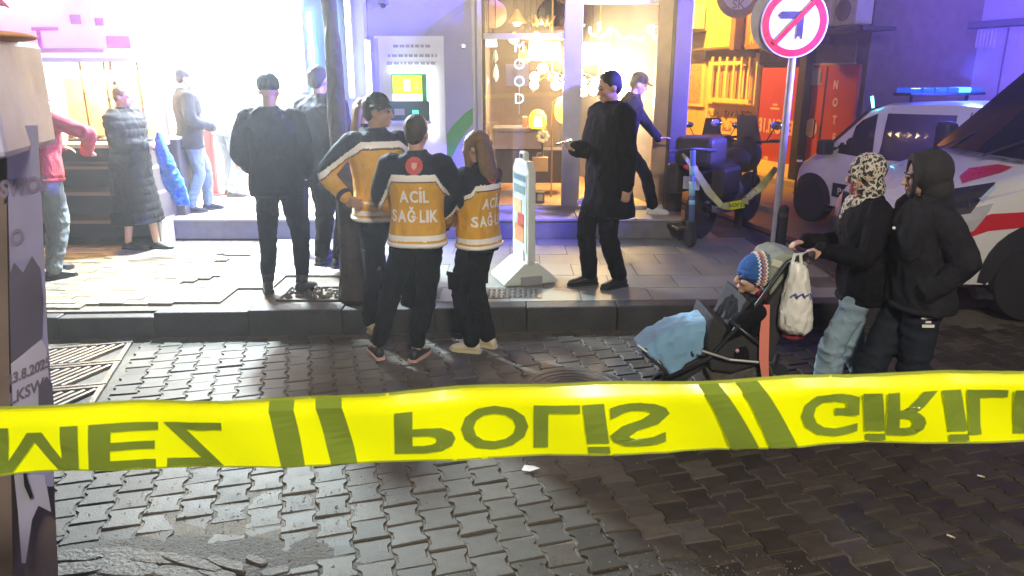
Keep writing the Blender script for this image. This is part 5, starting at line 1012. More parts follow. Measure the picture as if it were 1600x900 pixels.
# ============================================================ PEOPLE
m_skin = mat('light skin', (.56, .34, .25), .5, var=.06, vs=20); m_skin2 = mat('tan skin', (.42, .25, .17), .5, var=.06, vs=20)
m_hair = mat('black hair', (.018, .014, .013), .5, var=.3, vs=60, bump=.6, bs=200); m_hairb = mat('brown hair', (.12, .065, .03), .45, var=.4, vs=50, bump=.7, bs=160); m_hairl = mat('light brown hair', (.17, .10, .05), .45, var=.2, vs=45, bump=.7, bs=160)
m_navy = mat('dark navy cloth', (.010, .013, .028), .75, var=.2, vs=12, bump=.3, bs=300, sheen=.1); m_black = mat('black cloth', (.008, .008, .010), .8, var=.25, vs=12, bump=.3, bs=300, sheen=.1); m_char = mat('charcoal cloth', (.022, .023, .027), .85, var=.2, vs=12, bump=.4, bs=300)
m_amber = mat('amber vest cloth', (.70, .37, .025), .65, var=.10, vs=14, bump=.2, bs=250); m_refl = mat('silver white reflective band', (.92, .90, .86), .35, var=.04); m_edge = mat('dark band edge', (.10, .07, .04), .7)
m_jean = mat('blue denim', (.10, .15, .22), .8, var=.2, vs=10, bump=.3, bs=250); m_ljean = mat('pale blue denim', (.25, .36, .45), .8, var=.2, vs=6, bump=.3, bs=250); m_gjean = mat('grey denim', (.13, .15, .17), .8, var=.2, vs=8, bump=.3, bs=250)
m_redk = mat('red knitted jumper', (.34, .012, .02), .85, var=.15, vs=16, bump=.5, bs=200); m_shoe = mat('black shoe leather', (.02, .02, .022), .45); m_cream = mat('cream rubber clog', (.66, .60, .42), .5, var=.05); m_wshoe = mat('white trainer', (.75, .75, .75), .5); m_eye = mat('dark eye', (.03, .02, .02), .2); m_lip = mat('lip', (.42, .16, .14), .5)
def wrinkle(m, st=1., sc=7., ds=.032):
    n = m.node_tree.nodes; l = m.node_tree.links; b = n['Principled BSDF']; tc = n.new('ShaderNodeTexCoord'); mp = n.new('ShaderNodeMapping'); mp.inputs['Scale'].default_value = (1, 1, .62); mp.inputs['Rotation'].default_value = (.5, .4, 0)
    z = n.new('ShaderNodeTexNoise'); z.inputs['Scale'].default_value = sc; z.inputs['Detail'].default_value = 3.5; z.inputs['Distortion'].default_value = 1.3; bp = n.new('ShaderNodeBump'); bp.inputs['Strength'].default_value = st; bp.inputs['Distance'].default_value = ds
    l.new(tc.outputs['Object'], mp.inputs[0]); l.new(mp.outputs[0], z.inputs['Vector']); l.new(z.outputs['Fac'], bp.inputs['Height'])
    old = b.inputs['Normal'].links[0].from_socket if b.inputs['Normal'].links else None
    if old: l.new(old, bp.inputs['Normal'])
    l.new(bp.outputs['Normal'], b.inputs['Normal'])
for _m in (m_navy, m_black, m_char): _m.node_tree.nodes['Principled BSDF'].inputs['Specular IOR Level'].default_value = .12; _m.node_tree.nodes['Principled BSDF'].inputs['Sheen Weight'].default_value = 0
for _m in (m_navy, m_black, m_char, m_jean, m_ljean, m_gjean, m_redk, m_amber): wrinkle(_m)
def ik(a, b, l1, l2, hint):
    a, b = Vector(a), Vector(b); d = b - a; L = d.length
    if L > (l1 + l2) * .999: b = a + d * ((l1 + l2) * .999 / L); d = b - a; L = d.length
    x = (l1 * l1 - l2 * l2 + L * L) / (2 * L); h = math.sqrt(max(0, l1 * l1 - x * x)); u = d / L; p = Vector(hint) - u * Vector(hint).dot(u)
    if p.length < 1e-5: p = Vector((1, 0, 0)) - u * u.x
    return a + u * x + p.normalized() * h, b
def limb(mb, pts, rad, seg=14, n=5, caps=True):
    """smooth tapered chain through pts"""
    P_ = [Vector(p) for p in pts]; out = []; rs = []
    for i in range(len(P_) - 1):
        p0 = P_[max(i - 1, 0)]; p1 = P_[i]; p2 = P_[i + 1]; p3 = P_[min(i + 2, len(P_) - 1)]
        for k in range(n):
            t = k / n; q = .5 * ((2 * p1) + (p2 - p0) * t * .7 + (2 * p0 * .0) + (p1 * 0)) if False else None
            m1 = (p2 - p0) * .25 if i > 0 else (p2 - p1) * .5; m2 = (p3 - p1) * .25 if i < len(P_) - 2 else (p2 - p1) * .5
            h00 = 2 * t ** 3 - 3 * t * t + 1; h10 = t ** 3 - 2 * t * t + t; h01 = -2 * t ** 3 + 3 * t * t; h11 = t ** 3 - t * t
            out.append(p1 * h00 + m1 * h10 + p2 * h01 + m2 * h11); rs.append(near(rad[i], rad[i + 1], t))
    out.append(P_[-1]); rs.append(rad[-1]); mb.tube(out, rs, seg)
    if caps: mb.sphere(P_[0], rad[0] * .98, 12, 8); mb.sphere(P_[-1], rad[-1] * .98, 12, 8)
def hand(mb, w, d, nrm, curl=.5, k=1., thumb=1):
    """palm with five fingers. w wrist, d direction of the hand, nrm out of the back of the hand, curl 0..1.5"""
    d = Vector(d).normalized(); nrm = Vector(nrm); nrm = (nrm - d * nrm.dot(d)).normalized(); sd = d.cross(nrm).normalized() * thumb
    L = .085 * k; rg = []
    for t, hw, ht in ((0, .026, .019), (.35, .036, .018), (.8, .041, .015), (1., .036, .011)):
        c = w + d * (L * t); rg.append([c + sd * (math.cos(a) * hw * k) + nrm * (math.sin(a) * ht * k) for a in [2 * PI * i / 12 for i in range(12)]])
    mb.rings(rg)
    for i, (off, ln) in enumerate(((.032, .070), (.011, .080), (-.011, .075), (-.032, .058))):
        p = w + d * (L * (.93 if i in (0, 3) else .98)) + sd * off * k; q = d.copy(); pts = [p - d * .02 * k, p]; ang = 0
        for j, f in enumerate((.45, .32, .23)):
            ang += curl * (.55 + .25 * j + .06 * i); v = d * math.cos(ang) - nrm * math.sin(ang) + sd * (off * 1.2); v.normalize(); p = p + v * ln * f * k; pts.append(p)
        mb.tube(pts, [.0095 * k, .0098 * k, .009 * k, .008 * k, .0068 * k], 8); mb.sphere(p, .0068 * k, 8, 6)
    p = w + d * L * .25 + sd * .028 * k; v = (d * .7 + sd * .75 - nrm * .25).normalized(); pts = [p - sd * .012, p, p + v * .035 * k, p + v * .035 * k + (d * .9 + sd * .15 - nrm * (.3 + .4 * curl)).normalized() * .032 * k]
    mb.tube(pts, [.013 * k, .0125 * k, .011 * k, .0085 * k], 8); mb.sphere(pts[-1], .0085 * k, 8, 6)
class Person:
    def __init__(s, loc, H, yaw, label, lean=0, twist=0, side=0, head=(0, 0, 0), feet=None, hands=None, group=None, voxel=.010, skin=None, slim=1., hips=0., drop=0., handk=1., cat='person', headk=1.):
        s.k = H / 1.75; s.loc = Vector(loc); s.yaw = R(yaw); s.vox = voxel; s.slim = slim; s.skin = skin or m_skin
        s.root = thing('person', label, cat, loc, s.yaw, group)
        s.hipz = .93 - drop; s.T = Matrix.Translation((hips, 0, s.hipz)) @ Matrix.Rotation(R(lean), 4, 'X') @ Matrix.Rotation(R(side), 4, 'Y') @ Matrix.Rotation(R(twist), 4, 'Z') @ Matrix.Translation((0, 0, -.93))
        up = lambda p: s.T @ Vector(p)
        s.sh = {1: up((.185 * slim, .01, 1.425)), -1: up((-.185 * slim, .01, 1.425))}; s.hip = {1: Vector((hips + .085, 0, s.hipz - .02)), -1: Vector((hips - .085, 0, s.hipz - .02))}
        feet = feet or {}; s.ank = {}; s.knee = {}; s.toe = {}
        for sd in (1, -1):
            f = feet.get(sd, (sd * .11, .02, .085, sd * 12, 0)); a = Vector(f[:3]); ty = R(f[3]) if len(f) > 3 else 0; kn, an = ik(s.hip[sd], a, .425, .425, (math.sin(ty) * .6, -math.cos(ty), .0)); s.ank[sd] = an; s.knee[sd] = kn; s.toe[sd] = (ty, R(f[4]) if len(f) > 4 else 0)
        hands = hands or {}; s.wr = {}; s.el = {}; s.hd = {}; s.curl = {}; s.pn = {}
        for sd in (1, -1):
            h = hands.get(sd, dict(p=(sd * .27, -.03, .84)))
            p = h['p']
            if 'w' in h: p = s.local(h['w'])
            hint = h.get('hint', (sd * .5, 1, -.3)); s.el[sd], s.wr[sd] = ik(s.sh[sd], p, .29, .265, hint)
            s.hd[sd] = Vector(h.get('d', (s.wr[sd] - s.el[sd]).normalized())); s.curl[sd] = h.get('curl', .45); s.pn[sd] = Vector(h.get('n', (sd, 0, .1)))
        hy, hp, hr = head; s.HM = s.T @ Matrix.Translation((0, .015, 1.53)) @ Matrix.Rotation(R(hy), 4, 'Z') @ Matrix.Rotation(R(hp), 4, 'X') @ Matrix.Rotation(R(hr), 4, 'Y') @ Matrix.Scale(headk, 4) @ Matrix.Translation((0, -.015, .105))
        s.handk = handk; s.build_body()
    def local(s, w): return (Matrix.Rotation(-s.yaw, 3, 'Z') @ (Vector(w) - s.loc)) / s.k
    def scale(s, mb): mb.v = [tuple(Vector(v) * s.k) for v in mb.v]; return mb
    def hv(s, mb, M=None):
        M = M or s.HM; mb.v = [tuple(M @ Vector(v)) for v in mb.v]; return mb
    def torso(s, z0, off, slim=None, zs=None, flare=0.):
        sl = slim or s.slim; rg = []
        prof = ((.82, .155, .115, .012), (.90, .165, .12, .012), (.98, .158, .112, .004), (1.08, .143, .10, 0), (1.18, .148, .104, 0), (1.28, .165, .115, .004), (1.36, .176, .112, .008), (1.42, .168, .095, .012), (1.465, .12, .075, .015), (1.50, .066, .062, .015))
        zz = [z for z in (zs or [])] ; out = []
        pr_ = [p for p in prof if p[0] >= z0 - .001]
        if z0 < .82 - .001:
            n = 5; pr_ = [(near(z0, .82, i / n), .155 + flare * (1 - i / n), .115 + flare * (1 - i / n), .012) for i in range(n)] + pr_
        elif not pr_ or pr_[0][0] > z0 + .01:
            pr_ = [(z0, *pr_[0][1:])] + pr_
        for (z, rx, ry, oy) in pr_:
            o = off if z < 1.44 else off * .6; ring = []
            for i in range(28):
                a = 2 * PI * i / 28; c_, q_ = math.cos(a), math.sin(a); e = .82
                x = (abs(c_) ** e) * (1 if c_ > 0 else -1) * (rx * sl + o); y = (abs(q_) ** e) * (1 if q_ > 0 else -1) * (ry + o) + oy; p = Vector((x, y, z)); w = min(1, max(0, (z - .78) / .2)); ring.append(p.lerp(s.T @ p, w) if w < 1 else s.T @ p)
            rg.append(ring)
        return rg
    def build_body(s):
        mb = MB(); mb.rings(s.torso(.84, -.012))
        for sd in (1, -1):
            limb(mb, [s.sh[sd], s.el[sd], s.wr[sd]], [.048, .038, .026]); limb(mb, [s.hip[sd], s.knee[sd], s.ank[sd]], [.08, .052, .036])
            ty, tp = s.toe[sd]; f = Vector((math.sin(ty) * math.cos(tp), -math.cos(ty) * math.cos(tp), -math.sin(tp))); limb(mb, [s.ank[sd] + Vector((0, 0, -.03)), s.ank[sd] + f * .07 + Vector((0, 0, -.045)), s.ank[sd] + f * .15 + Vector((0, 0, -.06))], [.034, .032, .022])
            hand(mb, s.wr[sd] - s.hd[sd].normalized() * .01, s.hd[sd], s.pn[sd], s.curl[sd], s.handk, -sd if True else 1)
        h = MB(); h.sphere((0, .012, .03), (.073, .093, .090), 24, 16).sphere((0, -.022, -.035), (.056, .066, .070), 22, 14).sphere((0, -.066, -.090), (.024, .022, .018), 12, 8)
        h.tube([(0, -.086, .012), (0, -.100, -.010), (0, -.112, -.030)], [.008, .010, .0125], 10).sphere((0, -.108, -.034), (.016, .010, .009), 10, 6).sphere((0, -.084, -.060), (.023, .012, .007), 12, 6).sphere((0, -.082, -.071), (.020, .012, .007), 12, 6)
        for sd in (1, -1): h.sphere((sd * .030, -.080, .018), (.024, .012, .008), 12, 6).sphere((sd * .038, -.062, -.028), (.022, .022, .02), 12, 8).sphere((sd * .076, .008, -.012), (.009, .020, .030), 12, 8)
        mb.add(s.hv(h).v, h.f); limb(mb, [s.HM @ Vector((0, .02, -.05)), s.T @ Vector((0, .02, 1.44))], [.050, .056])
        link('body', remeshed(s.scale(mb), s.vox, 3), s.skin, s.root)
        for sd in (1, -1):
            e = s.scale(s.hv(MB().sphere((sd * .030, -.084, .003), (.012, .008, .006), 10, 6))).build('eye', m_eye, s.root, smooth=True); s.scale(s.hv(MB().tube([(sd * .014, -.093, .024), (sd * .032, -.092, .029), (sd * .048, -.080, .022)], [.003, .0042, .002], 6))).build('eyebrow', m_hair, s.root)
        s.scale(s.hv(MB().sphere((0, -.0925, -.066), (.019, .006, .0055), 10, 6))).build('mouth', m_lip, s.root, smooth=True)
    def jacket(s, m, name='jacket', off=.028, hem=.86, sleeve=(.072, .058, .045), folds=.008, quilt=0., qp=.09, voxel=.011, collar=True, flare=0., zones=None, mats=None, pocket=False, seed=1, cut=None, slim=None, hood=False):
        mb = MB(); mb.rings(s.torso(hem, off, slim=slim, flare=flare))
        for sd in (1, -1):
            w = s.wr[sd]; e = s.el[sd]; limb(mb, [s.T @ Vector((sd * .09, .012, 1.40)), s.sh[sd], e, w - (w - e).normalized() * .012], [.075, sleeve[0], sleeve[1], sleeve[2]])
        if collar: mb.tube([s.T @ Vector((0, .012, 1.45)), s.T @ Vector((0, .012, 1.525))], [.085, .076], 20)
        if hood: mb.sphere(s.T @ Vector((0, .10, 1.46)), (.12, .06, .07), 16, 10)
        me = remeshed(s.scale(mb), voxel, 3, folds * 1.35, seed=seed, quilt=quilt, qpitch=qp); ms_ = mats or [m]
        if zones:
            for p in me.polygons: c = p.center / s.k; p.material_index = zones(c)
        o = link(name, me, ms_, s.root); s.jk = o
        for sd in (1, -1):
            w = s.wr[sd]; u = (w - s.el[sd]).normalized(); s.scale(MB().tube([w - u * .035, w - u * .028, w - u * .006, w + u * .002], [sleeve[2] + .002, sleeve[2] + .007, sleeve[2] + .005, sleeve[2] - .008], 16)).build('cuff', ms_[0], o, smooth=True)
        if name in ('jacket', 'hooded_top', 'jumper') :
            r0 = s.torso(hem, off + .004, slim=slim); a_, b_ = r0[0], r0[1]; up_ = [Vector((0, 0, 1)) * .0 for _ in a_]
            rr_ = [[p + Vector((0, 0, .004)) for p in a_], [p.lerp(q, .03) + (p - Vector((0, .01, p.z))).normalized() * .006 + Vector((0, 0, .012)) for p, q in zip(a_, b_)], [p + (p - Vector((0, .01, p.z))).normalized() * .004 + Vector((0, 0, .034)) for p in a_]]
            s.scale(MB().rings(rr_)).build('hem_band', ms_[2] if len(ms_) > 2 else ms_[0], o, smooth=True)
        return o
    def trousers(s, m, rad=(.098, .078, .066), folds=.007, voxel=.011, name='trousers', top=.98, seed=5, zones=None, mats=None, short=.02):
        mb = MB(); rg = [r for r in s.torso(.84, .012)]; mb.rings(rg[:3 + (1 if top > 1 else 0)])
        for sd in (1, -1):
            a = s.ank[sd] + (s.knee[sd] - s.ank[sd]).normalized() * short; limb(mb, [s.hip[sd] + Vector((0, 0, .01)), s.knee[sd], a], list(rad), caps=True)
        me = remeshed(s.scale(mb), voxel, 3, folds * 1.5, fscale=(9, 9, 15), seed=seed); o = link(name, me, mats or m, s.root)
        if zones:
            for p in me.polygons: p.material_index = zones(p.center / s.k)
        return o
    def shoes(s, m, sole=None, clog=False, hi=0.):
        for sd in (1, -1):
            ty, tp = s.toe[sd]; f = Vector((math.sin(ty) * math.cos(tp), -math.cos(ty) * math.cos(tp), -math.sin(tp))); sdv = Vector((math.cos(ty), math.sin(ty), 0)); upv = sdv.cross(f); upv = upv if upv.z > 0 else -upv; A = s.ank[sd]
            def ring(t, hw, h0, h1): 
                c = A + f * t - upv * .085; return [c + sdv * (math.cos(a) * hw) + upv * (near(h0, h1, .5) + math.sin(a) * (h1 - h0) / 2) for a in [2 * PI * i / 14 for i in range(14)]]
            mb = MB().rings([ring(-.075, .018, .02, .05), ring(-.065, .034, .008, .085), ring(-.03, .040, .006, .105 + hi), ring(.02, .041, .006, .10), ring(.07, .043, .006, .078), ring(.12, .048, .006, .062), ring(.165, .042, .006, .05), ring(.19, .022, .01, .035)])
            o = s.scale(mb).build('shoe', m, s.root, sub=1)
            sl = MB().rings([[A + f * x - upv * (.085 - z) + sdv * y for x, y in [(-.08, -.02), (-.07, -.036), (0, -.041), (.1, -.05), (.16, -.044), (.195, -.015), (.195, .015), (.16, .044), (.1, .05), (0, .041), (-.07, .036), (-.08, .02)]] for z in (-.0, .022)]); s.scale(sl).build('sole', sole or m_shoe, o)
            if hi: s.scale(MB().tube([A - upv * .01, A + upv * .07], [.045, .046], 12)).build('shoe_shaft', m, o, smooth=True)
    def hair(s, kind='short', m=None, voxel=.009):
        m = m or m_hair; mb = MB()
        if kind == 'short': mb.sphere((0, .022, .040), (.080, .095, .090), 24, 16).sphere((0, .055, .0), (.068, .058, .075), 18, 12)
        elif kind == 'bun': mb.sphere((0, .024, .040), (.082, .097, .092), 24, 16).sphere((0, .055, -.005), (.070, .06, .07), 18, 12).sphere((0, .075, .125), (.045, .042, .04), 14, 10).sphere((.02, .03, .13), (.04, .05, .02), 12, 8)
        elif kind == 'long':
            mb.sphere((0, .020, .040), (.083, .100, .092), 24, 16)
            for k in range(-4, 5): a = k * .26; x, y = math.sin(a) * .082, .02 + math.cos(a) * .085; mb.tube([(x, y * .9, .05), (x * 1.05, y + .005, -.08), (x * 1.15, y + .03, -.2), (x * 1.0, y + .03, -.27 + .012 * (k % 3))], [.028, .030 + .004 * (k % 2), .028, .010 + .006 * (k % 3)], 10)
            for sd in (1, -1): mb.tube([(sd * .068, -.04, .07), (sd * .083, -.045, -.03), (sd * .085, -.03, -.16), (sd * .08, -.02, -.24)], [.02, .022, .022, .01], 8)
        elif kind == 'beanie': mb.sphere((0, .015, .055), (.085, .101, .085), 24, 16).tube([(0, .012, .02), (0, .012, .05)], [.088, .086], 24)
        elif kind == 'hood':
            mb.sphere((0, .035, .030), (.112, .125, .125), 24, 16).sphere((0, .06, -.07), (.10, .095, .10), 20, 12)
            rim = [Vector((math.sin(a) * .088, -.062 + .012 * math.cos(a), .012 + math.cos(a) * .120)) for a in [2 * PI * i / 24 for i in range(24)]]; mb.tube(rim, .013, 10, close=True)
            # leave the face open
        elif kind == 'scarf':
            mb.sphere((0, .022, .034), (.092, .108, .105), 24, 16).sphere((0, .03, -.085), (.090, .085, .085), 20, 12); rim = [Vector((math.sin(a) * .070, -.070 + .010 * math.cos(a), -.012 + math.cos(a) * .088)) for a in [2 * PI * i / 24 for i in range(24)]]; mb.tube(rim, .017, 10, close=True)
            mb.sphere((0, -.02, -.165), (.115, .10, .065), 20, 12).tube([(0, -.07, -.15), (-.01, -.115, -.26), (0.01, -.115, -.37)], [.05, .05, .03], 12)
        me = remeshed(s.scale(s.hv(mb)), voxel, 2, (.006 if kind == 'long' else .003) if kind in ('short', 'bun', 'long') else .004, fscale=(34, 34, 9), seed=3)
        nm = {'short': 'hair', 'bun': 'hair', 'long': 'hair', 'beanie': 'beanie', 'hood': 'hood', 'scarf': 'headscarf'}[kind]
        if kind in ('hood', 'scarf'):                        # cut the opening for the face
            bm = bmesh.new(); bm.from_mesh(me); inv = s.HM.inverted(); dl = []
            for f in bm.faces:
                c = inv @ (f.calc_center_median() / s.k); rx, rz, cz = (.066, .098, .006) if kind == 'hood' else (.056, .076, -.010)
                if c.y < -.03 and (c.x / rx) ** 2 + ((c.z - cz) / rz) ** 2 < 1: dl.append(f)
            bmesh.ops.delete(bm, geom=dl, context='FACES'); bm.to_mesh(me); bm.free()
        o = link(nm, me, m, s.root); s.hr = o; return o
    def cap(s, m, yaw=0):
        M = s.HM @ Matrix.Rotation(R(yaw), 4, 'Z'); mb = MB().sphere((0, .012, .060), (.086, .102, .078), 24, 14).tube([(0, .01, .035), (0, .01, .065)], [.088, .086], 24)
        for i in range(9): a = (i - 4) * .28; mb.tube([(math.sin(a) * .06, -.06, .052), (math.sin(a) * .085, -.115 - .055 * math.cos(a), .038)], [.010, .006], 8)
        return link('cap', remeshed(s.scale(s.hv(mb, M)), .008, 2), m, s.root)
    def surf_text(s, txt, size, x, z, m, bold=.0, sx=1., name='lettering', back=True):
        me = text_mesh(txt, size, ext=0, bold=bold); sx = sx / max(1e-6, max(v.co.x for v in me.vertices) - min(v.co.x for v in me.vertices)); bm = bmesh.new(); bm.from_mesh(me); bmesh.ops.triangulate(bm, faces=bm.faces)
        bmesh.ops.subdivide_edges(bm, edges=[e for e in bm.edges if e.calc_length() > .02], cuts=1); s.project(bm, x, z, sx, back, .005); bm.to_mesh(me); bm.free(); return link(name, me, m, s.jk)
    def project(s, bm, x, z, sx, back, off):
        bv = BVHTree.FromPolygons([v.co for v in s.jk.data.vertices], [p.vertices[:] for p in s.jk.data.polygons]); k = s.k; g = 1 if back else -1; last = 0
        Mi = (s.T.to_3x3() @ Vector((0, 1, 0))).normalized() * g
        for v in bm.verts:
            base = s.T @ Vector((x - g * v.co.x * sx, 0, z + v.co.y)) * k; h = bv.ray_cast(base + Mi * .8, -Mi)
            if h[0] is None: v.co = base + Mi * last
            else: last = (h[0] - base).dot(Mi); v.co = h[0] + Mi * off
    def disc(s, r, x, z, m, back=True, off=.004, name='emblem', n=24, inner=0.):
        bm = bmesh.new(); c = bm.verts.new((0, 0, 0)); prev = None; rings_ = [[bm.verts.new((math.cos(2 * PI * i / n) * q, math.sin(2 * PI * i / n) * q, 0)) for i in range(n)] for q in (r * .5, r)]
        for i in range(n): bm.faces.new((c, rings_[0][i], rings_[0][(i + 1) % n])); bm.faces.new((rings_[0][i], rings_[1][i], rings_[1][(i + 1) % n], rings_[0][(i + 1) % n]))
        s.project(bm, x, z, 1, back, off); me = bpy.data.meshes.new(name); bm.to_mesh(me); bm.free(); return link(name, me, m, s.jk)
def medzone(c):
    ax = abs(c.x); zt_ = 1.325 if ax < .15 else 1.325 - (ax - .15) * 1.9
    if c.z > zt_ + .045: return 0
    if c.z > zt_: return 2
    if c.z > zt_ - .012: return 3
    if c.z < .895: return 2
    if c.z < .915: return 1
    if c.z < .955 and ax < .23: return 2
    return 1
MEDM = [m_navy, m_amber, m_refl, m_edge]
def medzone_a(c):
    ax = abs(c.x); zt_ = 1.39 if ax < .14 else 1.39 - (ax - .14) * .8
    return medzone(Vector((0, 0, c.z if c.z < 1.0 else 1.325 + (c.z - zt_))))
def medic(P_, txt=True, zn=None):
    P_.jacket(m_navy, off=.038, hem=.868, sleeve=(.078, .066, .052), folds=.004, zones=zn or medzone, mats=MEDM, voxel=.009, seed=int(P_.loc.x * 31) % 50)
    for sd in (1, -1):
        kn = P_.knee[sd] + Vector((sd * .075, .0, .10)); P_.scale(MB().box(kn, (.018, .12, .15), (0, sd * .06, 0))).build('thigh_pocket', m_black, P_.root, bevel=.008); P_.scale(MB().box(kn + Vector((sd * .009, 0, .06)), (.012, .125, .035), (0, sd * .06, 0))).build('pocket_flap', m_black, P_.root, bevel=.004)
        e_ = P_.el[sd].lerp(P_.sh[sd], .55) + (P_.el[sd] - P_.T @ Vector((0, .01, P_.el[sd].z))).normalized() * .062; P_.scale(MB().sphere(e_, (.012, .028, .028), 12, 8)).build('arm_badge', mat('red emblem', (.55, .05, .05), .5), P_.jk, smooth=True)
    if txt:
        P_.surf_text('ACİL', .118, 0, 1.225, m_refl, bold=.004, sx=.20); P_.surf_text('SAĞLIK', .118, 0, 1.09, m_refl, bold=.004, sx=.315)
        P_.disc(.058, 0, 1.43, mat('red emblem', (.55, .05, .05), .5)); P_.disc(.018, 0, 1.43, mat('pink emblem mark', (.8, .45, .4), .5), off=.006); P_.surf_text('T', .06, 0, 1.425, mat('pink emblem mark'), bold=.002, sx=.04, name='emblem_mark')
gp = 'paramedics talking in the road'
# middle paramedic, back to the camera
P_ = Person(PZ(660, 560), 1.74, 180, 'paramedic seen from behind with ACİL SAĞLIK on the amber back, middle of three', lean=0, side=-1, head=(-14, 2, 0), feet={1: (.33, .0, .085, 25), -1: (.04, .02, .085, -20)}, hands={1: dict(p=(.10, -.24, 1.03), hint=(1, .25, -.25), d=(-1, -.3, 0), n=(0, -1, 0)), -1: dict(p=(-.10, -.24, 1.03), hint=(-1, .25, -.25), d=(1, -.3, 0), n=(0, -1, 0))}, group=gp, voxel=.009)
medic(P_); P_.hair('short', mat('very dark brown hair', (.03, .022, .018), .6, var=.3, vs=60, bump=.6)); P_.trousers(m_black, rad=(.100, .078, .054), short=.05); P_.shoes(m_shoe, mat('pink white sole', (.72, .45, .45), .6))
# right paramedic, long haired woman
P_ = Person(PZ(749, 545), 1.62, 232, 'long haired paramedic in dark jacket and amber back, rightmost of three', head=(18, 4, 0), feet={1: (.09, .0, .085, 20), -1: (-.08, .03, .085, 5)}, hands={-1: dict(p=(-.06, -.27, 1.05), hint=(-1, .2, -.3), d=(1, -.4, .1), n=(0, -1, 0)), 1: dict(p=(.10, -.27, 1.02), hint=(1, .3, -.3), d=(-1, -.2, 0), n=(0, -1, 0))}, group=gp, voxel=.009, slim=.93)
medic(P_); P_.hair('long', m_hairl); P_.trousers(m_black, rad=(.100, .074, .068)); P_.shoes(m_cream, m_cream)
# left paramedic in a cap, turned to the right
P_ = Person(PZ(604, 516), 1.86, 24, 'tall capped paramedic facing right, partly hidden behind the middle one', head=(64, 2, 0), feet={1: (.2, .03, .085, 45), -1: (-.12, .02, .085, 20)}, hands={-1: dict(p=(-.27, -.10, 1.06), hint=(-1, 1.1, -.1), d=(.6, -.5, -.4), n=(-.5, -.6, 0)), 1: dict(p=(.16, -.26, 1.12), hint=(.6, .8, -.6), d=(-.9, -.4, .1), n=(.2, -1, 0))}, group=gp, voxel=.010, skin=m_skin2)
medic(P_, False, medzone_a); P_.hair('short'); P_.cap(m_black, -70); P_.trousers(m_black, rad=(.098, .078, .062)); P_.shoes(m_cream, m_cream)
# woman behind him
P_ = Person(PZ(585, 430, PH), 1.60, 100, 'light haired person whose face shows behind the capped paramedic', head=(0, 0, 0), voxel=.013); P_.jacket(m_navy, seed=9, voxel=.014); P_.hair('long', m_hairl, .012); P_.trousers(m_black, voxel=.014); P_.shoes(m_shoe)
# big man in black, back to the camera
P_ = Person(PZ(448, 455, PH), 1.80, 180, 'broad man in black with cropped hair standing back to us in the bright light', feet={1: (.15, .0, .085, 22), -1: (-.14, .02, .085, -18)}, hands={1: dict(p=(.21, -.16, .98), hint=(.5, 1, -.2), d=(-.7, -.7, -.1), n=(.3, -.8, .2)), -1: dict(p=(-.2, -.16, .97), hint=(-.5, 1, -.2), d=(.7, -.7, -.1), n=(-.3, -.8, .2))}, slim=1.06, voxel=.011)
P_.jacket(m_navy, off=.042, hem=.82, sleeve=(.080, .072, .054), folds=.010, seed=11, hood=True); P_.hair('beanie', m_black); P_.trousers(m_navy, rad=(.108, .078, .052)); P_.shoes(m_shoe, hi=.01)
# tall man by the tree and man behind
P_ = Person(PZ(519, 414, PH), 1.88, 150, 'tall man in dark coat with his back to us beside the tree trunk', head=(6, 0, 0), hands={-1: dict(p=(-.2, -.18, .98)), 1: dict(p=(.2, -.2, .98))}, slim=1.08, voxel=.012)
P_.jacket(m_navy, off=.045, hem=.74, sleeve=(.088, .072, .054), folds=.010, seed=12, voxel=.012); P_.hair('short'); P_.trousers(m_black, voxel=.013); P_.shoes(m_shoe)
P_ = Person(PZ(490, 394, PH), 1.66, 25, 'man in navy jacket with small pale patches between the two tall dark men', head=(-10, 0, 0), hands={-1: dict(p=(-.05, -.25, 1.1), d=(1, -.3, .2), n=(0, -1, 0)), 1: dict(p=(.22, -.1, .86))}, voxel=.011)
P_.jacket(m_navy, off=.035, hem=.84, seed=13); P_.hair('short', mat('grey hair', (.2, .2, .22), .6)); P_.disc(.03, .09, 1.33, m_refl, back=False, name='badge'); P_.disc(.022, -.10, 1.2, m_refl, back=False, name='badge'); P_.trousers(m_black, voxel=.013); P_.shoes(m_shoe)
# man in red at the counter
P_ = Person(PZ(92, 428, PH), 1.74, 160, 'man in red jumper and grey jeans leaning on the food counter', lean=6, head=(-10, 18, 0), feet={1: (.10, -.05, .085, 0), -1: (-.12, .14, .085, -25)}, hands={-1: dict(p=(-.24, -.30, 1.12), hint=(-1, .1, .5), d=(.5, -1, -.1), n=(0, 0, 1)), 1: dict(p=(.2, -.4, 1.15), hint=(1, .4, -.4), n=(0, 0, 1))}, slim=1.08, voxel=.011)
P_.jacket(m_redk, name='jumper', off=.03, hem=.88, sleeve=(.078, .066, .05), folds=.008, seed=21); P_.hair('short', mat('cropped brown hair', (.14, .08, .05), .6, var=.3)); P_.trousers(m_gjean, rad=(.105, .080, .070)); P_.shoes(m_shoe)
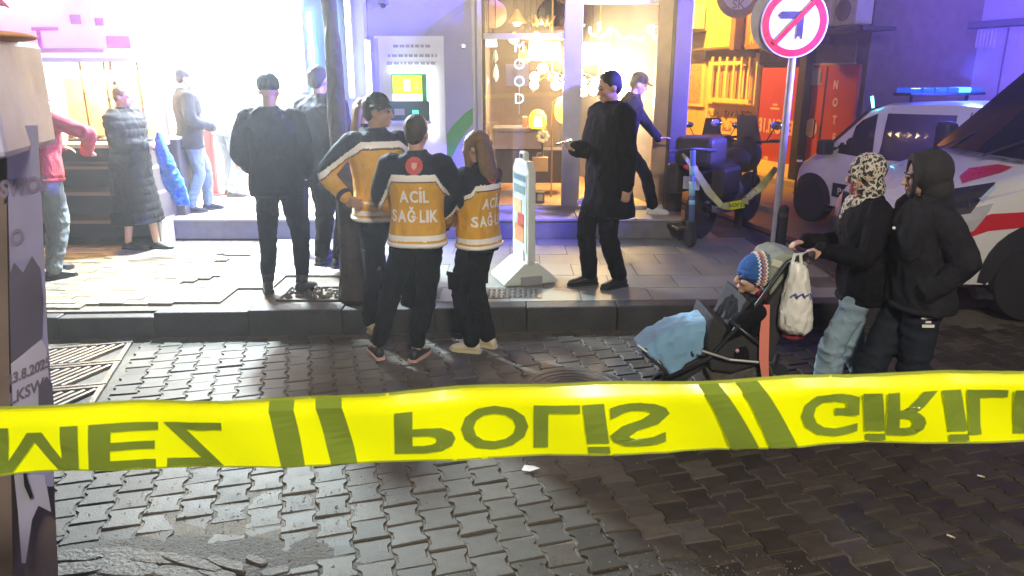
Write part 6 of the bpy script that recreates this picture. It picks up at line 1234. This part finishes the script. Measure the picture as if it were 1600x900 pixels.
# woman in the long quilted coat
P_ = Person(PZ(224, 388, PH), 1.71, 78, 'woman in long black quilted coat facing right beside the counter', head=(4, 10, 0), feet={1: (.05, -.14, .06, 6), -1: (-.05, .14, .06, 0)}, hands={1: dict(p=(.06, -.26, 1.13), hint=(.4, .8, -.5), d=(0, -1, .15), n=(1, 0, .3), curl=.9), -1: dict(p=(-.04, -.25, 1.13), hint=(-.4, .8, -.5), d=(.1, -1, .1), n=(-1, 0, .3), curl=.9)}, voxel=.010, slim=1.02)
P_.jacket(m_black, name='coat', off=.06, hem=.30, flare=.06, sleeve=(.088, .078, .058), folds=.004, quilt=.010, qp=.085, seed=31, voxel=.010); P_.hair('bun', m_hairb); P_.shoes(m_shoe)
g = thing('blue_bag', 'crumpled bright blue plastic bag hanging from the hands of the woman in the long coat', 'bag', PY(247, 212, 7.55)); h = PY(243, 212, 7.72).z - PY(265, 318, 7.72).z
mb = MB().rings([[(x0_ + math.cos(a) * rx, math.sin(a) * ry, z_) for a in [2 * PI * i / 16 for i in range(16)]] for (x0_, z_, rx, ry) in ((0, .04, .015, .012), (.01, 0, .03, .02), (.02, -h * .2, .06, .04), (.06, -h * .45, .085, .06), (.10, -h * .7, .10, .07), (.14, -h * .88, .085, .06), (.17, -h, .05, .03))])
link('bag_film', remeshed(mb, .010, 2, .018, fscale=(22, 22, 12), seed=8), mat('bright blue plastic film', (.02, .16, .85), .3, var=.3, vs=7), g); MB().tube([(0, 0, .02), (-.02, 0, .07), (.03, 0, .08), (.02, 0, .02)], .006, 6).build('handle', mat('bright blue plastic film'), g)
# man in the doorway, customer with the orange bag
q = PZ(312, 334, FZ); q.z = FZ + .028; P_ = Person(q, 1.64, 118, 'man in dark jacket and jeans standing on the step of the bright shop', head=(0, 8, 0), feet={1: (.07, -.12, .085, 5), -1: (-.08, .10, .085, -5)}, hands={1: dict(p=(.24, -.10, .83)), -1: dict(p=(-.16, -.25, 1.05), d=(.5, -1, 0), n=(0, -1, 0))}, voxel=.011)
P_.jacket(m_char, off=.04, hem=.80, sleeve=(.082, .070, .054), folds=.010, seed=41); P_.hair('short'); P_.trousers(m_jean, rad=(.100, .074, .060)); P_.shoes(m_char)
q = PZ(362, 306, FZ); P_ = Person(q, 1.72, 150, 'customer in white top and blue jeans inside the bright shop', head=(10, 0, 0), feet={1: (.10, -.05, .085, 10), -1: (-.12, .08, .085, -40)}, voxel=.013)
P_.jacket(mat('pale shirt cloth', (.62, .66, .70), .8), name='shirt', off=.025, hem=.90, seed=51, voxel=.013); P_.hair('short', m_hairb); P_.trousers(m_jean, voxel=.013); P_.shoes(m_shoe)
w_ = Matrix.Rotation(P_.yaw, 3, 'Z') @ (P_.wr[-1] * P_.k) + q
g = thing('orange_bag', 'orange red carrier bag held by the customer inside the shop', 'bag', w_ + Vector((0, 0, -.10))); link('bag_film', remeshed(MB().rings([[(math.cos(a) * rx, math.sin(a) * rx * .5, z_) for a in [2 * PI * i / 14 for i in range(14)]] for (z_, rx) in ((.0, .02), (-.06, .07), (-.18, .10), (-.30, .11), (-.36, .07))]), .012, 2, .014, fscale=(20, 20, 12)), mat('orange red film', (.85, .16, .05), .4, var=.3, vs=8), g); MB().tube([(-.02, 0, -.01), (0, 0, .05), (.02, 0, -.01)], .006, 6).build('handle', mat('orange red film'), g)
# tall man in the long black coat with phone
q = PZ(944, 446, PH); ph = PY(893, 229, q.y - .1)
P_ = Person(q, 1.83, 292 - 0, 'tall man in long black coat holding a phone in front of the lamp shop', head=(0, 12, 0), feet={1: (.08, .10, .085, 10), -1: (-.08, -.10, .085, -10)}, hands={-1: dict(w=ph + Vector((.03, 0, -.02)), p=0, hint=(-.6, .7, -.8), d=(-.1, -1, .3), n=(-.4, .2, -1), curl=.8), 1: dict(p=(.25, .03, .82), hint=(.5, 1, 0))}, slim=1.08, voxel=.010)
P_.jacket(m_black, name='coat', off=.05, hem=.62, flare=.03, sleeve=(.092, .080, .058), folds=.011, seed=61); P_.hair('short'); P_.trousers(m_black, rad=(.100, .080, .066)); P_.shoes(m_shoe)
w_ = Matrix.Rotation(P_.yaw, 3, 'Z') @ ((P_.wr[-1] + P_.hd[-1].normalized() * .09) * P_.k) + q; t = thing('mobile_phone', 'dark mobile phone in the hand of the tall man in black', 'phone', w_ + Vector((-.01, 0, .03))); MB().box((0, 0, 0), (.14, .075, .009), (0, R(-14), 0)).build('case', m_dark, t, bevel=.004); MB().box((.002, 0, .0055), (.128, .066, .002), (0, R(-14), 0)).build('screen', mat('phone screen', (.05, .05, .06), .1), t)
# man in the cap striding on the window step
q = PZ(952, 331, FZ); hnd = PY(1038, 229, 8.6); q.y = 8.58; q.z = FZ + .028; q.x = PY(968, 330, 8.58).x
P_ = Person(q, 1.70, 85, 'man in dark cap and white trainers striding along the window step, hand on the frame', lean=12, head=(2, 10, 0), feet={1: (.05, -.40, .085, 0, 0), -1: (-.05, .40, .16, 0, 42)}, hands={1: dict(w=hnd, p=0, hint=(.4, .5, -1), d=(0, -1, .2), n=(.2, 0, 1), curl=.3), -1: dict(p=(-.2, .05, .9))}, drop=.10, voxel=.011)
P_.jacket(m_black, off=.035, hem=.84, folds=.009, seed=71); P_.hair('short'); P_.cap(m_black, 0); P_.trousers(m_black, rad=(.098, .076, .064)); P_.shoes(m_wshoe, m_wshoe)
# ---- the two women with the pushchair
SWY = 4.2
q = Vector((PY(1362, 330, SWY).x, SWY, 0)); hl = PY(1268, 398, SWY - .12); hr_ = PY(1244, 384, SWY + .22)
P_ = Person(q, 1.575, 268, 'woman in patterned headscarf and black jacket pushing the pushchair', lean=5, head=(-16, 4, 0), feet={1: (.06, -.17, .085, 0), -1: (-.06, .24, .12, 0, 25)}, hands={1: dict(w=hl + Vector((.05, 0, .03)), p=0, hint=(.5, .8, -.9), d=(0, -1, -.25), n=(.1, -.3, 1), curl=.95), -1: dict(w=hr_ + Vector((.05, 0, .03)), p=0, hint=(-.5, .8, -.9), d=(0, -1, -.25), n=(-.1, -.3, 1), curl=.95)}, slim=1.0, voxel=.007, drop=.01)
m_scf = mat('black and white leafy print', (.5, .47, .43), .7, var=.1)
_n = m_scf.node_tree; b_ = _n.nodes['Principled BSDF']; tc = _n.nodes.new('ShaderNodeTexCoord'); vo = _n.nodes.new('ShaderNodeTexVoronoi'); vo.inputs['Scale'].default_value = 62; vo.feature = 'F1'; nz = _n.nodes.new('ShaderNodeTexNoise'); nz.inputs['Scale'].default_value = 34; nz.inputs['Detail'].default_value = 3
_n.links.new(tc.outputs['Object'], vo.inputs['Vector']); _n.links.new(tc.outputs['Object'], nz.inputs['Vector']); cr_ = _n.nodes.new('ShaderNodeValToRGB'); cr_.color_ramp.interpolation = 'CONSTANT'; e = cr_.color_ramp.elements; e[0].position = 0; e[0].color = (.02, .02, .02, 1); e[1].position = .47; e[1].color = (.62, .57, .50, 1); e.new(.60).color = (.035, .04, .035, 1)
_n.links.new(nz.outputs['Fac'], cr_.inputs[0]); n2 = _n.nodes.new('ShaderNodeTexNoise'); n2.inputs['Scale'].default_value = 4.6; r2 = _n.nodes.new('ShaderNodeMapRange'); r2.inputs['From Min'].default_value = .57; r2.inputs['From Max'].default_value = .63; mx = _n.nodes.new('ShaderNodeMixRGB'); mx.inputs[2].default_value = (.48, .08, .12, 1); _n.links.new(tc.outputs['Object'], n2.inputs['Vector']); _n.links.new(n2.outputs['Fac'], r2.inputs['Value']); _n.links.new(r2.outputs['Result'], mx.inputs[0]); _n.links.new(cr_.outputs[0], mx.inputs[1]); _n.links.new(mx.outputs[0], b_.inputs['Base Color'])
P_.jacket(m_black, off=.030, hem=.80, sleeve=(.070, .062, .048), folds=.009, seed=81, voxel=.009, collar=False); P_.hair('scarf', m_scf, .007); P_.trousers(m_ljean, rad=(.088, .080, .088), folds=.009); P_.shoes(m_wshoe, m_wshoe)
SHY = 3.92
q = Vector((PY(1456, 330, SHY).x, SHY, 0)); P_ = Person(q, 1.60, 270, 'young woman in charcoal hooded top and dark baggy joggers walking behind the pushchair', lean=6, head=(-14, 2, 0), feet={1: (.05, .22, .12, 0, 20), -1: (-.05, -.30, .085, 0)}, hands={1: dict(p=(.17, -.07, .97), hint=(.5, 1, 0), d=(-.6, -.1, -.7), n=(.3, -.8, .3), curl=.8), -1: dict(p=(-.15, -.04, .98), hint=(-.6, 1, 0), d=(.6, -.1, -.7), n=(-.3, -.8, .3), curl=.8)}, slim=1.06, voxel=.007, drop=.005)
P_.jacket(m_char, name='hooded_top', off=.045, hem=.84, sleeve=(.080, .076, .060), folds=.012, seed=91, voxel=.009, collar=True, hood=True); P_.hair('hood', mat('black hood cloth', (.022, .022, .026), .85, var=.2, bump=.3), .008); P_.trousers(mat('dark navy jersey', (.009, .014, .026), .85, var=.2, vs=9, bump=.3, bs=260), rad=(.104, .094, .082), folds=.009, name='joggers'); P_.shoes(m_shoe)
jg = P_; s_ = P_.k
tr = [c for c in P_.root.children if c.name.startswith('joggers')][0]; bvt = BVHTree.FromPolygons([v.co for v in tr.data.vertices], [p.vertices[:] for p in tr.data.polygons])
for k, (yy, w, h) in enumerate(((500, .07, .011), (506, .03, .010), (512.5, .065, .016))):   # small white print on the thigh
    wpt = P_.local(PY(1455, yy, SHY - .2)) * s_; hit = bvt.ray_cast(Vector((1, wpt.y, wpt.z)), Vector((-1, 0, 0)))
    if hit[0] is not None: MB().box((hit[0].x + .003, hit[0].y, hit[0].z), (.006, w, h)).build('white_print', m_refl, P_.root)
MB().sphere(P_.T @ Vector((.05, -.19, 1.36)) * s_, .009, 8, 6).build('zip_pull', m_refl, P_.root)
# ============================================================ PUSHCHAIR, CHILD AND BAGS (local frame: x right in the picture, all round Y = 4.2)
PYY = 4.2
def L(x, y, dy=0.): p = PY(x, y, PYY + dy); return p
og = PZ(1140, 640); og.y = PYY; og.x = PY(1140, 600, PYY).x; og.z = 0
pc_ = thing('pushchair', 'black pushchair with coral strap and pale grey green hood pushed to the left', 'pushchair', og)
def l(x, y, dy=0.): return L(x, y, dy) - og
m_fab = mat('black pushchair fabric', (.03, .03, .033), .8, var=.2, vs=9, bump=.3); m_tubeb = mat('dark frame tube', (.05, .05, .055), .35, metal=.6)
for (x, dy) in ((1037, -.22), (1037, .22), (1205, -.24), (1205, .24)):
    r = .085 if x < 1100 else .115; c = l(x, 600, dy); c.z = r
    w = MB().lathe([(r * .6, -.02), (r * .95, -.022), (r, -.01), (r, .01), (r * .95, .022), (r * .6, .02)], 26, (c.x, c.y, r), 'y').build('wheel', m_rub, pc_, auto=40)
    MB().lathe([(.012, -.024), (r * .3, -.02), (r * .6, -.012), (r * .62, .012), (r * .3, .02), (.012, .024)], 20, (c.x, c.y, r), 'y').build('rim', m_rim, w)
    MB().tube([(c.x, c.y, r), (c.x + .02, c.y * .92, r + .18)], .014, 8).build('wheel_fork', m_tubeb, pc_)
for dy in (-.22, .22):
    MB().tube([l(1040, 592, dy), l(1108, 560, dy), l(1180, 480, dy), l(1230, 410, dy), l(1262, 398, dy)], .013, 10).build('side_tube', m_tubeb, pc_, smooth=True)
    MB().tube([l(1205, 595, dy), l(1190, 540, dy), l(1140, 500, dy)], .012, 10).build('rear_tube', m_tubeb, pc_, smooth=True)
MB().tube([l(1262, 398, -.22), l(1270, 396, -.18), l(1270, 396, .18), l(1262, 398, .22)], .016, 12).build('handle', mat('foam grip', (.06, .055, .055), .7), pc_, smooth=True)
MB().tube([l(1205, 592, -.24), l(1205, 592, .24)], .011, 8).build('axle', m_tubeb, pc_)
def shell(px, hw, th, name, m, n=6, folds=.004):
    """padded fabric shell: outline points in the picture, half width across"""
    mb = MB(); P0 = [l(x, y) for x, y in px]; mb.rings([[p + Vector((0, -hw, 0)) for p in P0], [p + Vector((0, hw, 0)) for p in P0]]); return link(name, remeshed(mb, .010, 5, folds, seed=4), m, pc_)
shell([(1100, 478), (1128, 500), (1150, 452), (1175, 470), (1222, 405), (1238, 412), (1205, 500), (1190, 545), (1128, 565), (1098, 560), (1090, 520)], .20, 0, 'seat', m_fab)
shell([(996, 538), (1004, 532), (1050, 566), (1096, 540), (1104, 552), (1062, 584), (1046, 582)], .14, 0, 'footrest', m_fab)
shell([(1092, 560), (1190, 556), (1206, 600), (1108, 604)], .17, 0, 'basket', mat('grey net basket', (.09, .085, .075), .8, var=.5, vs=20, bump=.6))
shell([(1194, 394), (1214, 386), (1240, 392), (1247, 404), (1230, 428), (1200, 460), (1190, 458), (1188, 430), (1188, 406)], .16, 0, 'hood', mat('grey green hood fabric', (.26, .29, .24), .75, var=.12, vs=8, bump=.3), folds=.006)
MB().tube([l(1192, 456, -.165), l(1216, 432, -.17), l(1246, 402, -.165)], .007, 6).build('hood_piping', m_tubeb, pc_)
MB().box(l(1214, 412, -.165), (.06, .006, .04), (0, .3, 0)).build('hood_patch', mat('pale hood patch', (.6, .62, .52), .6), pc_, bevel=.003)
MB().rings([[l(x + w, y, -.235) for (x, y, w) in ((1193, 476, 0), (1193, 476, 10), (1190, 520, 12), (1188, 560, 13), (1192, 604, 10), (1192, 604, 0), (1186, 560, 0), (1187, 520, 0))], [l(x + w, y, -.225) for (x, y, w) in ((1193, 476, 0), (1193, 476, 10), (1190, 520, 12), (1188, 560, 13), (1192, 604, 10), (1192, 604, 0), (1186, 560, 0), (1187, 520, 0))]]).build('coral_strap', mat('coral webbing', (.80, .25, .18), .7, var=.06), pc_)
MB().tube([l(1096, 548, -.24), l(1140, 562, -.24), l(1185, 566, -.24)], .008, 6).build('lower_strap', mat('pale metal bar', (.5, .5, .5), .4, metal=.6), pc_)
MB().sphere(l(1152, 548, -.215), (.012, .008, .012), 10, 6).build('round_button', mat('pink button', (.7, .35, .4), .4), pc_)
MB().tube([l(996, 539, -.13), l(1022, 558, -.14), l(1044, 580, -.13)], .006, 6).build('footrest_piping', m_refl, pc_)
g = thing('stored_bag', 'yellow and clear wrapped things in the basket under the pushchair', 'bag', L(1140, 588, -.1)); link('bag_film', remeshed(MB().sphere((0, 0, 0), (.13, .05, .05), 16, 10), .01, 2, .012, fscale=(25, 25, 25)), mat('crumpled pale olive film', (.3, .3, .18), .3, var=.6, vs=18), g); MB().sphere((-.06, -.04, .02), (.035, .02, .03), 12, 8).build('yellow_pack', mat('yellow pack', (.6, .5, .05), .5), g, smooth=True)
# carrier bag on the handle
g = thing('carrier_bag', 'white plastic carrier bag hanging from the pushchair handle', 'bag', L(1245, 405, -.24))
def gl(x, y, dy=0): return L(x, y, -.24 + dy) - L(1245, 405, -.24)
rg = []
for (y, x0, x1, d) in ((410, 1236, 1252, .02), (424, 1232, 1262, .04), (444, 1228, 1264, .055), (470, 1222, 1268, .07), (495, 1217, 1270, .08), (512, 1218, 1266, .07), (520, 1228, 1258, .045)):
    c = gl((x0 + x1) / 2, y); w = (gl(x1, y) - gl(x0, y)).length / 2; rg.append([c + Vector((math.cos(a) * w, math.sin(a) * d, 0)) for a in [2 * PI * i / 18 for i in range(18)]])
link('bag_film', remeshed(MB().rings(rg), .007, 2, .010, fscale=(28, 28, 12), seed=6), mat('white plastic film', (.80, .80, .76), .35, var=.06, vs=6), g)
for dx_ in (-7, 8): MB().tube([gl(1244 + dx_, 414), gl(1246 + dx_ * .6, 398), gl(1262, 396, .1)], .009, 6).build('handle', mat('white plastic film'), g)
c = gl(1252, 463, -.068)
mb = MB(); 
for k in range(3): mb.tube([c + Vector((-.055 + .04 * k, 0, .0)), c + Vector((-.035 + .04 * k, -.006, .016)), c + Vector((-.02 + .04 * k, -.004, -.010))], .005, 5)
mb.build('blue_print', mat('violet blue print', (.10, .10, .45), .5), g)
g = thing('red_cushion', 'dark red cloth bundle below the white carrier bag', 'cloth', L(1238, 522, -.2)); link('cloth', remeshed(MB().sphere((0, 0, 0), (.07, .05, .035), 16, 10), .008, 2, .008), mat('dark red cloth', (.30, .03, .04), .8), g)
# blanket over the child's legs
g = thing('blanket', 'light blue blanket spread over the legs of the child', 'blanket', L(1060, 530)); o0 = L(1060, 530)
mb = MB(); P0 = [L(x, y) - o0 for x, y in ((992, 536), (1030, 512), (1060, 500), (1098, 492), (1118, 506), (1112, 528), (1080, 548), (1066, 556), (1052, 574), (1040, 576), (1022, 556), (1004, 546))]
c0 = sum(P0, Vector()) / len(P0)
mb.rings([[c0 + (p - c0) * .80 + Vector((0, -.145, -.01)) for p in P0], [p + Vector((0, -.11, 0)) for p in P0], [p + Vector((0, .0, .0)) for p in P0], [p + Vector((0, .10, 0)) for p in P0], [c0 + (p - c0) * .8 + Vector((0, .14, -.01)) for p in P0]])
link('cloth', remeshed(mb, .008, 4, .013, fscale=(22, 8, 9), seed=14), mat('light blue fleece', (.22, .43, .66), .9, var=.08, vs=10, bump=.4, bs=200, sheen=.3), g)
# child: reclining, facing left
HC = L(1146, 428); q = Vector((L(1150, 520).x, PYY - .02, 0)); kk = .98 / 1.75
P_ = Person((HC.x + .02, PYY - .05, HC.z - 1.03), 1.04, 270, 'small child in blue knitted bobble hat sitting in the pushchair', lean=-14, head=(0, 16, 0), feet={1: (.08, -.62, .62, 0), -1: (-.08, -.62, .62, 0)}, hands={1: dict(p=(.16, -.28, 1.06), curl=.7), -1: dict(p=(-.16, -.28, 1.06), curl=.7)}, slim=1.25, voxel=.006, drop=-.06, handk=.9, cat='child', headk=1.55)
# bigger child head
P_.jacket(m_black, off=.07, hem=.90, sleeve=(.10, .09, .065), folds=.012, seed=101, voxel=.007)
P_.trousers(m_fab, voxel=.009); P_.shoes(m_shoe)
m_hat = mat('royal blue knit', (.03, .12, .42), .85, var=.15, vs=20, bump=.7, bs=220)
s_ = P_.k; hd_ = P_.HM
def H(mb): mb.v = [tuple((hd_ @ Vector(v)) * s_) for v in mb.v]; return mb
hat = link('bobble_hat', remeshed(H(MB().sphere((0, .035, .045), (.108, .124, .108), 26, 18).tube([(0, .01, .0), (0, .01, .045)], [.102, .106], 26)), .006, 3, .002, fscale=(60, 60, 60)), m_hat, P_.root)
# thicker cheeks of a toddler are in the hat's shadow; the zigzag bands run over the hat from ear to ear
for k, (yy, m, rr_, am_) in enumerate(((.020, m_refl, .128, .007), (.045, mat('salmon knit', (.7, .25, .15), .8), .1285, .007), (.062, m_refl, .128, .006), (.078, mat('grey knit', (.14, .2, .2), .8), .1265, .006))):
    pts = []; n = 44
    for i in range(n + 1):
        a = PI * (-.30 + 1.6 * i / n); ry = math.sqrt(max(.05, 1 - ((yy - .01 - .035) / .124) ** 2)); pts.append((math.cos(a) * .1095 * ry, yy - .01 + (am_ if i % 2 else -am_), .045 + math.sin(a) * .1095 * ry))
    H(MB().tube(pts, .0062, 6)).build('zigzag_band', m, hat)
link('bobble', remeshed(H(MB().sphere((0, .165, .105), .052, 18, 12)), .005, 1, .007, fscale=(90, 90, 90)), m_hat, hat)
H(MB().tube([(.075, .02, -.105), (.03, .10, -.12), (-.03, .10, -.12), (-.075, .02, -.105)], .03, 10)).build('red_collar', mat('dark red collar', (.35, .02, .05), .8), P_.root, smooth=True)
# ============================================================ HAZE (added volume, stands in for the lens glare)
HZ = MB().box((0, 18, 5.2), (70, 64, 12.6)).build('haze', None); HZ['kind'] = 'stuff'; HZ['label'] = 'thin haze added over the street in place of lens glare'
hm = bpy.data.materials.new('glare haze'); hm.use_nodes = True; hm.node_tree.nodes.remove(hm.node_tree.nodes['Principled BSDF']); pvn = hm.node_tree.nodes.new('ShaderNodeVolumePrincipled'); pvn.inputs['Color'].default_value = (.9, .92, 1, 1); pvn.inputs['Density'].default_value = .0070; pvn.inputs['Anisotropy'].default_value = .72
hm.node_tree.links.new(pvn.outputs[0], hm.node_tree.nodes['Material Output'].inputs['Volume']); HZ.data.materials.append(hm)
